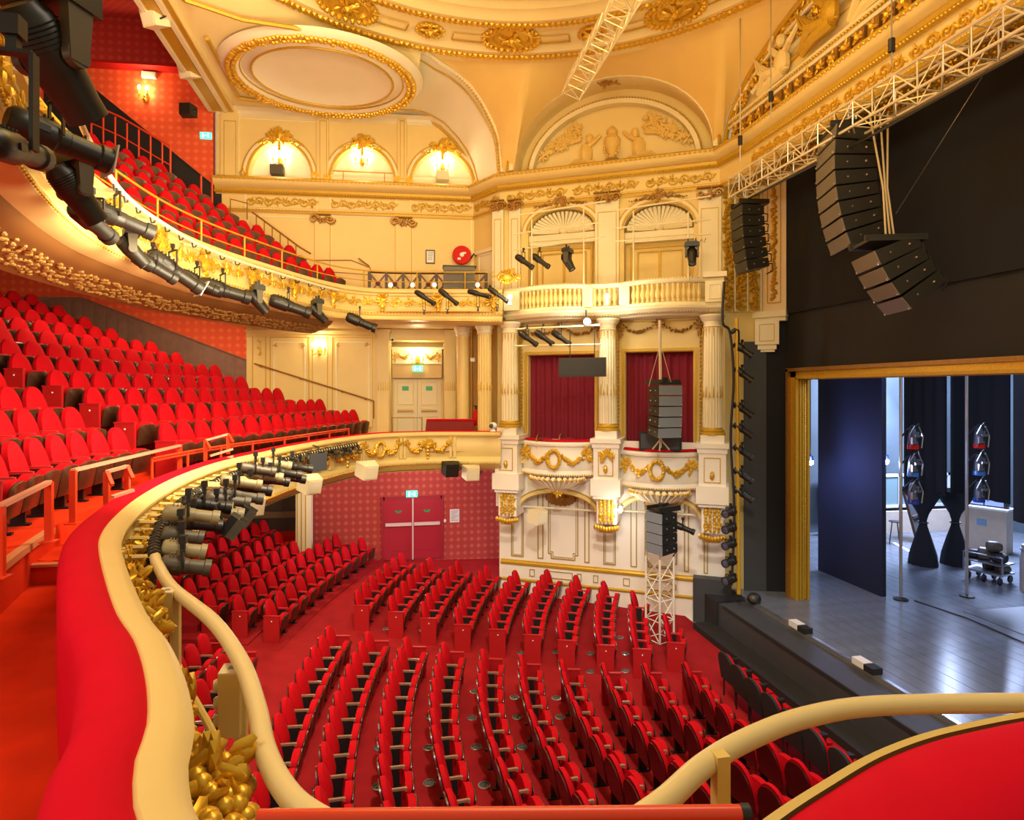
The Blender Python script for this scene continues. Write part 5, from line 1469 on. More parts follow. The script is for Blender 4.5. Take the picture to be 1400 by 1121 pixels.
# footlights and monitors along the stage edge
for px, py, lb in ((1095, 868, 'white footlight box on the stage edge, further from the camera'), (1186, 922, 'white footlight box on the stage edge, nearer to the camera')):
    Y = (8.28 / (SN + (px - CX) / F * CS)) * (CS - (px - CX) / F * SN)
    root = thing('footlight', lb, 'lamp', (8.28, Y, -4.98))
    m = MB(); m.span(-.09, .09, -.02, .28, 0, .12); lpart('housing', m, WHITE, root, 0)
    m = MB(); m.span(-.1, .1, -.24, -.02, 0, .11); lpart('hood', m, IRON, root, 0)
p = on_z(1031, 826, -5.02); root = thing('stage_monitor', 'small round black monitor speaker at the far end of the stage edge', 'speaker', (p.x, p.y, -5.02))
m = MB(); m.ball((0, 0, .13), (.16, .16, .14), 14); lpart('body', m, IRON, root)
m = MB(); m.ball((-.07, -.08, .16), (.09, .09, .09), 10); lpart('cone', m, LAMPG, root)
m = MB(); m.wbox(CW, CW.s(948, .1), CW.s(1000, .1), .05, .35, -5.75, -4.66); o = obj('black_flat', m, GREYB, smooth=0); tag(o, 'black square flat standing against the panelled wall at the stage corner', 'flat')

# ------------------------------------------------------------------ seats
SP = .475
def outline(w, z0, z1, r, n=10):
    """rounded-top outline (y,z)"""
    pts = [(-w / 2 * .94, z0), (w / 2 * .94, z0)]
    for i in range(n + 1):
        a = PI * i / n
        pts.append((w / 2 * math.copysign(abs(math.cos(a)) ** .92, math.cos(a)), z1 - r + r * abs(math.sin(a)) ** .95))
    return pts
def slab(mb, out, x0, x1, lean=0.0, zp=0.0, puff=.0, inset=.88):
    """upright slab: outline extruded from x0 to x1, leaning back with height above zp, the front pillowed"""
    cy = 0; cz = sum(z for _, z in out) / len(out); n = len(out)
    def ring(x, k):
        r = []
        for y, z in out:
            yy, zz = y * k, cz + (z - cz) * k
            r.append(Vector((x - lean * (zz - zp), yy, zz)))
        return r
    rings = [ring(x0, .96), ring(x0, 1), ring(x1 - .012, 1), ring(x1, inset)] + ([ring(x1 + puff, .55)] if puff else [])
    b = len(mb.v); vs = [p for r in rings for p in r]; fs = []
    for i in range(len(rings) - 1):
        for k in range(n): fs.append((i * n + k, i * n + (k + 1) % n, (i + 1) * n + (k + 1) % n, (i + 1) * n + k))
    fs.append(tuple(range(n))[::-1]); fs.append(tuple((len(rings) - 1) * n + k for k in range(n)))
    return mb.add(vs, fs)
def seat_meshes(pan_w=.40, pan_mat=PAN, arm_mat=ARM):
    out = {}
    m = MB(); slab(m, outline(.41, .36, .86, .36), -.03, .04, .24, .36, .025); out['backrest'] = (m, VELVET)
    m = MB(); slab(m, outline(.42, .28, .83, .34), -.065, -.032, .24, .36); out['back_shell'] = (m, SHELL)
    m = MB(); slab(m, outline(.38, .28, .56, .11, 8), .135, .235, -.18, .3, 0, .9); out['seat_cushion'] = (m, VELVET)
    m = MB(); slab(m, outline(pan_w, .20, .54, .06, 6), .238, .262, -.18, .3); out['seat_pan'] = (m, pan_mat)
    m = MB(); m.box((.075, -SP / 2, .545), (.20, .032, .03)); m.box((.18, -SP / 2, .535), (.03, .038, .04)); out['armrest'] = (m, arm_mat)
    m = MB(); m.box((.06, -SP / 2, .28), (.13, .03, .54)); m.box((.06, -SP / 2, .012), (.22, .06, .024)); out['leg'] = (m, IRON)
    return out
def seat_proto(name, label, cat, end=0, **kw):
    root = thing(name, label, cat)
    for k, (m, mt) in seat_meshes(**kw).items(): lpart(k, m, mt, root, 40)
    return root
def add_end(root, side, mt=PANEL):
    m = MB(); y = side * (SP / 2 + .01); m.box((.06, y, .285), (.34, .045, .57)); m.box((.06, y, .575), (.36, .055, .025))
    lpart('end_panel', m, mt, root, 0)
    m = MB(); m.ball((.07, y + side * .026, .47), .014, 6); lpart('number_stud', m, WHITE, root)
def copy_variant(root, side, mt=PANEL):
    r = dup(root, (0, 0, 0), 0); add_end(r, side, mt); return r
class Seats:
    def __init__(s, name, cat, group, **kw):
        s.mid = seat_proto(name, 'x', cat, **kw); s.n = copy_variant(s.mid, -1); s.f = copy_variant(s.mid, 1, kw.pop('x', PANEL)); s.group = group; s.used = set()
    def put(s, loc, rz, label, kind=0):
        pr = (s.mid, s.n, s.f)[kind]
        if kind not in s.used:
            s.used.add(kind); pr.location = loc; pr.rotation_euler = (0, 0, rz); pr['label'] = label; pr['group'] = s.group; return pr
        return dup(pr, loc, rz, label, s.group)
    def finish(s):
        for k, r in enumerate((s.mid, s.n, s.f)):
            if k not in s.used:
                for c in list(r.children): bpy.data.objects.remove(c)
                bpy.data.objects.remove(r)
ST = Seats('stalls_seat', 'theatre seat', 'red tip-up stalls seats of the centre block')
SR = Seats('stalls_seat', 'theatre seat', 'red tip-up stalls seats of the side and rear blocks', arm_mat=ARMR)
def lay(S_, pts, dirs, zf, lab, near_end=True, far_end=True):
    n = len(pts)
    for j, (p, d) in enumerate(zip(pts, dirs)):
        nrm = Vector((d.y, -d.x)); rz = math.atan2(nrm.y, nrm.x)
        k = 1 if (j == 0 and near_end) else (2 if (j == n - 1 and far_end) else 0)
        z = zf(p) if callable(zf) else zf
        S_.put((p.x, p.y, z), rz, lab(j, n), k)
ROWN = lambda k: ORD[k]
# centre block: rows bowed round the stage
CXs = [-1.58, -.82, -.07, .65, 1.39, 2.08, 2.79, 3.5, 4.22, 4.94]
CYe = [12.85, 12.43, 12.01, 11.63, 11.19, 10.84, 10.51, 10.24, 10.10, 10.01]
for k in range(10):
    b = .024 + .0065 * k; pts, dirs = [], []
    Y = CYe[k]; ys = []
    while Y > 6.0: ys.append(Y); Y -= SP
    for Y in ys[::-1]:
        X = CXs[k] + b * (Y - 8.8) ** 2; f = (4.67 + .03 * (X + 1)) / 4.75
        pts.append(Vector((X * f, Y * f))); dirs.append(Vector((2 * b * (Y - 8.8), 1)).normalized())
    lay(ST, pts, dirs, lambda p: ZF(p.x), lambda j, n, k=k: f'red stalls seat, {ORD[n - 1 - j]} from the aisle, {ORD[9 - k]} row from the stage, centre block', False, True)
# far side block, between the aisle and the boxes
TWR = at(902, 851, 14.2); TWR = Vector((TWR.x, TWR.y))
FR = [((495, 808), (583, 738), 10), ((541, 816), (620, 743.6), 10), ((585, 824), (647.6, 753.6), 9), ((631, 832), (677, 766), 8), ((678, 838), (716, 773), 8), ((725, 845), (753, 779), 8),
      ((771, 852), (793, 787), 8), ((823, 858), (831, 795), 8), ((872, 863), (871, 809), 7), ((918, 855), (914, 818), 5)]
def row_between(a, b, n, za, zb, bow=.16):
    P, Q = on_z(*a, za), on_z(*b, zb); d = (Q - P); L = Vector((d.x, d.y)).length; t = Vector((d.x, d.y)) / L; nr = Vector((t.y, -t.x))
    pts, dirs = [], []
    for j in range(n):
        u = j / (n - 1); q = P.lerp(Q, u); s = 4 * u * (1 - u) * bow * (L / 5) ** 2
        pts.append(Vector((q.x, q.y)) - nr * s); dirs.append((t - nr * (4 * (1 - 2 * u) * bow * (L / 5) ** 2 / L)).normalized())
    return pts, dirs
for k, (a, b, n) in enumerate(FR):
    X = -.7 + .68 * k; z = -4.67 - .03 * (X + 1)
    n = min(n, int((on_z(*b, z) - on_z(*a, z)).length / .485) + 1)
    pts, dirs = row_between(a, b, n, z, z - .02)
    kp = [i for i, p in enumerate(pts) if (p - CW.a).dot(CW.n) > .30 and (p - TWR).length > .58]; pts, dirs = [pts[i] for i in kp], [dirs[i] for i in kp]
    lay(SR, pts, dirs, lambda p: ZF(p.x), lambda j, n, k=k: f'red stalls seat, {ORD[j]} from the aisle, {ORD[9 - k]} row from the stage, block below the boxes', True, False)
# rear block under the circle, each row on its own step
BR = [((373.9, 821), (498.2, 736.4), 11, -4.62), ((331, 814.6), (462.8, 731.7), 11, -4.58), ((290.4, 808.2), (417.8, 734.9), 10, -4.48), ((263.6, 792), (383.6, 727.9), 9, -4.32), ((275, 755), (362, 712), 8, -3.92), ((270, 733), (345, 699), 7, -3.70)]
rf = MB(); POST = Vector(at(416, 745, 18.9)[:2])
for k, (a, b, n, z) in enumerate(BR):
    if k < 4: pts, dirs = row_between(a, b, n, z, z, .1); zf = z - .83
    else:
        pts = [p - Vector((d.y, -d.x)) * .74 for p, d in zip(row3, dir3)] ; dirs = list(dir3); zf += .22
        if k == 4: pts += [pts[-1] + dirs[-1] * .5]; dirs += [dirs[-1]]
    row3, dir3 = list(pts), list(dirs)
    e0, e1 = pts[0] - dirs[0] * .6, pts[-1] + dirs[-1] * .6
    P = [e0] + pts + [e1]
    nr = Vector((dirs[0].y, -dirs[0].x)); w0, w1 = -.55, .38
    for p, q in zip(P[:-1], P[1:]):
        f3 = lambda v, o, zz: (v.x + nr.x * o, v.y + nr.y * o, zz)
        rf.hexa([f3(p, w1, -5.6), f3(q, w1, -5.6), f3(q, w0, -5.6), f3(p, w0, -5.6), f3(p, w1, zf), f3(q, w1, zf), f3(q, w0, zf), f3(p, w0, zf)])
    kp = [i for i, p in enumerate(pts) if (p - POST).length > .55]; pts, dirs = [pts[i] for i in kp], [dirs[i] for i in kp]
    lay(SR, pts, dirs, zf, lambda j, n, k=k: f'red stalls seat, {ORD[j]} from the aisle, {ORD[k]} row of the rear block under the circle', True, False)
struct('floor_stalls_rear', rf, CARPET, 0)
for k, (X0, Ye) in enumerate(((-3.0, 12.0), (-3.72, 12.5))):
    pts, dirs = [], []; ys = []; Y = Ye
    while Y > 9.3: ys.append(Y); Y -= SP
    for Y in ys[::-1]: pts.append(Vector((X0 + .02 * (Y - 8.8) ** 2, Y))); dirs.append(Vector((.04 * (Y - 8.8), 1)).normalized())
    lay(ST, pts, dirs, lambda p: ZF(p.x), lambda j, n, k=k: f'red stalls seat, {ORD[n - 1 - j]} from the aisle, {ORD[k]} row of the block below the parapet', False, True)
ST.finish(); SR.finish()
# the front row of loose black-backed chairs
ch = None
for i in range(9):
    Y = 10.5 - .52 * i; X = 5.98 + .03 * (i - 4) ** 2 * .25
    lb = f'black backed chair with red seat, {ORD[i]} along the front row at the stage edge, counted from the boxes'
    lb = f'black backed red chair before the stage, {ORD[i]} of its row counting from the boxes'
    if ch is None:
        ch = thing('front_row_chair', lb, 'chair', (X, Y, ZF(X)), 'black backed chairs along the stage')
        m = MB(); slab(m, outline(.46, .34, .88, .2), -.10, -.04, .16, .36); lpart('back_shell', m, BLACK, ch, 40)
        m = MB(); slab(m, outline(.44, .38, .85, .2), -.04, .01, .16, .36, .02); lpart('backrest', m, VELVET, ch, 40)
        m = MB(); m.span(-.06, .40, -.23, .23, .38, .47); lpart('seat', m, VELVET, ch, 0)
        for y in (-.24, .24):
            m = MB(); m.box((.1, y, .62), (.34, .05, .05)); m.bar((.22, y, .4), (.22, y, .6), .04); lpart('armrest', m, IRON, ch, 0)
        for x in (-.05, .35):
            for y in (-.2, .2): m = MB(); m.tube([(x, y, 0), (x, y, .38)], .014, 6); lpart('leg', m, IRON, ch)
    else: dup(ch, (X, Y, ZF(X)), 0, lb)
# circle
CI = Seats('circle_seat', 'theatre seat', 'red tip-up circle seats', pan_w=.44, pan_mat=PAN, arm_mat=ARMR)
bf_, BLn = path_at(resample(BASE, .05))
ENDX = [512, 446, 396, 343, 307, 258, 221, 173, 136, 83, 48]
AIS = [11.02, 11.27, 11.6, 11.86, 12.1, 12.35, 12.6, 12.85, 13.1, 13.3, 13.5]
for k in range(11):
    c = clip_base(BASE, PITCH_D * k, 19.0); c = resample(c, .04); f_, L_ = path_at(c)
    zt = ZC(k + 1)
    # arc length where Y reaches the aisle
    tA = next(i for i, p in enumerate(c) if p.y >= AIS[k]) * (L_ / (len(c) - 1))
    right, left = [], []
    t = tA
    while t < L_:
        p, n, d = f_(t); x = proj((p.x, p.y, zt + .83))[0]
        if x > ENDX[k] + 2 or p.y > 18.0: break
        if x > -30: right.append((Vector((p.x, p.y)), Vector((d.x, d.y))))
        t += SP
    t = tA - 1.25
    while t > 0:
        p, n, d = f_(t); x = proj((p.x, p.y, zt + .83))[0]
        if x < -32: break
        left.append((Vector((p.x, p.y)), Vector((d.x, d.y)))); t -= SP
    left = left[::-1]
    lay(CI, [p for p, d in right], [d for p, d in right], zt, lambda j, n, k=k: f'red circle seat, {ORD[j] if j < 20 else "last"} beyond the stepped aisle, {ORD[k]} row up from the parapet', True, False)
    lay(CI, [p for p, d in left], [d for p, d in left], zt, lambda j, n, k=k: f'red circle seat, {ORD[n - 1 - j]} before the stepped aisle, {ORD[k]} row up from the parapet', k == 0, False)
CI.finish()
BA = Seats('balcony_seat', 'theatre seat', 'red tip-up balcony seats', pan_w=.38, pan_mat=mat('pale_pan', (.10, .045, .028), .35), arm_mat=ARMR)
for k in range(6):
    c = clip_base(UB, .75 + .75 * k, 17.3); c = resample(c, .04); f_, L_ = path_at(c); zt = UZ(k + 1)
    xe = (456, 401, 358, 309, 270, 237)[k]; seq = []
    t = L_
    while t > 0:
        p, n, d = f_(t); x = proj((p.x, p.y, zt + .83))[0]
        if x < 120 or p.y < 9: break
        if x <= xe: seq.append((Vector((p.x, p.y)), Vector((d.x, d.y))))
        t -= SP if x <= xe else .05
    seq = seq[::-1]
    lay(BA, [p for p, d in seq], [d for p, d in seq], zt, lambda j, n, k=k: f'red balcony seat, {ORD[min(n - 1 - j, 19)]} from the far stair, {ORD[k]} row up from the balcony front', False, False)
BA.finish()
# ------------------------------------------------------------------ lamps: spotlights, moving heads
def basis(d, up=(0, 0, 1)):
    d = Vector(d).normalized(); up = Vector(up)
    y = up.cross(d)
    if y.length < .05: y = Vector((0, 1, 0)).cross(d)
    y.normalize(); z = d.cross(y)
    return Matrix((d, y, z)).transposed()
def spotlight(p, d, label, L=.6, r=.085, mt=LAMPB, hang=1, name='profile_spotlight', cat='spotlight', group=None, clamp=.28, lens=LENS, ring=None):
    """barrel along d, hung (hang=1) from a pipe above p or standing (-1) on one below"""
    root = thing(name, label, cat, p, group); M = basis(d)
    TX = M @ Matrix(((0, 0, 1), (0, 1, 0), (-1, 0, 0)))      # local z of lathe -> barrel axis
    m = MB(); h = L / 2
    m.lathe([(0, -h), (r * .8, -h), (r * 1.05, -h * .92), (r * 1.15, -h * .75), (r * 1.15, -h * .15), (r * .95, -h * .08), (r * .92, h * .1)], (0, 0, 0), 14, TX); lpart('lamp_house', m, mt, root)
    m = MB(); m.lathe([(r * .92, h * .1), (r * .86, h * .12), (r * .86, h * .70), (r * 1.02, h * .74), (r * 1.02, h), (r * .93, h), (r * .9, h * .9)], (0, 0, 0), 14, TX); lpart('barrel', m, mt, root)
    m = MB(); m.lathe([(r * .93, h * .9), (r * .6, h * .95), (0, h * .97)], (0, 0, 0), 14, TX); lpart('lens', m, lens, root)
    m = MB()
    for s in (-1, 1): m.box(M @ Vector((-h * .45, s * r * 1.2, 0)), (L * .12, r * .12, r * .5), M)
    for k in range(4): m.box(M @ Vector((-h * (.7 - .14 * k), 0, r * 1.16)), (L * .02, r * 1.2, r * .14), M)
    lpart('cooling_fins', m, mt, root)
    yk = MB(); a = M @ Vector((-h * .1, r * 1.25, 0)); b = M @ Vector((-h * .1, -r * 1.25, 0)); t = Vector((0, 0, clamp * hang))
    up = Vector((0, 0, hang * (clamp - .07)))
    for q in (a, b): yk.bar(q, q + up, .035, .012)
    yk.bar(a + up, b + up, .035, .012); lpart('yoke', yk, IRON, root)
    m = MB(); c = (a + b) / 2 + up; m.bar(c, c + Vector((0, 0, .06 * hang)), .03); m.box(c + Vector((0, 0, .075 * hang)), (.05, .05, .06)); lpart('clamp', m, IRON, root)
    if ring:
        m = MB(); m.box(M @ Vector((h * .98, 0, 0)), (.012, r * 2.3, r * 2.3), M); lpart('gel_frame', m, ring, root)
    return root
def moving_head(p, d, label, s=1.0, group=None, base_up=1, mt=LAMPB):
    """p: pivot of the head; base box above (hung)"""
    root = thing('moving_head_light', label, 'stage light', p, group); M = basis(d)
    side = M @ Vector((0, 1, 0)); TX = M @ Matrix(((0, 0, 1), (0, 1, 0), (-1, 0, 0)))
    m = MB(); r = .17 * s
    m.lathe([(0, -.34 * s), (r * .7, -.34 * s), (r * 1.0, -.26 * s), (r * 1.08, -.05 * s), (r * .98, .12 * s), (r * .86, .30 * s), (r * .86, .42 * s), (r * .76, .42 * s), (r * .72, .39 * s)], (0, 0, 0), 20, TX); lpart('head', m, mt, root, 45)
    m = MB(); m.lathe([(r * .74, .39 * s), (r * .4, .41 * s), (0, .42 * s)], (0, 0, 0), 16, TX); lpart('lens', m, LENS, root)
    m = MB()
    for k in range(6): m.lathe([(r * 1.04, (-.22 + .03 * k) * s), (r * 1.1, (-.215 + .03 * k) * s), (r * 1.04, (-.21 + .03 * k) * s)], (0, 0, 0), 16, TX)
    lpart('cooling_fins', m, IRON, root)
    u = Vector((0, 0, base_up))
    for f in (-1, 1):
        m = MB(); q = side * (f * .215 * s)
        w = side.cross(u).normalized()
        m.hexa([q + w * .07 * s * a + side * .035 * s * b - u * .06 * s for a, b in ((-1, -1), (1, -1), (1, 1), (-1, 1))] + [q + w * .10 * s * a + side * .04 * s * b + u * .34 * s for a, b in ((-1, -1), (1, -1), (1, 1), (-1, 1))])
        m.lathe([(0, -.03 * s), (.09 * s, -.03 * s), (.09 * s, .03 * s), (0, .03 * s)], q, 14, xform(w, u).to_3x3() if 0 else Matrix((w, u, side)).transposed())
        lpart('yoke_arm', m, LAMPG if mt == LAMPB else mt, root, 40)
    m = MB(); w = side.cross(u).normalized(); Mb = Matrix((side, w, u)).transposed()
    m.box(u * .40 * s, (.54 * s, .32 * s, .15 * s), Mb); m.box(u * .49 * s, (.42 * s, .24 * s, .05 * s), Mb); lpart('base', m, mt, root, 0)
    m = MB()
    for f in (-1, 1): m.box(u * .57 * s + side * .14 * s * f, (.05 * s, .06 * s, .13 * s), Mb)
    lpart('clamp', m, IRON, root, 0)
    m = MB(); m.tube([u * .42 * s + side * .2 * s, u * .58 * s + side * .35 * s, u * .45 * s + side * .45 * s, u * .62 * s + side * .5 * s], .012 * s, 5); lpart('cable', m, CABLE, root)
    return root
# the pipe on the balcony front
UPL = [p for p in offset(UPATH, .36)]
up_f, up_L = path_at(UPL)
def on_up(px, ymin=1.5, off=.36):
    C_ = offset(UP, off); best = None
    for p, q in zip(C_[:-1], C_[1:]):
        if p.y < ymin or p.x > 1: continue
        xa, xb = proj((p.x, p.y, 0))[0], proj((q.x, q.y, 0))[0]
        if (xa - px) * (xb - px) <= 0 and dist(p) > 1:
            u = (px - xa) / (xb - xa + 1e-9); return p.lerp(q, u)
    return None
pz = 2.38
P3 = [Vector((p.x, p.y, pz)) for p in UPL if 2.2 < p.y and p.x < -1.3]
m = MB(); m.tube(P3, .03, 8); bar = obj('lighting_pipe', m, PIPE); tag(bar, 'long curved lighting pipe along the balcony front above the circle', 'pipe')
for i in range(0, len(P3) - 1, 6):
    q = P3[i]; d = (P3[i + 1] - P3[i]).normalized(); n = Vector((d.y, -d.x, 0))
    m = MB(); m.bar(q, q - n * .34 + Vector((0, 0, .05)), .04); obj('bracket', m, PIPE, bar)
m = MB()
for i in range(0, len(P3) - 3, 2):
    q = P3[i]; e = P3[i + 1]; m.tube([q + UZ3 * .03, q.lerp(e, .3) - UZ3 * .09, q.lerp(e, .7) - UZ3 * .06, e + UZ3 * .03], .012, 5)
o = obj('cable', m, CABLE, bar)
def pos(px, py):
    p = on_up(px); d = dist(p); return Vector((p.x, p.y, (Y0 - py) / F * d)), d
def dir_px(p, dx, dy, depth):
    """direction from p that in the picture runs (dx,dy) pixels while going depth further away"""
    x, y = proj(p); d = dist(p); k = .5
    return at(x + dx, y + dy, d + depth) - p
for px, py, dx, dy, dep, s, lb in ((70, 80, 62, 100, .25, .70, 'large black moving light hanging nearest the camera at the top of the balcony pipe'),
                                   (102, 262, 45, 58, .25, .66, 'black moving light hanging on the balcony pipe just below the long silver-ended spotlight'),
                                   (180, 342, 40, 42, .2, .56, 'black moving light on the balcony pipe, with the soffit band right behind it'),
                                   (352, 412, 22, 26, .2, .62, 'black moving light on the balcony pipe above the lit downlight'),
                                   (434, 428, 20, 20, .2, .62, 'black moving light on the balcony pipe, second from the far end')):
    p, d = pos(px, py); moving_head(p, dir_px(p, dx, dy, dep), lb, s, 'moving lights on the balcony pipe')
for px, py, dx, dy, dep, L, r, lb in ((84, 193, 75, 32, .3, .66, .098, 'long black profile spotlight with pale silver front, nearest to the camera on the balcony pipe'),
                                      (22, 205, 60, 20, .3, .34, .042, 'dark profile spotlight half hidden behind the long silver-ended one'),
                                      (165, 300, 70, 30, .4, .74, .10, 'long black profile spotlight between the second and third moving lights'),
                                      (240, 372, 60, 40, .5, .88, .115, 'black profile spotlight with a bluish front on the balcony pipe'),
                                      (308, 398, 50, 14, .4, .85, .13, 'stubby black profile spotlight near the starry downlight'),
                                      (397, 419, 45, 16, .3, .85, .125, 'black profile spotlight between the two far moving lights'),
                                      (494, 441, 42, 18, .2, .78, .115, 'last black profile spotlight, alone in front of the cream panels')):
    p, d = pos(px, py); spotlight(p, dir_px(p, dx, dy, dep), lb, L, r, group='profile spotlights on the balcony pipe', clamp=.36, ring=SILVER if px in (84, 240) else None)
for px, py, dx, dy, dep, lb in ((128, 305, 30, 26, .4, 'black spotlight tucked behind the second moving light'), (212, 366, 34, 20, .3, 'black spotlight tucked behind the third moving light'), (272, 386, 36, 18, .3, 'black spotlight just before the stubby one on the balcony pipe')):
    p, d = pos(px, py); spotlight(p, dir_px(p, dx, dy, dep), lb, .62, .09, group='profile spotlights on the balcony pipe', clamp=.3)
# four small spots standing on the far balcony front
for k, (px, py, dx, dy) in enumerate(((581, 407, 26, 17), (613, 406, 25, 20), (655, 402, 22, 6), (681, 403, 24, 17))):
    p = at(px, py, 15.5); spotlight(p, dir_px(p, dx, dy, -.15), f'small spotlight on the far balcony front, {ORD[k]} from the cream panels towards the boxes', .62, .06, hang=-1, group='small spots on the far balcony front', clamp=.4)
# spots on rails before the niches and under the balustrade
def rail(x0, y0, x1, y1, d0, d1, label, r=.02, mt=PIPE):
    m = MB(); m.tube([at(x0, y0, d0), at(x1, y1, d1)], r, 6); o = obj('lighting_rail', m, mt); tag(o, label, 'pipe'); return o
for (x0, y0, x1, y1, w) in ((702, 342, 828, 324, 'lowest'), (702, 320, 828, 303, 'middle'), (704, 295, 828, 275, 'top')):
    rail(x0, y0, x1, y1, 15.75, 15.2, f'{w} pale rail of the scaffold before the niche nearer the corner')
for (x0, y0, x1, y1, w) in ((838, 330, 972, 320, 'lowest'), (838, 312, 972, 300, 'middle'), (838, 288, 972, 268, 'top')):
    rail(x0, y0, x1, y1, 15.2, 14.5, f'{w} pale rail of the scaffold before the niche nearer the stage')
for px, yb, yt, d, w in ((727, 390, 300, 15.6, 'beside the pair of small spots'), (798, 388, 286, 15.25, 'at the end of the first niche'), (866, 386, 288, 15.0, 'in front of the second niche'), (941, 384, 290, 14.6, 'carrying the white-topped moving light')):
    m = MB(); m.tube([at(px, yb, d), at(px, yt, d)], .02, 6); o = obj('scaffold_post', m, PIPE); tag(o, 'thin pale scaffold post ' + w, 'pipe')
for px, py, lb in ((717, 358, 'small black spotlight on the niche scaffold, outer one of the pair'), (739, 357, 'small black spotlight on the niche scaffold, inner one of the pair')):
    p = at(px, py, 15.6); spotlight(p, dir_px(p, 24, 17, -.2), lb, .56, .07, clamp=.3)
p = at(776, 357, 15.4); moving_head(p, dir_px(p, 12, 22, -.1), 'black moving light hanging before the first niche', .62)
p = at(946, 349, 14.55); moving_head(p, dir_px(p, 1, 20, -.2), 'white-topped moving light on the scaffold post before the second niche', .62)
rail(704, 450, 820, 444, 15.6, 15.1, 'pale rail under the balustrade carrying three small spots', .025)
rail(704, 473, 822, 471, 15.6, 15.1, 'second pale rail just above the first crimson curtain', .025)
for k, (px, py) in enumerate(((722, 463), (744, 462), (767, 462))):
    p = at(px, py, 15.45); spotlight(p, dir_px(p, 22, 16, -.2), f'small black spotlight under the balustrade, {ORD[k]} of three from the corner', .58, .07, clamp=.3, group='spots under the balustrade')
p = at(803, 440, 15.1); root = thing('bright_spotlight', 'glaring white spotlight under the balustrade above the first box', 'spotlight', p)
m = MB(); m.ball((-.03, -.08, 0), .075, 12); lpart('bulb', m, BULBW, root)
m = MB(); m.lathe([(.10, -.02), (.11, .1), (.08, .22), (0, .24)], (0, 0, 0), 14, basis((.25, .9, .2)) @ Matrix(((0, 0, 1), (0, 1, 0), (-1, 0, 0)))); lpart('housing', m, LAMPB, root)
m = MB(); m.bar((0, .1, .08), (0, .1, .3), .03); lpart('clamp', m, IRON, root)
lamp('bright_spot_glow', 'POINT', p + Vector((-.1, -.25, -.03)), 40, (1, .95, .85), .08)
p = at(848, 697, 15.3); root = thing('arch_lamp', 'bright white lamp shining at the middle bracket under the boxes', 'lamp', p)
m = MB(); m.ball((0, 0, 0), .06, 12); lpart('bulb', m, BULBW, root); m = MB(); m.lathe([(.06, .02), (.09, .1), (.05, .16), (0, .17)], (0, 0, 0), 12); lpart('housing', m, STEEL, root)
lamp('arch_lamp_glow', 'POINT', p + Vector((-.05, -.15, -.02)), 18, (1, .95, .85), .06)
for px, py, d, w in ((697, 406, 15.4, 'beside the first spots of the far balcony front'), (830, 405, 14.95, 'between the two balustrades')):
    p = at(px, py, d); root = thing('pier_lamp', 'warm bright lamp behind the balustrade ' + w, 'lamp', p)
    m = MB(); m.ball((0, 0, 0), .06, 12); lpart('bulb', m, BULB, root); m = MB(); m.lathe([(.03, -.22), (.05, -.2), (.03, -.06), (.06, -.04), (0, -.03)], (0, 0, 0), 10); lpart('holder', m, WHITE, root)
    lamp('pier_lamp_glow', 'POINT', p + Vector((-.12, -.25, .02)), 28, (1, .80, .45), .06)

# ------------------------------------------------------------------ lighting bar under the circle ledge
po = []
for i, p in enumerate(PATH):
    q = offset(PATH, .27 if p.y < 3.5 else .20)[i] if 0 else None
OFA, OFB = offset(PATH, .30), offset(PATH, .19)
for i, p in enumerate(PATH):
    u = min(1, max(0, (p.y - 3.0) / 4)); q = OFA[i].lerp(OFB[i], u)
    if p.y < 15.2: po.append(Vector((q.x, q.y, -1.34 + .06 * u)))
pipe_pts = [Vector((x * .945, y * .945, -1.34)) for x, y in ((2.8, 2.34), (2.13, 2.44), (1.74, 2.41), (1.4, 2.3), (1.14, 2.17), (.88, 1.99), (.6, 1.86), (.25, 1.84), (-.05, 1.98), (-.26, 2.15), (-.38, 2.31), (-.5, 2.58), (-.61, 2.95), (-.79, 3.45), (-1.1, 4.09), (-1.57, 4.83))]
pipe_pts += [p for p in po if p.y > 5.0]
pipe_pts = catmull(pipe_pts, 5)
m = MB(); m.tube(pipe_pts, .040, 20); lb_ = obj('lighting_bar', m, mat('cream_tube', (.76, .62, .30), .35)); tag(lb_, 'cream tubular lighting bar curving outside the circle parapet', 'pipe')
for i in range(92, len(pipe_pts) - 4, 5):
    q = pipe_pts[i]; d = (pipe_pts[i + 1] - q).normalized()
    m = MB(); m.tube([q - d * .02, q + d * .02], .056, 8); obj('clamp_ring', m, IRON, lb_)
    n = Vector((d.y, -d.x, 0))
    if i % 15 == 2: m = MB(); m.tube([q, q - n * .2 + UZ3 * .02], .022, 6); obj('stay', m, YELLOW, lb_)
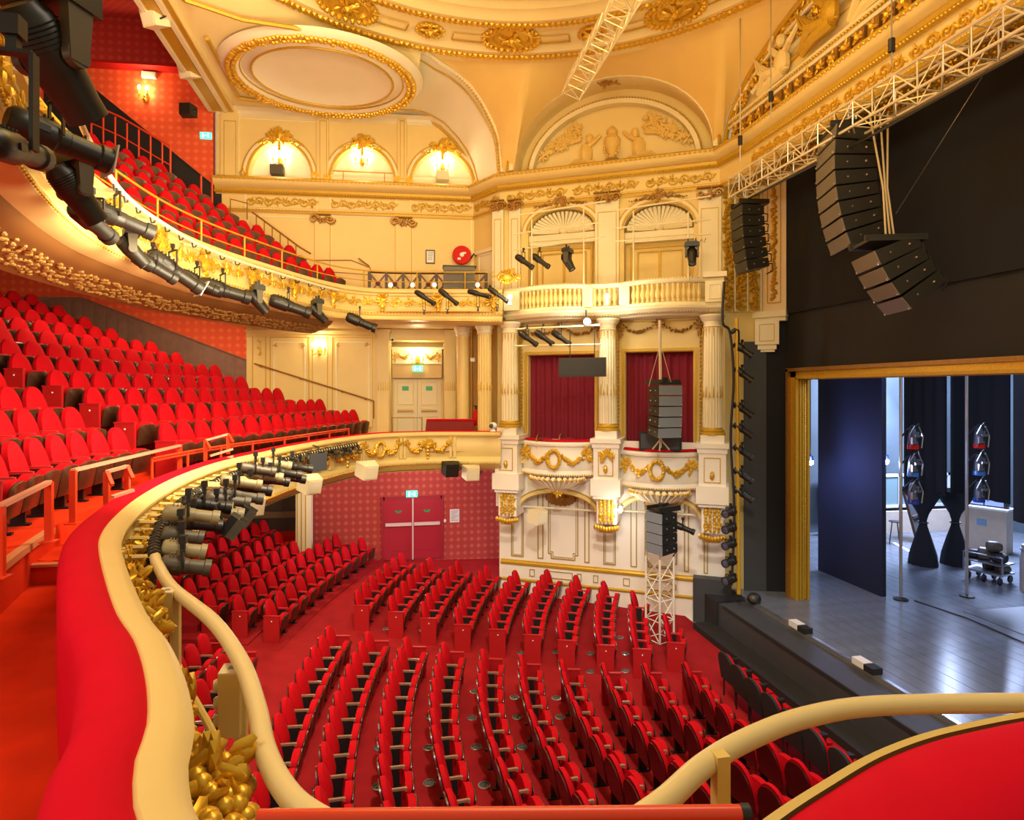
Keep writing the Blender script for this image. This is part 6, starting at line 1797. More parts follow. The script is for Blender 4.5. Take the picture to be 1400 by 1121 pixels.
# posts with junction boxes near the camera
for (px, pyt, pyb, lb, bx) in ((330, 905, 1095, 'tall', (317, 915, 1000)), (240, 815, 925, 'short', (229, 808, 862))):
    zt = -1.36; T = on_z(px, pyt, zt); zb = (Y0 - pyb) / F * dist(T)
    m = MB(); m.bar(T, Vector((T.x, T.y, zb)), .055); obj('post', m, YELLOW, lb_)
    m = MB(); e = Vector((T.x, T.y, zb)); m.tube([e + Vector((0, 0, .08)), e + Vector((-.22, -.02, .08))], .035, 8); obj('outrigger', m, YELLOW, lb_)
    x, y0, y1 = bx; d = dist(T) - .02; a, b = at(x, y0, d), at(x, y1, d); c = (a + b) / 2
    jb = thing('junction_box', f'cream junction box with round sockets on the {lb} post of the lighting bar', 'junction box', c)
    m = MB(); m.box((0, 0, 0), (.10, .12, (a - b).length)); lpart('body', m, YELLOW, jb, 0)
    m = MB(); m.box((0, 0, (a - b).length / 2 + .004), (.10, .12, .008)); lpart('lid', m, PIPE, jb, 0)
    h = (a - b).length
    for k in range(3):
        m = MB(); m.lathe([(.028, 0), (.03, .02), (.024, .032), (0, .034)], (-.05, -.01, h * (.28 - .28 * k)), 12, basis((-1, -.2, 0)) @ Matrix(((0, 0, 1), (0, 1, 0), (-1, 0, 0)))); lpart('socket', m, PIPE, jb)
    m = MB(); m.box((.0, 0, h / 2 + .01), (.03, .03, .003)); lpart('label', m, INK, jb, 0)
m = MB(); m.tube(catmull([on_z(236, 905, -1.36), on_z(262, 950, -1.45), on_z(290, 1000, -1.55), on_z(312, 1050, -1.62), on_z(332, 1105, -1.7)], 6), .018, 8); o = obj('conduit', m, YELLOW, lb_)
OLIVE = mat('olive_lamp_metal', (.30, .24, .11), .45)
# outriggers and spots on the far part of the bar
for x0, y0, x1, y1, d in ((236, 694, 319, 692, 6.2), (280, 664, 345, 666, 7.4), (322, 656, 362, 658, 8.4), (348, 637, 398, 639, 9.3)):
    a = at(x0, y0, d); m = MB(); m.tube([a, at(x1, y1, d + .2)], .045 if d < 7 else .05, 8); obj('outrigger', m, YELLOW, lb_)
k = 0
for px, py, d, L, mt, w in ((250, 733, 5.4, .36, LAMPG, 'grey'), (252, 752, 5.1, .36, LAMPG, 'grey'), (254, 774, 4.8, .38, LAMPG, 'grey'), (268, 716, 5.9, .5, LAMPB, 'black'), (300, 700, 6.3, .5, LAMPB, 'black'), (325, 678, 7.0, .6, LAMPG, 'grey'),
                            (345, 668, 7.6, .5, LAMPB, 'black'), (362, 650, 8.3, .5, LAMPB, 'black'), (385, 646, 8.9, .6, LAMPB, 'black'), (402, 638, 9.6, .6, LAMPB, 'black'), (262, 704, 5.6, .5, LAMPG, 'grey'), (283, 690, 6.2, .5, LAMPB, 'black'), (312, 684, 6.9, .5, LAMPG, 'grey'), (330, 660, 7.4, .5, LAMPG, 'grey'), (352, 642, 8.2, .5, LAMPG, 'grey'), (372, 656, 8.6, .5, LAMPB, 'black'), (376, 634, 9.0, .5, LAMPB, 'black'), (392, 652, 9.2, .6, LAMPB, 'black')):
    p = at(px, py, d); spotlight(p, Vector((1, .25, -.22)), f'{w} profile spotlight on the curved circle lighting bar, {ORD[k]} from the camera', L * .92, .066, OLIVE if k % 3 == 1 else mt, 1, group='spots on the circle lighting bar', clamp=.2); k += 1
for px, py, d, w in ((314, 716, 6.2, 'nearer'), (331, 702, 6.9, 'further')):
    root = thing('flood_lamp', f'black square flood lamp tilted below the circle lighting bar, {w} of the two', 'lamp', at(px, py, d))
    M = basis((.8, .1, -.6)); m = MB(); m.box((0, 0, 0), (.08, .20, .20), M); lpart('housing', m, IRON, root, 0)
    m = MB(); m.box(M @ Vector((.045, 0, 0)), (.012, .18, .18), M); lpart('glass', m, LENS, root, 0)
    m = MB()
    for a, b in ((0, .105), (0, -.105)): m = MB(); m.box(M @ Vector((.08, b, 0)), (.09, .006, .20), M); lpart('barn_door', m, LAMPG, root, 0)
    m = MB(); m.bar((0, -.14, 0), (-.1, -.14, .2), .02); m.bar((0, .14, 0), (-.1, .14, .2), .02); m.bar((-.1, -.14, .2), (-.1, .14, .2), .02); lpart('yoke', m, IRON, root, 0)
# tangle of cables and small brackets on the bar
R = random.Random(8); m = MB()
for i in range(90, len(pipe_pts) - 8, 2):
    q = pipe_pts[i]; w = pipe_pts[i + 4]
    m.tube([q + UZ3 * .05, q.lerp(w, .3) + Vector((R.uniform(-.1, .1), 0, R.uniform(-.15, .02))), q.lerp(w, .7) + Vector((R.uniform(-.1, .1), 0, R.uniform(-.15, .02))), w + UZ3 * .05], .012, 5)
obj('cable', m, CABLE, lb_)
m = MB()
for i in range(85, len(pipe_pts) - 6, 2):
    q = pipe_pts[i]; m.box(q + Vector((R.uniform(-.08, .12), R.uniform(-.05, .05), R.uniform(-.2, -.02))), (R.uniform(.04, .14), R.uniform(.03, .06), R.uniform(.03, .08)), basis((R.uniform(-1, 1), R.uniform(-1, 1), R.uniform(-.5, .5))))
o = obj('fitting', m, LAMPG, lb_); o['kind'] = 'stuff'
p = at(435, 632, 10.6); root = thing('flat_screen', 'small dark flat panel clamped to the circle front beside the spots', 'panel', p)
M = basis((.75, -.66, 0)); m = MB(); m.box((0, 0, 0), (.03, .36, .30), M); lpart('panel', m, GREYB, root, 0); m = MB(); m.bar((0, 0, .15), (0, 0, .26), .02); m.bar((0, 0, .26), (-.1, .1, .28), .02); lpart('hook', m, IRON, root, 0)
# cream loudspeakers tucked at the lower edges
def small_speaker(p, d, label, s=.30, mt=PIPE):
    root = thing('small_loudspeaker', label, 'speaker', p); M = basis(d)
    m = MB(); m.hexa([M @ Vector(q) * s for q in ((-.4, -.55, -.4), (.4, -.4, -.4), (.4, .4, -.4), (-.4, .55, -.4), (-.4, -.55, .4), (.4, -.4, .4), (.4, .4, .4), (-.4, .55, .4))]); lpart('cabinet', m, mt, root, 0)
    m = MB(); m.box(M @ Vector((.42 * s, 0, 0)), (.02 * s, .66 * s, .66 * s), M); lpart('grille', m, CREAM2 if mt != IRON else LAMPB, root, 0)
    m = MB(); m.tube([M @ Vector((-.1 * s, .45 * s, .1 * s)), M @ Vector((-.05 * s, .7 * s, 0)), M @ Vector((.1 * s, .45 * s, -.1 * s))], .04 * s, 6); m.bar(M @ Vector((-.4 * s, 0, 0)), M @ Vector((-.75 * s, 0, .1 * s)), .08 * s); lpart('bracket', m, IRON, root)
small_speaker(at(425, 662, 11.5), (.6, -.8, -.3), 'cream loudspeaker under the circle edge by the cream post', .36)
small_speaker(at(503, 643, 13.5), (.5, -.85, -.3), 'cream loudspeaker under the circle edge left of the red doors', .40)
small_speaker(at(345, 690, 9.6), (.6, -.8, -.3), 'cream loudspeaker under the circle edge below the mass of spots', .34)
small_speaker(at(210, 25, 13.0), (-.4, -.8, -.35), 'cream loudspeaker on the ceiling beam, nearer to the camera', .42)
small_speaker(at(258, 97, 15.4), (-.4, -.8, -.35), 'cream loudspeaker on the ceiling beam, nearer to the side wall', .42)
small_speaker(at(256, 151, 16.4), (-.2, -1, 0), 'black loudspeaker on the red gallery wall', .36, IRON)
small_speaker(at(736, 706, 16.0), (.5, -.85, -.1), 'beige loudspeaker under the first box arch', .42)
for px, py, d, w in ((645, 646, 16.2, 'pale'), (617, 641, 16.2, 'dark')):
    small_speaker(at(px, py, d), (.1, -1, -.2), f'{w} loudspeaker box under the circle edge above the notice', .42, IRON if w == 'dark' else PIPE)

# ------------------------------------------------------------------ line arrays and trusses
def line_array(top, n, hgt, w, dep, face, tilt0, dt, label, grille=ARRAYG, hang=None):
    root = thing('line_array', label, 'speaker', top); fz = Vector((face[0], face[1], 0)).normalized(); sd = Vector((-fz.y, fz.x, 0))
    p = Vector((0, 0, 0)); t = tilt0
    m = MB(); Mb = Matrix((fz, sd, UZ3)).transposed()
    m.box(p + UZ3 * .05 - fz * .05, (dep * 1.25, w * .9, .05), Mb)
    for s in (-1, 1): m.box(p + UZ3 * .09 + sd * s * w * .35 - fz * .05, (dep * 1.35, .05, .09), Mb)
    m.box(p + UZ3 * .13, (.12, .12, .12), Mb); lpart('bumper_frame', m, LAMPB, root, 0)
    for i in range(n):
        ct, st = math.cos(t), math.sin(t)
        f2 = fz * ct - UZ3 * st; u2 = UZ3 * ct + fz * st        # tilted down by t
        M = Matrix((f2, sd, u2)).transposed(); c = p - u2 * (hgt / 2)
        m = MB(); k = .86
        m.hexa([c + M @ Vector(q) for q in ((-dep / 2, -w / 2 * k, -hgt * .40), (dep / 2, -w / 2, -hgt * .48), (dep / 2, w / 2, -hgt * .48), (-dep / 2, w / 2 * k, -hgt * .40), (-dep / 2, -w / 2 * k, hgt * .40), (dep / 2, -w / 2, hgt * .48), (dep / 2, w / 2, hgt * .48), (-dep / 2, w / 2 * k, hgt * .40))])
        cb = lpart('cabinet', m, LAMPB, root, 0)
        m = MB(); m.box(c + M @ Vector((dep / 2 + .008, 0, 0)), (.016, w * .98, hgt * .93), M); g = lpart('grille', m, grille, cb, 0)
        m = MB()
        for s in (-1, 1):
            for q in (-.25, .2): m.blob(c + M @ Vector((dep * q, s * w / 2 * .93, 0)), .022)
            m.blob(c + M @ Vector((dep / 2 + .02, s * w * .46, -hgt * .38)), .02)
        lpart('rigging_pin', m, STEEL, cb)
        m = MB(); q = c - M @ Vector((dep / 2, 0, 0)); m.tube([q + sd * .08, q - f2 * .22 - u2 * .03, q - f2 * .20 - u2 * hgt * .75, q - u2 * hgt + sd * .08], .014, 5); lpart('cable', m, CABLE, cb)
        p = p - u2 * hgt; t += dt
    return root
def truss(a, b, w, label, name='truss', step=None, up=(0, 0, 1), mt=ALU, r=.024):
    a, b = Vector(a), Vector(b); d = (b - a); L = d.length; d /= L
    x = d.cross(Vector(up)).normalized(); y = x.cross(d)
    cs = [(x * i + y * j) * w / 2 for i, j in ((-1, -1), (1, -1), (1, 1), (-1, 1))]
    root = thing(name, label, 'truss', a)
    for c in cs: m = MB(); m.tube([c, c + d * L], r, 7); lpart('chord', m, mt, root)
    n = max(2, int(round(L / (step or w)))); m = MB()
    for i in range(n):
        p0, p1 = d * (L * i / n), d * (L * (i + 1) / n)
        for k in range(4):
            u, v = cs[k], cs[(k + 1) % 4]
            if i % 2: u, v = v, u
            m.tube([p0 + u, p1 + v], r * .5, 5)
            m.tube([p0 + u, p0 + v], r * .5, 5)
    lpart('lattice', m, mt, root); return root
TX_ = 7.6
def onX(px, X):
    t = (px - CX) / F; d = X / (SN + t * CS); return d
d0, d1 = onX(1008, TX_), onX(1402, TX_)
A_, B_ = at(1008, 258, d0), at(1402, 33, d1); B_.z = A_.z
truss(A_, Vector((TX_, 3.0, A_.z)), .42, 'long square aluminium truss hanging along the gilded proscenium')
m = MB(); m.tube([Vector((TX_, A_.y, A_.z - .35)), Vector((TX_ - .05, 9, A_.z - .45)), Vector((TX_, 3, A_.z - .35))], .02, 6); m.tube([Vector((TX_ + .1, A_.y, A_.z - .3)), Vector((TX_ + .1, 3, A_.z - .38))], .015, 6)
o = obj('loom_cable', m, CABLE); tag(o, 'dark cable loom slung under the long aluminium truss', 'cable')
truss((4.05, 13.8, 6.95), (4.0, 6.0, 6.95), .42, 'ladder-like pale truss reaching out below the dome, its near end above the frame', up=(.35, 0, 1))
for px, py, yt, w in ((1054, 132, 40, 'over the truss nearest the boxes'), (1219, 62, -60, 'over the middle of the truss'), (1012, 192, 60, 'by the truss end')):
    d = onX(px, TX_); m = MB(); m.tube([at(px, py + 30, d), at(px, py - 260, d)], .012, 6); o = obj('hoist_chain', m, STEEL); tag(o, 'thin hoist chain ' + w, 'chain')
    m = MB(); m.lathe([(0, -.1), (.05, -.1), (.05, .1), (0, .1)], at(px, py, d), 8); obj('hook_block', m, IRON, o)
line_array(at(1022, 284, 13.8), 6, .235, .60, .5, (-.99, .10), .02, .03, 'small black line array hanging beside the boxes at the far truss end', LAMPB)
line_array(at(1160, 184, 10.9), 8, .245, .86, .68, (-.93, .30), -.12, .065, 'large curved line array with brown grilles hanging from the truss')
line_array(at(1208, 338, 10.0), 4, .245, .86, .68, (-.93, .30), .40, .09, 'short down-tilted line array hanging low on ropes before the black pelmet')
p = at(1216, 330, 10.0); m = MB()
for dx, x in ((-.06, -.2), (.02, 0), (.10, .15)): m.tube([p + Vector((dx, 0, 0)), p + Vector((dx * .5, .1, .9)), Vector((p.x + x, p.y + .2, A_.z))], .016, 6)
o = obj('suspension_rope', m, mat('rope', (.5, .40, .22), .8)); tag(o, 'bundle of pale ropes suspending the short tilted line array', 'rope')
m = MB(); m.tube([at(1160, 178, 10.9), at(1160, 140, 10.9)], .02, 6); o = obj('suspension_chain', m, STEEL); tag(o, 'short chain between truss and the large line array', 'chain')
m = MB(); m.tube([at(1020, 280, 13.8), at(1012, 240, 13.8)], .02, 6); o = obj('suspension_chain', m, STEEL); tag(o, 'short chain above the small black line array', 'chain')
m = MB(); m.tube([at(1365, 70, 9.4), at(1225, 292, 11.0)], .006, 5); o = obj('guy_wire', m, STEEL); tag(o, 'thin slanting wire across the black pelmet', 'wire')
# array hung in front of the second box, and the one on the tower below
line_array(at(908, 527, 14.4), 5, .235, .60, .55, (.1, -.99), -.03, .035, 'grey line array hanging on a chain before the second crimson curtain', mat('cool_grille', (.20, .22, .24), .5))
m = MB(); m.tube([at(903, 528, 14.4), at(902, 438, 14.4)], .035, 7); 
for s in (-16, 16): m.tube([at(903 + s, 528, 14.4), at(903, 470, 14.4)], .006, 5)
o = obj('suspension_chain', m, ALU); tag(o, 'pale hoist chain above the grey line array of the second box', 'chain')
m = MB(); c = at(903, 612, 14.5); m.tube([c, c + UZ3 * .4], .03, 7)
for a in (0, 2.1, 4.2): m.tube([c + UZ3 * .2, c + Vector((.22 * math.cos(a), .22 * math.sin(a), -.05))], .018, 6)
o = obj('speaker_stand', m, ALU); tag(o, 'small pale tripod stand on the ledge of the second box', 'stand')
line_array(at(905, 699, 14.2), 4, .235, .52, .5, (-.93, -.36), 0, .01, 'blue-grey line array on the white lattice tower in front of the boxes', mat('bluegrey_grille', (.22, .27, .32), .5))
b0 = at(902, 851, 14.2); b0.z = ZF(b0.x) + .02
truss(b0, Vector((b0.x, b0.y, at(902, 758, 14.2).z - .05)), .44, 'white lattice tower standing on the stalls floor below the boxes', 'truss_tower', up=(.37, -.93, 0), r=.024, mt=mat('white_steel', (.80, .76, .62), .5))
p = at(935, 722, 14.2); spotlight(p, dir_px(p, 24, 10, -.1), 'small black spotlight bracketed to the side of the lattice tower', .5, .07, clamp=.2)

# ------------------------------------------------------------------ lamp ladder beside the stage
d = 14.3
m = MB(); m.tube([at(1007, 435, d), at(1010, 812, d)], .045, 8); lad = obj('lamp_ladder', m, GOLDP); tag(lad, 'upright golden pipe ladder of lamps between boxes and stage', 'boom')
m = MB(); m.tube(catmull([at(990, 385, d), at(988, 440, d), at(998, 455, d), at(1003, 520, d), at(999, 600, d), at(1004, 700, d), at(1000, 800, d)], 5), .03, 6); obj('cable_loom', m, CABLE, lad)
m = MB(); m.tube(catmull([at(1000, 455, d), at(1008, 452, d), at(1008, 480, d)], 5), .05, 7); obj('cable_bend', m, CABLE, lad)
for k, py in enumerate((478, 512, 560, 588, 618, 650, 676)):
    p = at(1016, py, d); spotlight(p, dir_px(p, 18, 13, -.1), f'black spotlight on the golden lamp ladder, {ORD[k]} from the top', .5, .08, clamp=.18, group='spots on the lamp ladder')
for k, py in enumerate((700, 722, 744, 768, 792)):
    p = at(998, py, d); spotlight(p, dir_px(p, -14, 6, -.25), f'dark spotlight on the lower lamp ladder facing the stalls, {ORD[k]} of five downwards', .42, .095, LAMPB, clamp=.16, group='lower spots of the lamp ladder')

# ------------------------------------------------------------------ sconces and downlights
def sconce(p, n3, label, arms=3, pw=14, col=(1, .82, .5), s=1.0):
    root = thing('wall_sconce', label, 'wall lamp', p); n3 = Vector(n3).normalized(); sd = Vector((-n3.y, n3.x, 0))
    m = MB(); m.ball((0, 0, 0), (.07 * s, .07 * s, .13 * s), 10); m.bar((0, 0, 0), n3 * .14 * s, .03 * s); lpart('back_plate', m, GOLDP, root)
    for k in range(arms):
        x = (k - (arms - 1) / 2) * .17 * s
        e = n3 * (.16 * s - abs(x) * .2) + sd * x
        m = MB(); m.tube([n3 * .1 * s - UZ3 * .05 * s, e - UZ3 * .12 * s, e], .016 * s, 6); m.lathe([(.03 * s, 0), (.035 * s, .02 * s), (.018 * s, .03 * s), (.018 * s, .12 * s), (0, .12 * s)], e, 8); a = lpart('arm', m, GOLDP, root)
        m = MB(); m.ball(e + UZ3 * .17 * s, (.03 * s, .03 * s, .055 * s), 8); lpart('bulb', m, BULB, a)
    if pw: lamp('sconce_glow', 'POINT', Vector(p) + n3 * .22 + UZ3 * .2, pw, col, .08)
    return root
nS = W_n3(SW)
for k, (px, py) in enumerate(((383, 221), (495, 221), (605, 229))):
    sconce(SW.p(SW.s(px, -.26), -.26, SW.z(px, py, -.26)), nS, ('lit candle sconce in the lunette beside the gallery', 'lit candle sconce in the middle lunette with a rail', 'lit candle sconce in the lunette by the vault')[k], 3, 26)
sconce(SW.p(SW.s(437, 0), .02, SW.z(437, 480)), nS, 'lit candle sconce between the two cream panels of the circle wall', 3, 22)
sconce(SW.p(SW.s(571, -.55), -.55, SW.z(571, 492, -.55)), nS, 'lit candle sconce above the cream double door', 3, 30)
sconce(SW.p(SW.s(200, 0), .02, SW.z(200, 134)), nS, 'two-armed lit sconce on the red gallery wall', 2, 55, (1, .60, .25), 1.2)
for px, py, w in ((379, 233, 'beside the gallery'), (605, 241, 'by the vault')):
    c = SW.p(SW.s(px, -.1), -.1, SW.z(px, py, -.1)); m = MB(); m.box((0, 0, 0), (.36, .28, .26)); m.box((0, -.145, 0), (.30, .01, .2))
    o = obj('control_box', m, LAMPG if px < 400 else CREAM2, smooth=0); o.location = c; tag(o, f'square box standing in the lunette {w}', 'box')
m = MB(); y0 = SW.z(495, 236, 0); a, b = SW.s(450), SW.s(545)
m.tube([SW.p(a, .05, y0), SW.p(b, .05, y0)], .018, 6)
for s in (a, a + .4, b - .4, b): m.tube([SW.p(s, .05, y0), SW.p(s, .05, y0 - .3)], .014, 5)
o = obj('lunette_rail', m, GOLDP); tag(o, 'thin golden rail across the middle lunette', 'rail')
c = SW.p(SW.s(205, 0), .06, SW.z(205, 104)); m = MB(); m.box((0, 0, 0), (.36, .1, .16)); m.box((0, -.05, 0), (.3, .02, .12)); o = obj('emergency_light', m, WHITE, smooth=0); o.location = c; tag(o, 'small white emergency light above the gallery sconce', 'lamp')
def downlight(p, label, pw=25, col=(1, .82, .55), s=.12):
    root = thing('downlight', label, 'ceiling lamp', p)
    m = MB(); m.lathe([(s, .02), (s * 1.15, -.01), (s * 1.1, -.03), (s * .9, -.035), (s * .85, 0)], (0, 0, 0), 16); lpart('ring', m, WHITE, root)
    m = MB(); m.lathe([(0, -.03), (s * .7, -.03), (s * .88, -.005)], (0, 0, 0), 14); lpart('bulb', m, BULB, root)
    if pw: lamp('downlight_glow', 'POINT', Vector(p) - UZ3 * .18, pw, col, .08)
downlight(at(105, 368, 13.2), 'lit downlight under the balcony, nearest the camera', 60)
downlight(at(245, 406, 15.2), 'lit downlight under the balcony, the middle one', 50, (1, .7, .35))
downlight(at(309, 420, 14.6), 'starry bright downlight under the balcony near the exit sign', 45)
root = thing('soffit_lamp', 'white hexagonal lamp on the soffit at the left edge', 'ceiling lamp', at(16, 343, 10.0))
m = MB(); m.lathe([(.10, .08), (.17, .02), (.17, -.10), (.10, -.17), (0, -.17)], (0, 0, 0), 6); lpart('body', m, WHITE, root, 0)
m = MB(); m.ball((.02, -.14, -.02), .06, 10); lpart('bulb', m, BULB, root)
m = MB(); m.hexa([Vector(q) for q in ((.1, 0, -.2), (.45, .1, -.2), (.45, .2, -.2), (.1, .1, -.2), (.1, 0, 0), (.5, .1, .05), (.5, .2, .05), (.1, .1, 0))]); lpart('bracket', m, GOLDP, root, 0)
lamp('soffit_glow', 'POINT', at(20, 352, 9.6), 5, (1, .8, .5), .08)

# ------------------------------------------------------------------ signs and small fittings
def exit_sign(W, px, py, o, w, h, label):
    s = W.s(px, o); z = W.z(px, py, o); root = thing('exit_sign', label, 'sign', W.p(s, o + .03, z)); u = Vector((W.u.x, W.u.y, 0)); n = W_n3(W)
    M = Matrix((u, n, UZ3)).transposed()
    m = MB(); m.box((0, 0, 0), (w, .06, h), M); lpart('body', m, GREEN, root, 0)
    m = MB()
    for sx in (-.24, .24):
        m.box(Vector(u * w * sx) + n * .035, (w * .10, .01, h * .34), M); m.box(Vector(u * w * (sx + .05)) + n * .035 - UZ3 * h * .2, (w * .05, .01, h * .26), M); m.box(Vector(u * w * (sx - .05)) + n * .035 - UZ3 * h * .2, (w * .05, .01, h * .26), M); m.ball(Vector(u * w * sx) + n * .035 + UZ3 * h * .28, h * .1, 8)
    m.box(n * .035, (w * .12, .01, h * .12), M); lpart('pictogram', m, PICTO, root, 0)
exit_sign(SW, 571, 504, -.66, .30, .17, 'green exit sign over the cream double door of the circle')
exit_sign(SW, 282, 186, 0, .30, .17, 'green exit sign on the red gallery wall')
exit_sign(SW, 326, 438, 0, .24, .14, 'green exit sign at the end of the red circle wall under the balcony')
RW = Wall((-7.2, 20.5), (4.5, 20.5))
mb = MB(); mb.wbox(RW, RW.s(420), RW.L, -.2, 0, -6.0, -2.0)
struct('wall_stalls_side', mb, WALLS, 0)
exit_sign(RW, 563, 675, 0.02, .36, .2, 'green exit sign above the crimson stalls doors')
s0, s1 = RW.s(524), RW.s(604); zt = RW.z(562, 681); zb = -5.5
m = MB(); m.wbox(RW, s0 - .06, s0 + .04, 0, .06, zb, zt + .06); m.wbox(RW, s1 - .04, s1 + .06, 0, .06, zb, zt + .06); m.wbox(RW, s0, s1, 0, .06, zt - .04, zt + .06)
d2 = struct('door_2', m, mat('crimson_frame', (.36, .02, .04), .4), 0); c = (s0 + s1) / 2
for a, b in ((s0 + .04, c - .012), (c + .012, s1 - .04)):
    m = MB(); m.wbox(RW, a, b, 0, .045, zb, zt - .04); lf = obj('door_leaf', m, DOORR, d2, smooth=0)
    m = MB(); m.wframe(RW, a + .12, b - .12, zb + .3, zb + 1.0, .02, .045, .055); m.wframe(RW, a + .12, b - .12, zb + 1.25, zt - .16, .02, .045, .055); obj('leaf_moulding', m, DOORR, lf, smooth=0)
    m = MB(); m.wbox(RW, a + .03, b - .03, .07, .11, zb + 1.10, zb + 1.20); obj('push_bar', m, mat('pale_bar', (.75, .62, .60), .3), lf, smooth=0)
    m = MB(); q = RW.p((a + b) / 2, .05, RW.z(545, 699)); M = xform((1, 0, 0), (0, 0, 1)); pts = [(.11 * math.cos(t), .08 * math.sin(t)) for t in [PI + PI * k / 10 for k in range(11)]]
    mm = Matrix.Translation(q) @ xform((1, 0, 0), (0, 0, 1)).to_4x4(); m.prism([(x, y + .03) for x, y in pts], mm, -.01); m.prism([(-.03, 0.0), (.03, 0.0), (0, .05)], mm, -.012); obj('green_sticker', m, GREENS, lf, smooth=0)
m = MB(); m.wbox(RW, c - .02, c + .02, .05, .09, zb, zt); obj('lock_rod', m, mat('pale_rod', (.75, .66, .66), .3), d2, smooth=0)
z0, z1 = RW.z(621, 714), RW.z(621, 696); a, b = RW.s(615), RW.s(628)
m = MB(); m.wbox(RW, a, b, 0, .02, z0, z1); o = obj('wall_notice', m, PAPER, smooth=0); tag(o, 'white printed notice on the red wall beside the crimson doors', 'notice')
for k in range(7):
    m = MB(); z = z1 - .07 - k * .05; m.wbox(RW, a + .04, b - .04 - .05 * (k % 3), .02, .024, z, z + .014); obj('print_line', m, INK, o, smooth=0)
c = RW.p(RW.s(608), .02, RW.z(608, 712)); m = MB(); m.ball(c, (.05, .04, .06), 8); o = obj('call_button', m, WHITE); tag(o, 'tiny white button between crimson doors and notice', 'switch')
c = RW.p(RW.s(691), .04, RW.z(691, 750)); m = MB(); m.box(c, (.10, .08, .26)); o = obj('red_alarm_lamp', m, mat('glow_orange', (.9, .15, .02), .4, emit=(1, .2, .03), estr=2), smooth=0); tag(o, 'small glowing orange lamp low on the dark red wall by the boxes', 'lamp')
# cream post and brown boarding at the back of the stalls
p = at(416, 745, 18.9)
m = MB(); m.span(p.x - .22, p.x + .22, p.y - .2, p.y + .25, -5.6, -2.1); po_ = struct('column_stalls', m, CREAM2, 0)
for x in (-.19, -.07, .05): m = MB(); m.span(p.x + x, p.x + x + .03, p.y - .215, p.y - .2, -5.4, -2.2); obj('bead', m, GOLDP, po_, smooth=0)
mb = MB(); a, b = at(300, 700, 18.6), at(412, 700, 18.0)
BW = Wall((-9.5, 21.6), (-1.9, 21.2)); mb.wbox(BW, 0, BW.L, -.2, 0, -5.6, -2.0); bw = struct('wall_stalls_back', mb, BROWNB, 0)
m = MB(); m.wbox(BW, 0, BW.L, 0, .1, -4.15, -3.95); obj('board_rail', m, mat('tan_rail', (.20, .12, .06), .5), bw, smooth=0)
m = MB(); m.wbox(BW, 0, BW.L, 0, .02, -5.6, -4.6); obj('carpet_skirt', m, CARPETO, bw, smooth=0)
for k in range(9): m = MB(); s = BW.L - .45 - k * .55; m.wbox(BW, s, s + .42, 0, .04, -3.9, -2.6); obj('panel', m, BROWNB, bw, smooth=0)
# picture, hose reel, dark balustrade, console on the upper level
a, b = SW.s(582), SW.s(594.5); z0, z1 = SW.z(588, 360.5), SW.z(588, 342)
root = thing('framed_plan', 'framed white plan on the cream wall beside the hose reel', 'picture', SW.p((a + b) / 2, 0, (z0 + z1) / 2))
def lw_(name, m, mt, root): o = obj(name, m, mt, None, smooth=0); o.parent = root; o.matrix_parent_inverse = Matrix.Translation(root.location).inverted(); return o
m = MB(); m.wframe(SW, a, b, z0, z1, .025, 0, .04); lw_('frame', m, IRON, root); m = MB(); m.wbox(SW, a + .02, b - .02, 0, .02, z0 + .02, z1 - .02); pg = lw_('sheet', m, PAPER, root)
m = MB()
for k in range(5): m.wbox(SW, a + .06, b - .08 + .01 * k, .02, .023, z0 + .12 + k * .05, z0 + .135 + k * .05)
q = lw_('print_line', m, INK, root)
c = SW.p(SW.s(631), .16, SW.z(631, 350.5)); root = thing('fire_hose_reel', 'round red fire hose reel on the upper cream wall', 'hose reel', c)
Mr = basis(nS) @ Matrix(((0, 0, 1), (0, 1, 0), (-1, 0, 0)))
m = MB(); m.lathe([(0, .06), (.26, .06), (.275, .03), (.275, -.03), (.26, -.06), (0, -.06)], (0, 0, 0), 28, Mr); lpart('drum', m, REDP, root)
m = MB(); m.lathe([(.0, .10), (.06, .10), (.07, .06)], (0, 0, 0), 14, Mr); lpart('hub', m, WHITE, root)
m = MB(); m.box(nS * .08 - UX * .08 - UZ3 * .12, (.09, .03, .06)); m.box(nS * .08 + UX * .07 + UZ3 * .05, (.10, .03, .05)); lpart('label_plate', m, PAPER, root, 0)
m = MB(); m.tube([UX * .25 - UZ3 * .1, UX * .36 + UZ3 * .05, UX * .42 - UZ3 * .02], .025, 6); lpart('nozzle', m, IRON, root)
root = None
a0 = offset(UP, -1.12); seg = [p for p in a0 if -.75 < p.x < 2.55 and p.y > 15]
m = MB(); m.sweep(seg, [(0, 3.22), (.04, 3.26), (-.04, 3.26)], True); m.sweep(seg, [(0, 2.62), (.03, 2.66), (-.03, 2.66)], True); db = obj('dark_balustrade', m, BROWNB); tag(db, 'dark wooden balustrade with crossed panels at the far balcony', 'balustrade')
ff, fl = path_at(seg); nB = 7
for i in range(nB + 1):
    m = MB(); q = pp(ff, fl * i / nB, 0, 0); m.box((q.x, q.y, 2.94), (.08, .08, .62)); obj('post', m, BROWNB, db, smooth=0)
for i in range(nB):
    u, v = fl * (i + .08) / nB, fl * (i + .92) / nB
    m = MB(); m.bar(pp(ff, u, 0, 2.7), pp(ff, v, 0, 3.18), .05); m.bar(pp(ff, v, 0, 2.7), pp(ff, u, 0, 3.18), .05); m.ball(pp(ff, (u + v) / 2, 0, 2.94), .07, 8); obj('cross_panel', m, mat('carved_wood', (.13, .045, .03), .4) if i == 0 else bpy.data.materials['carved_wood'], db)
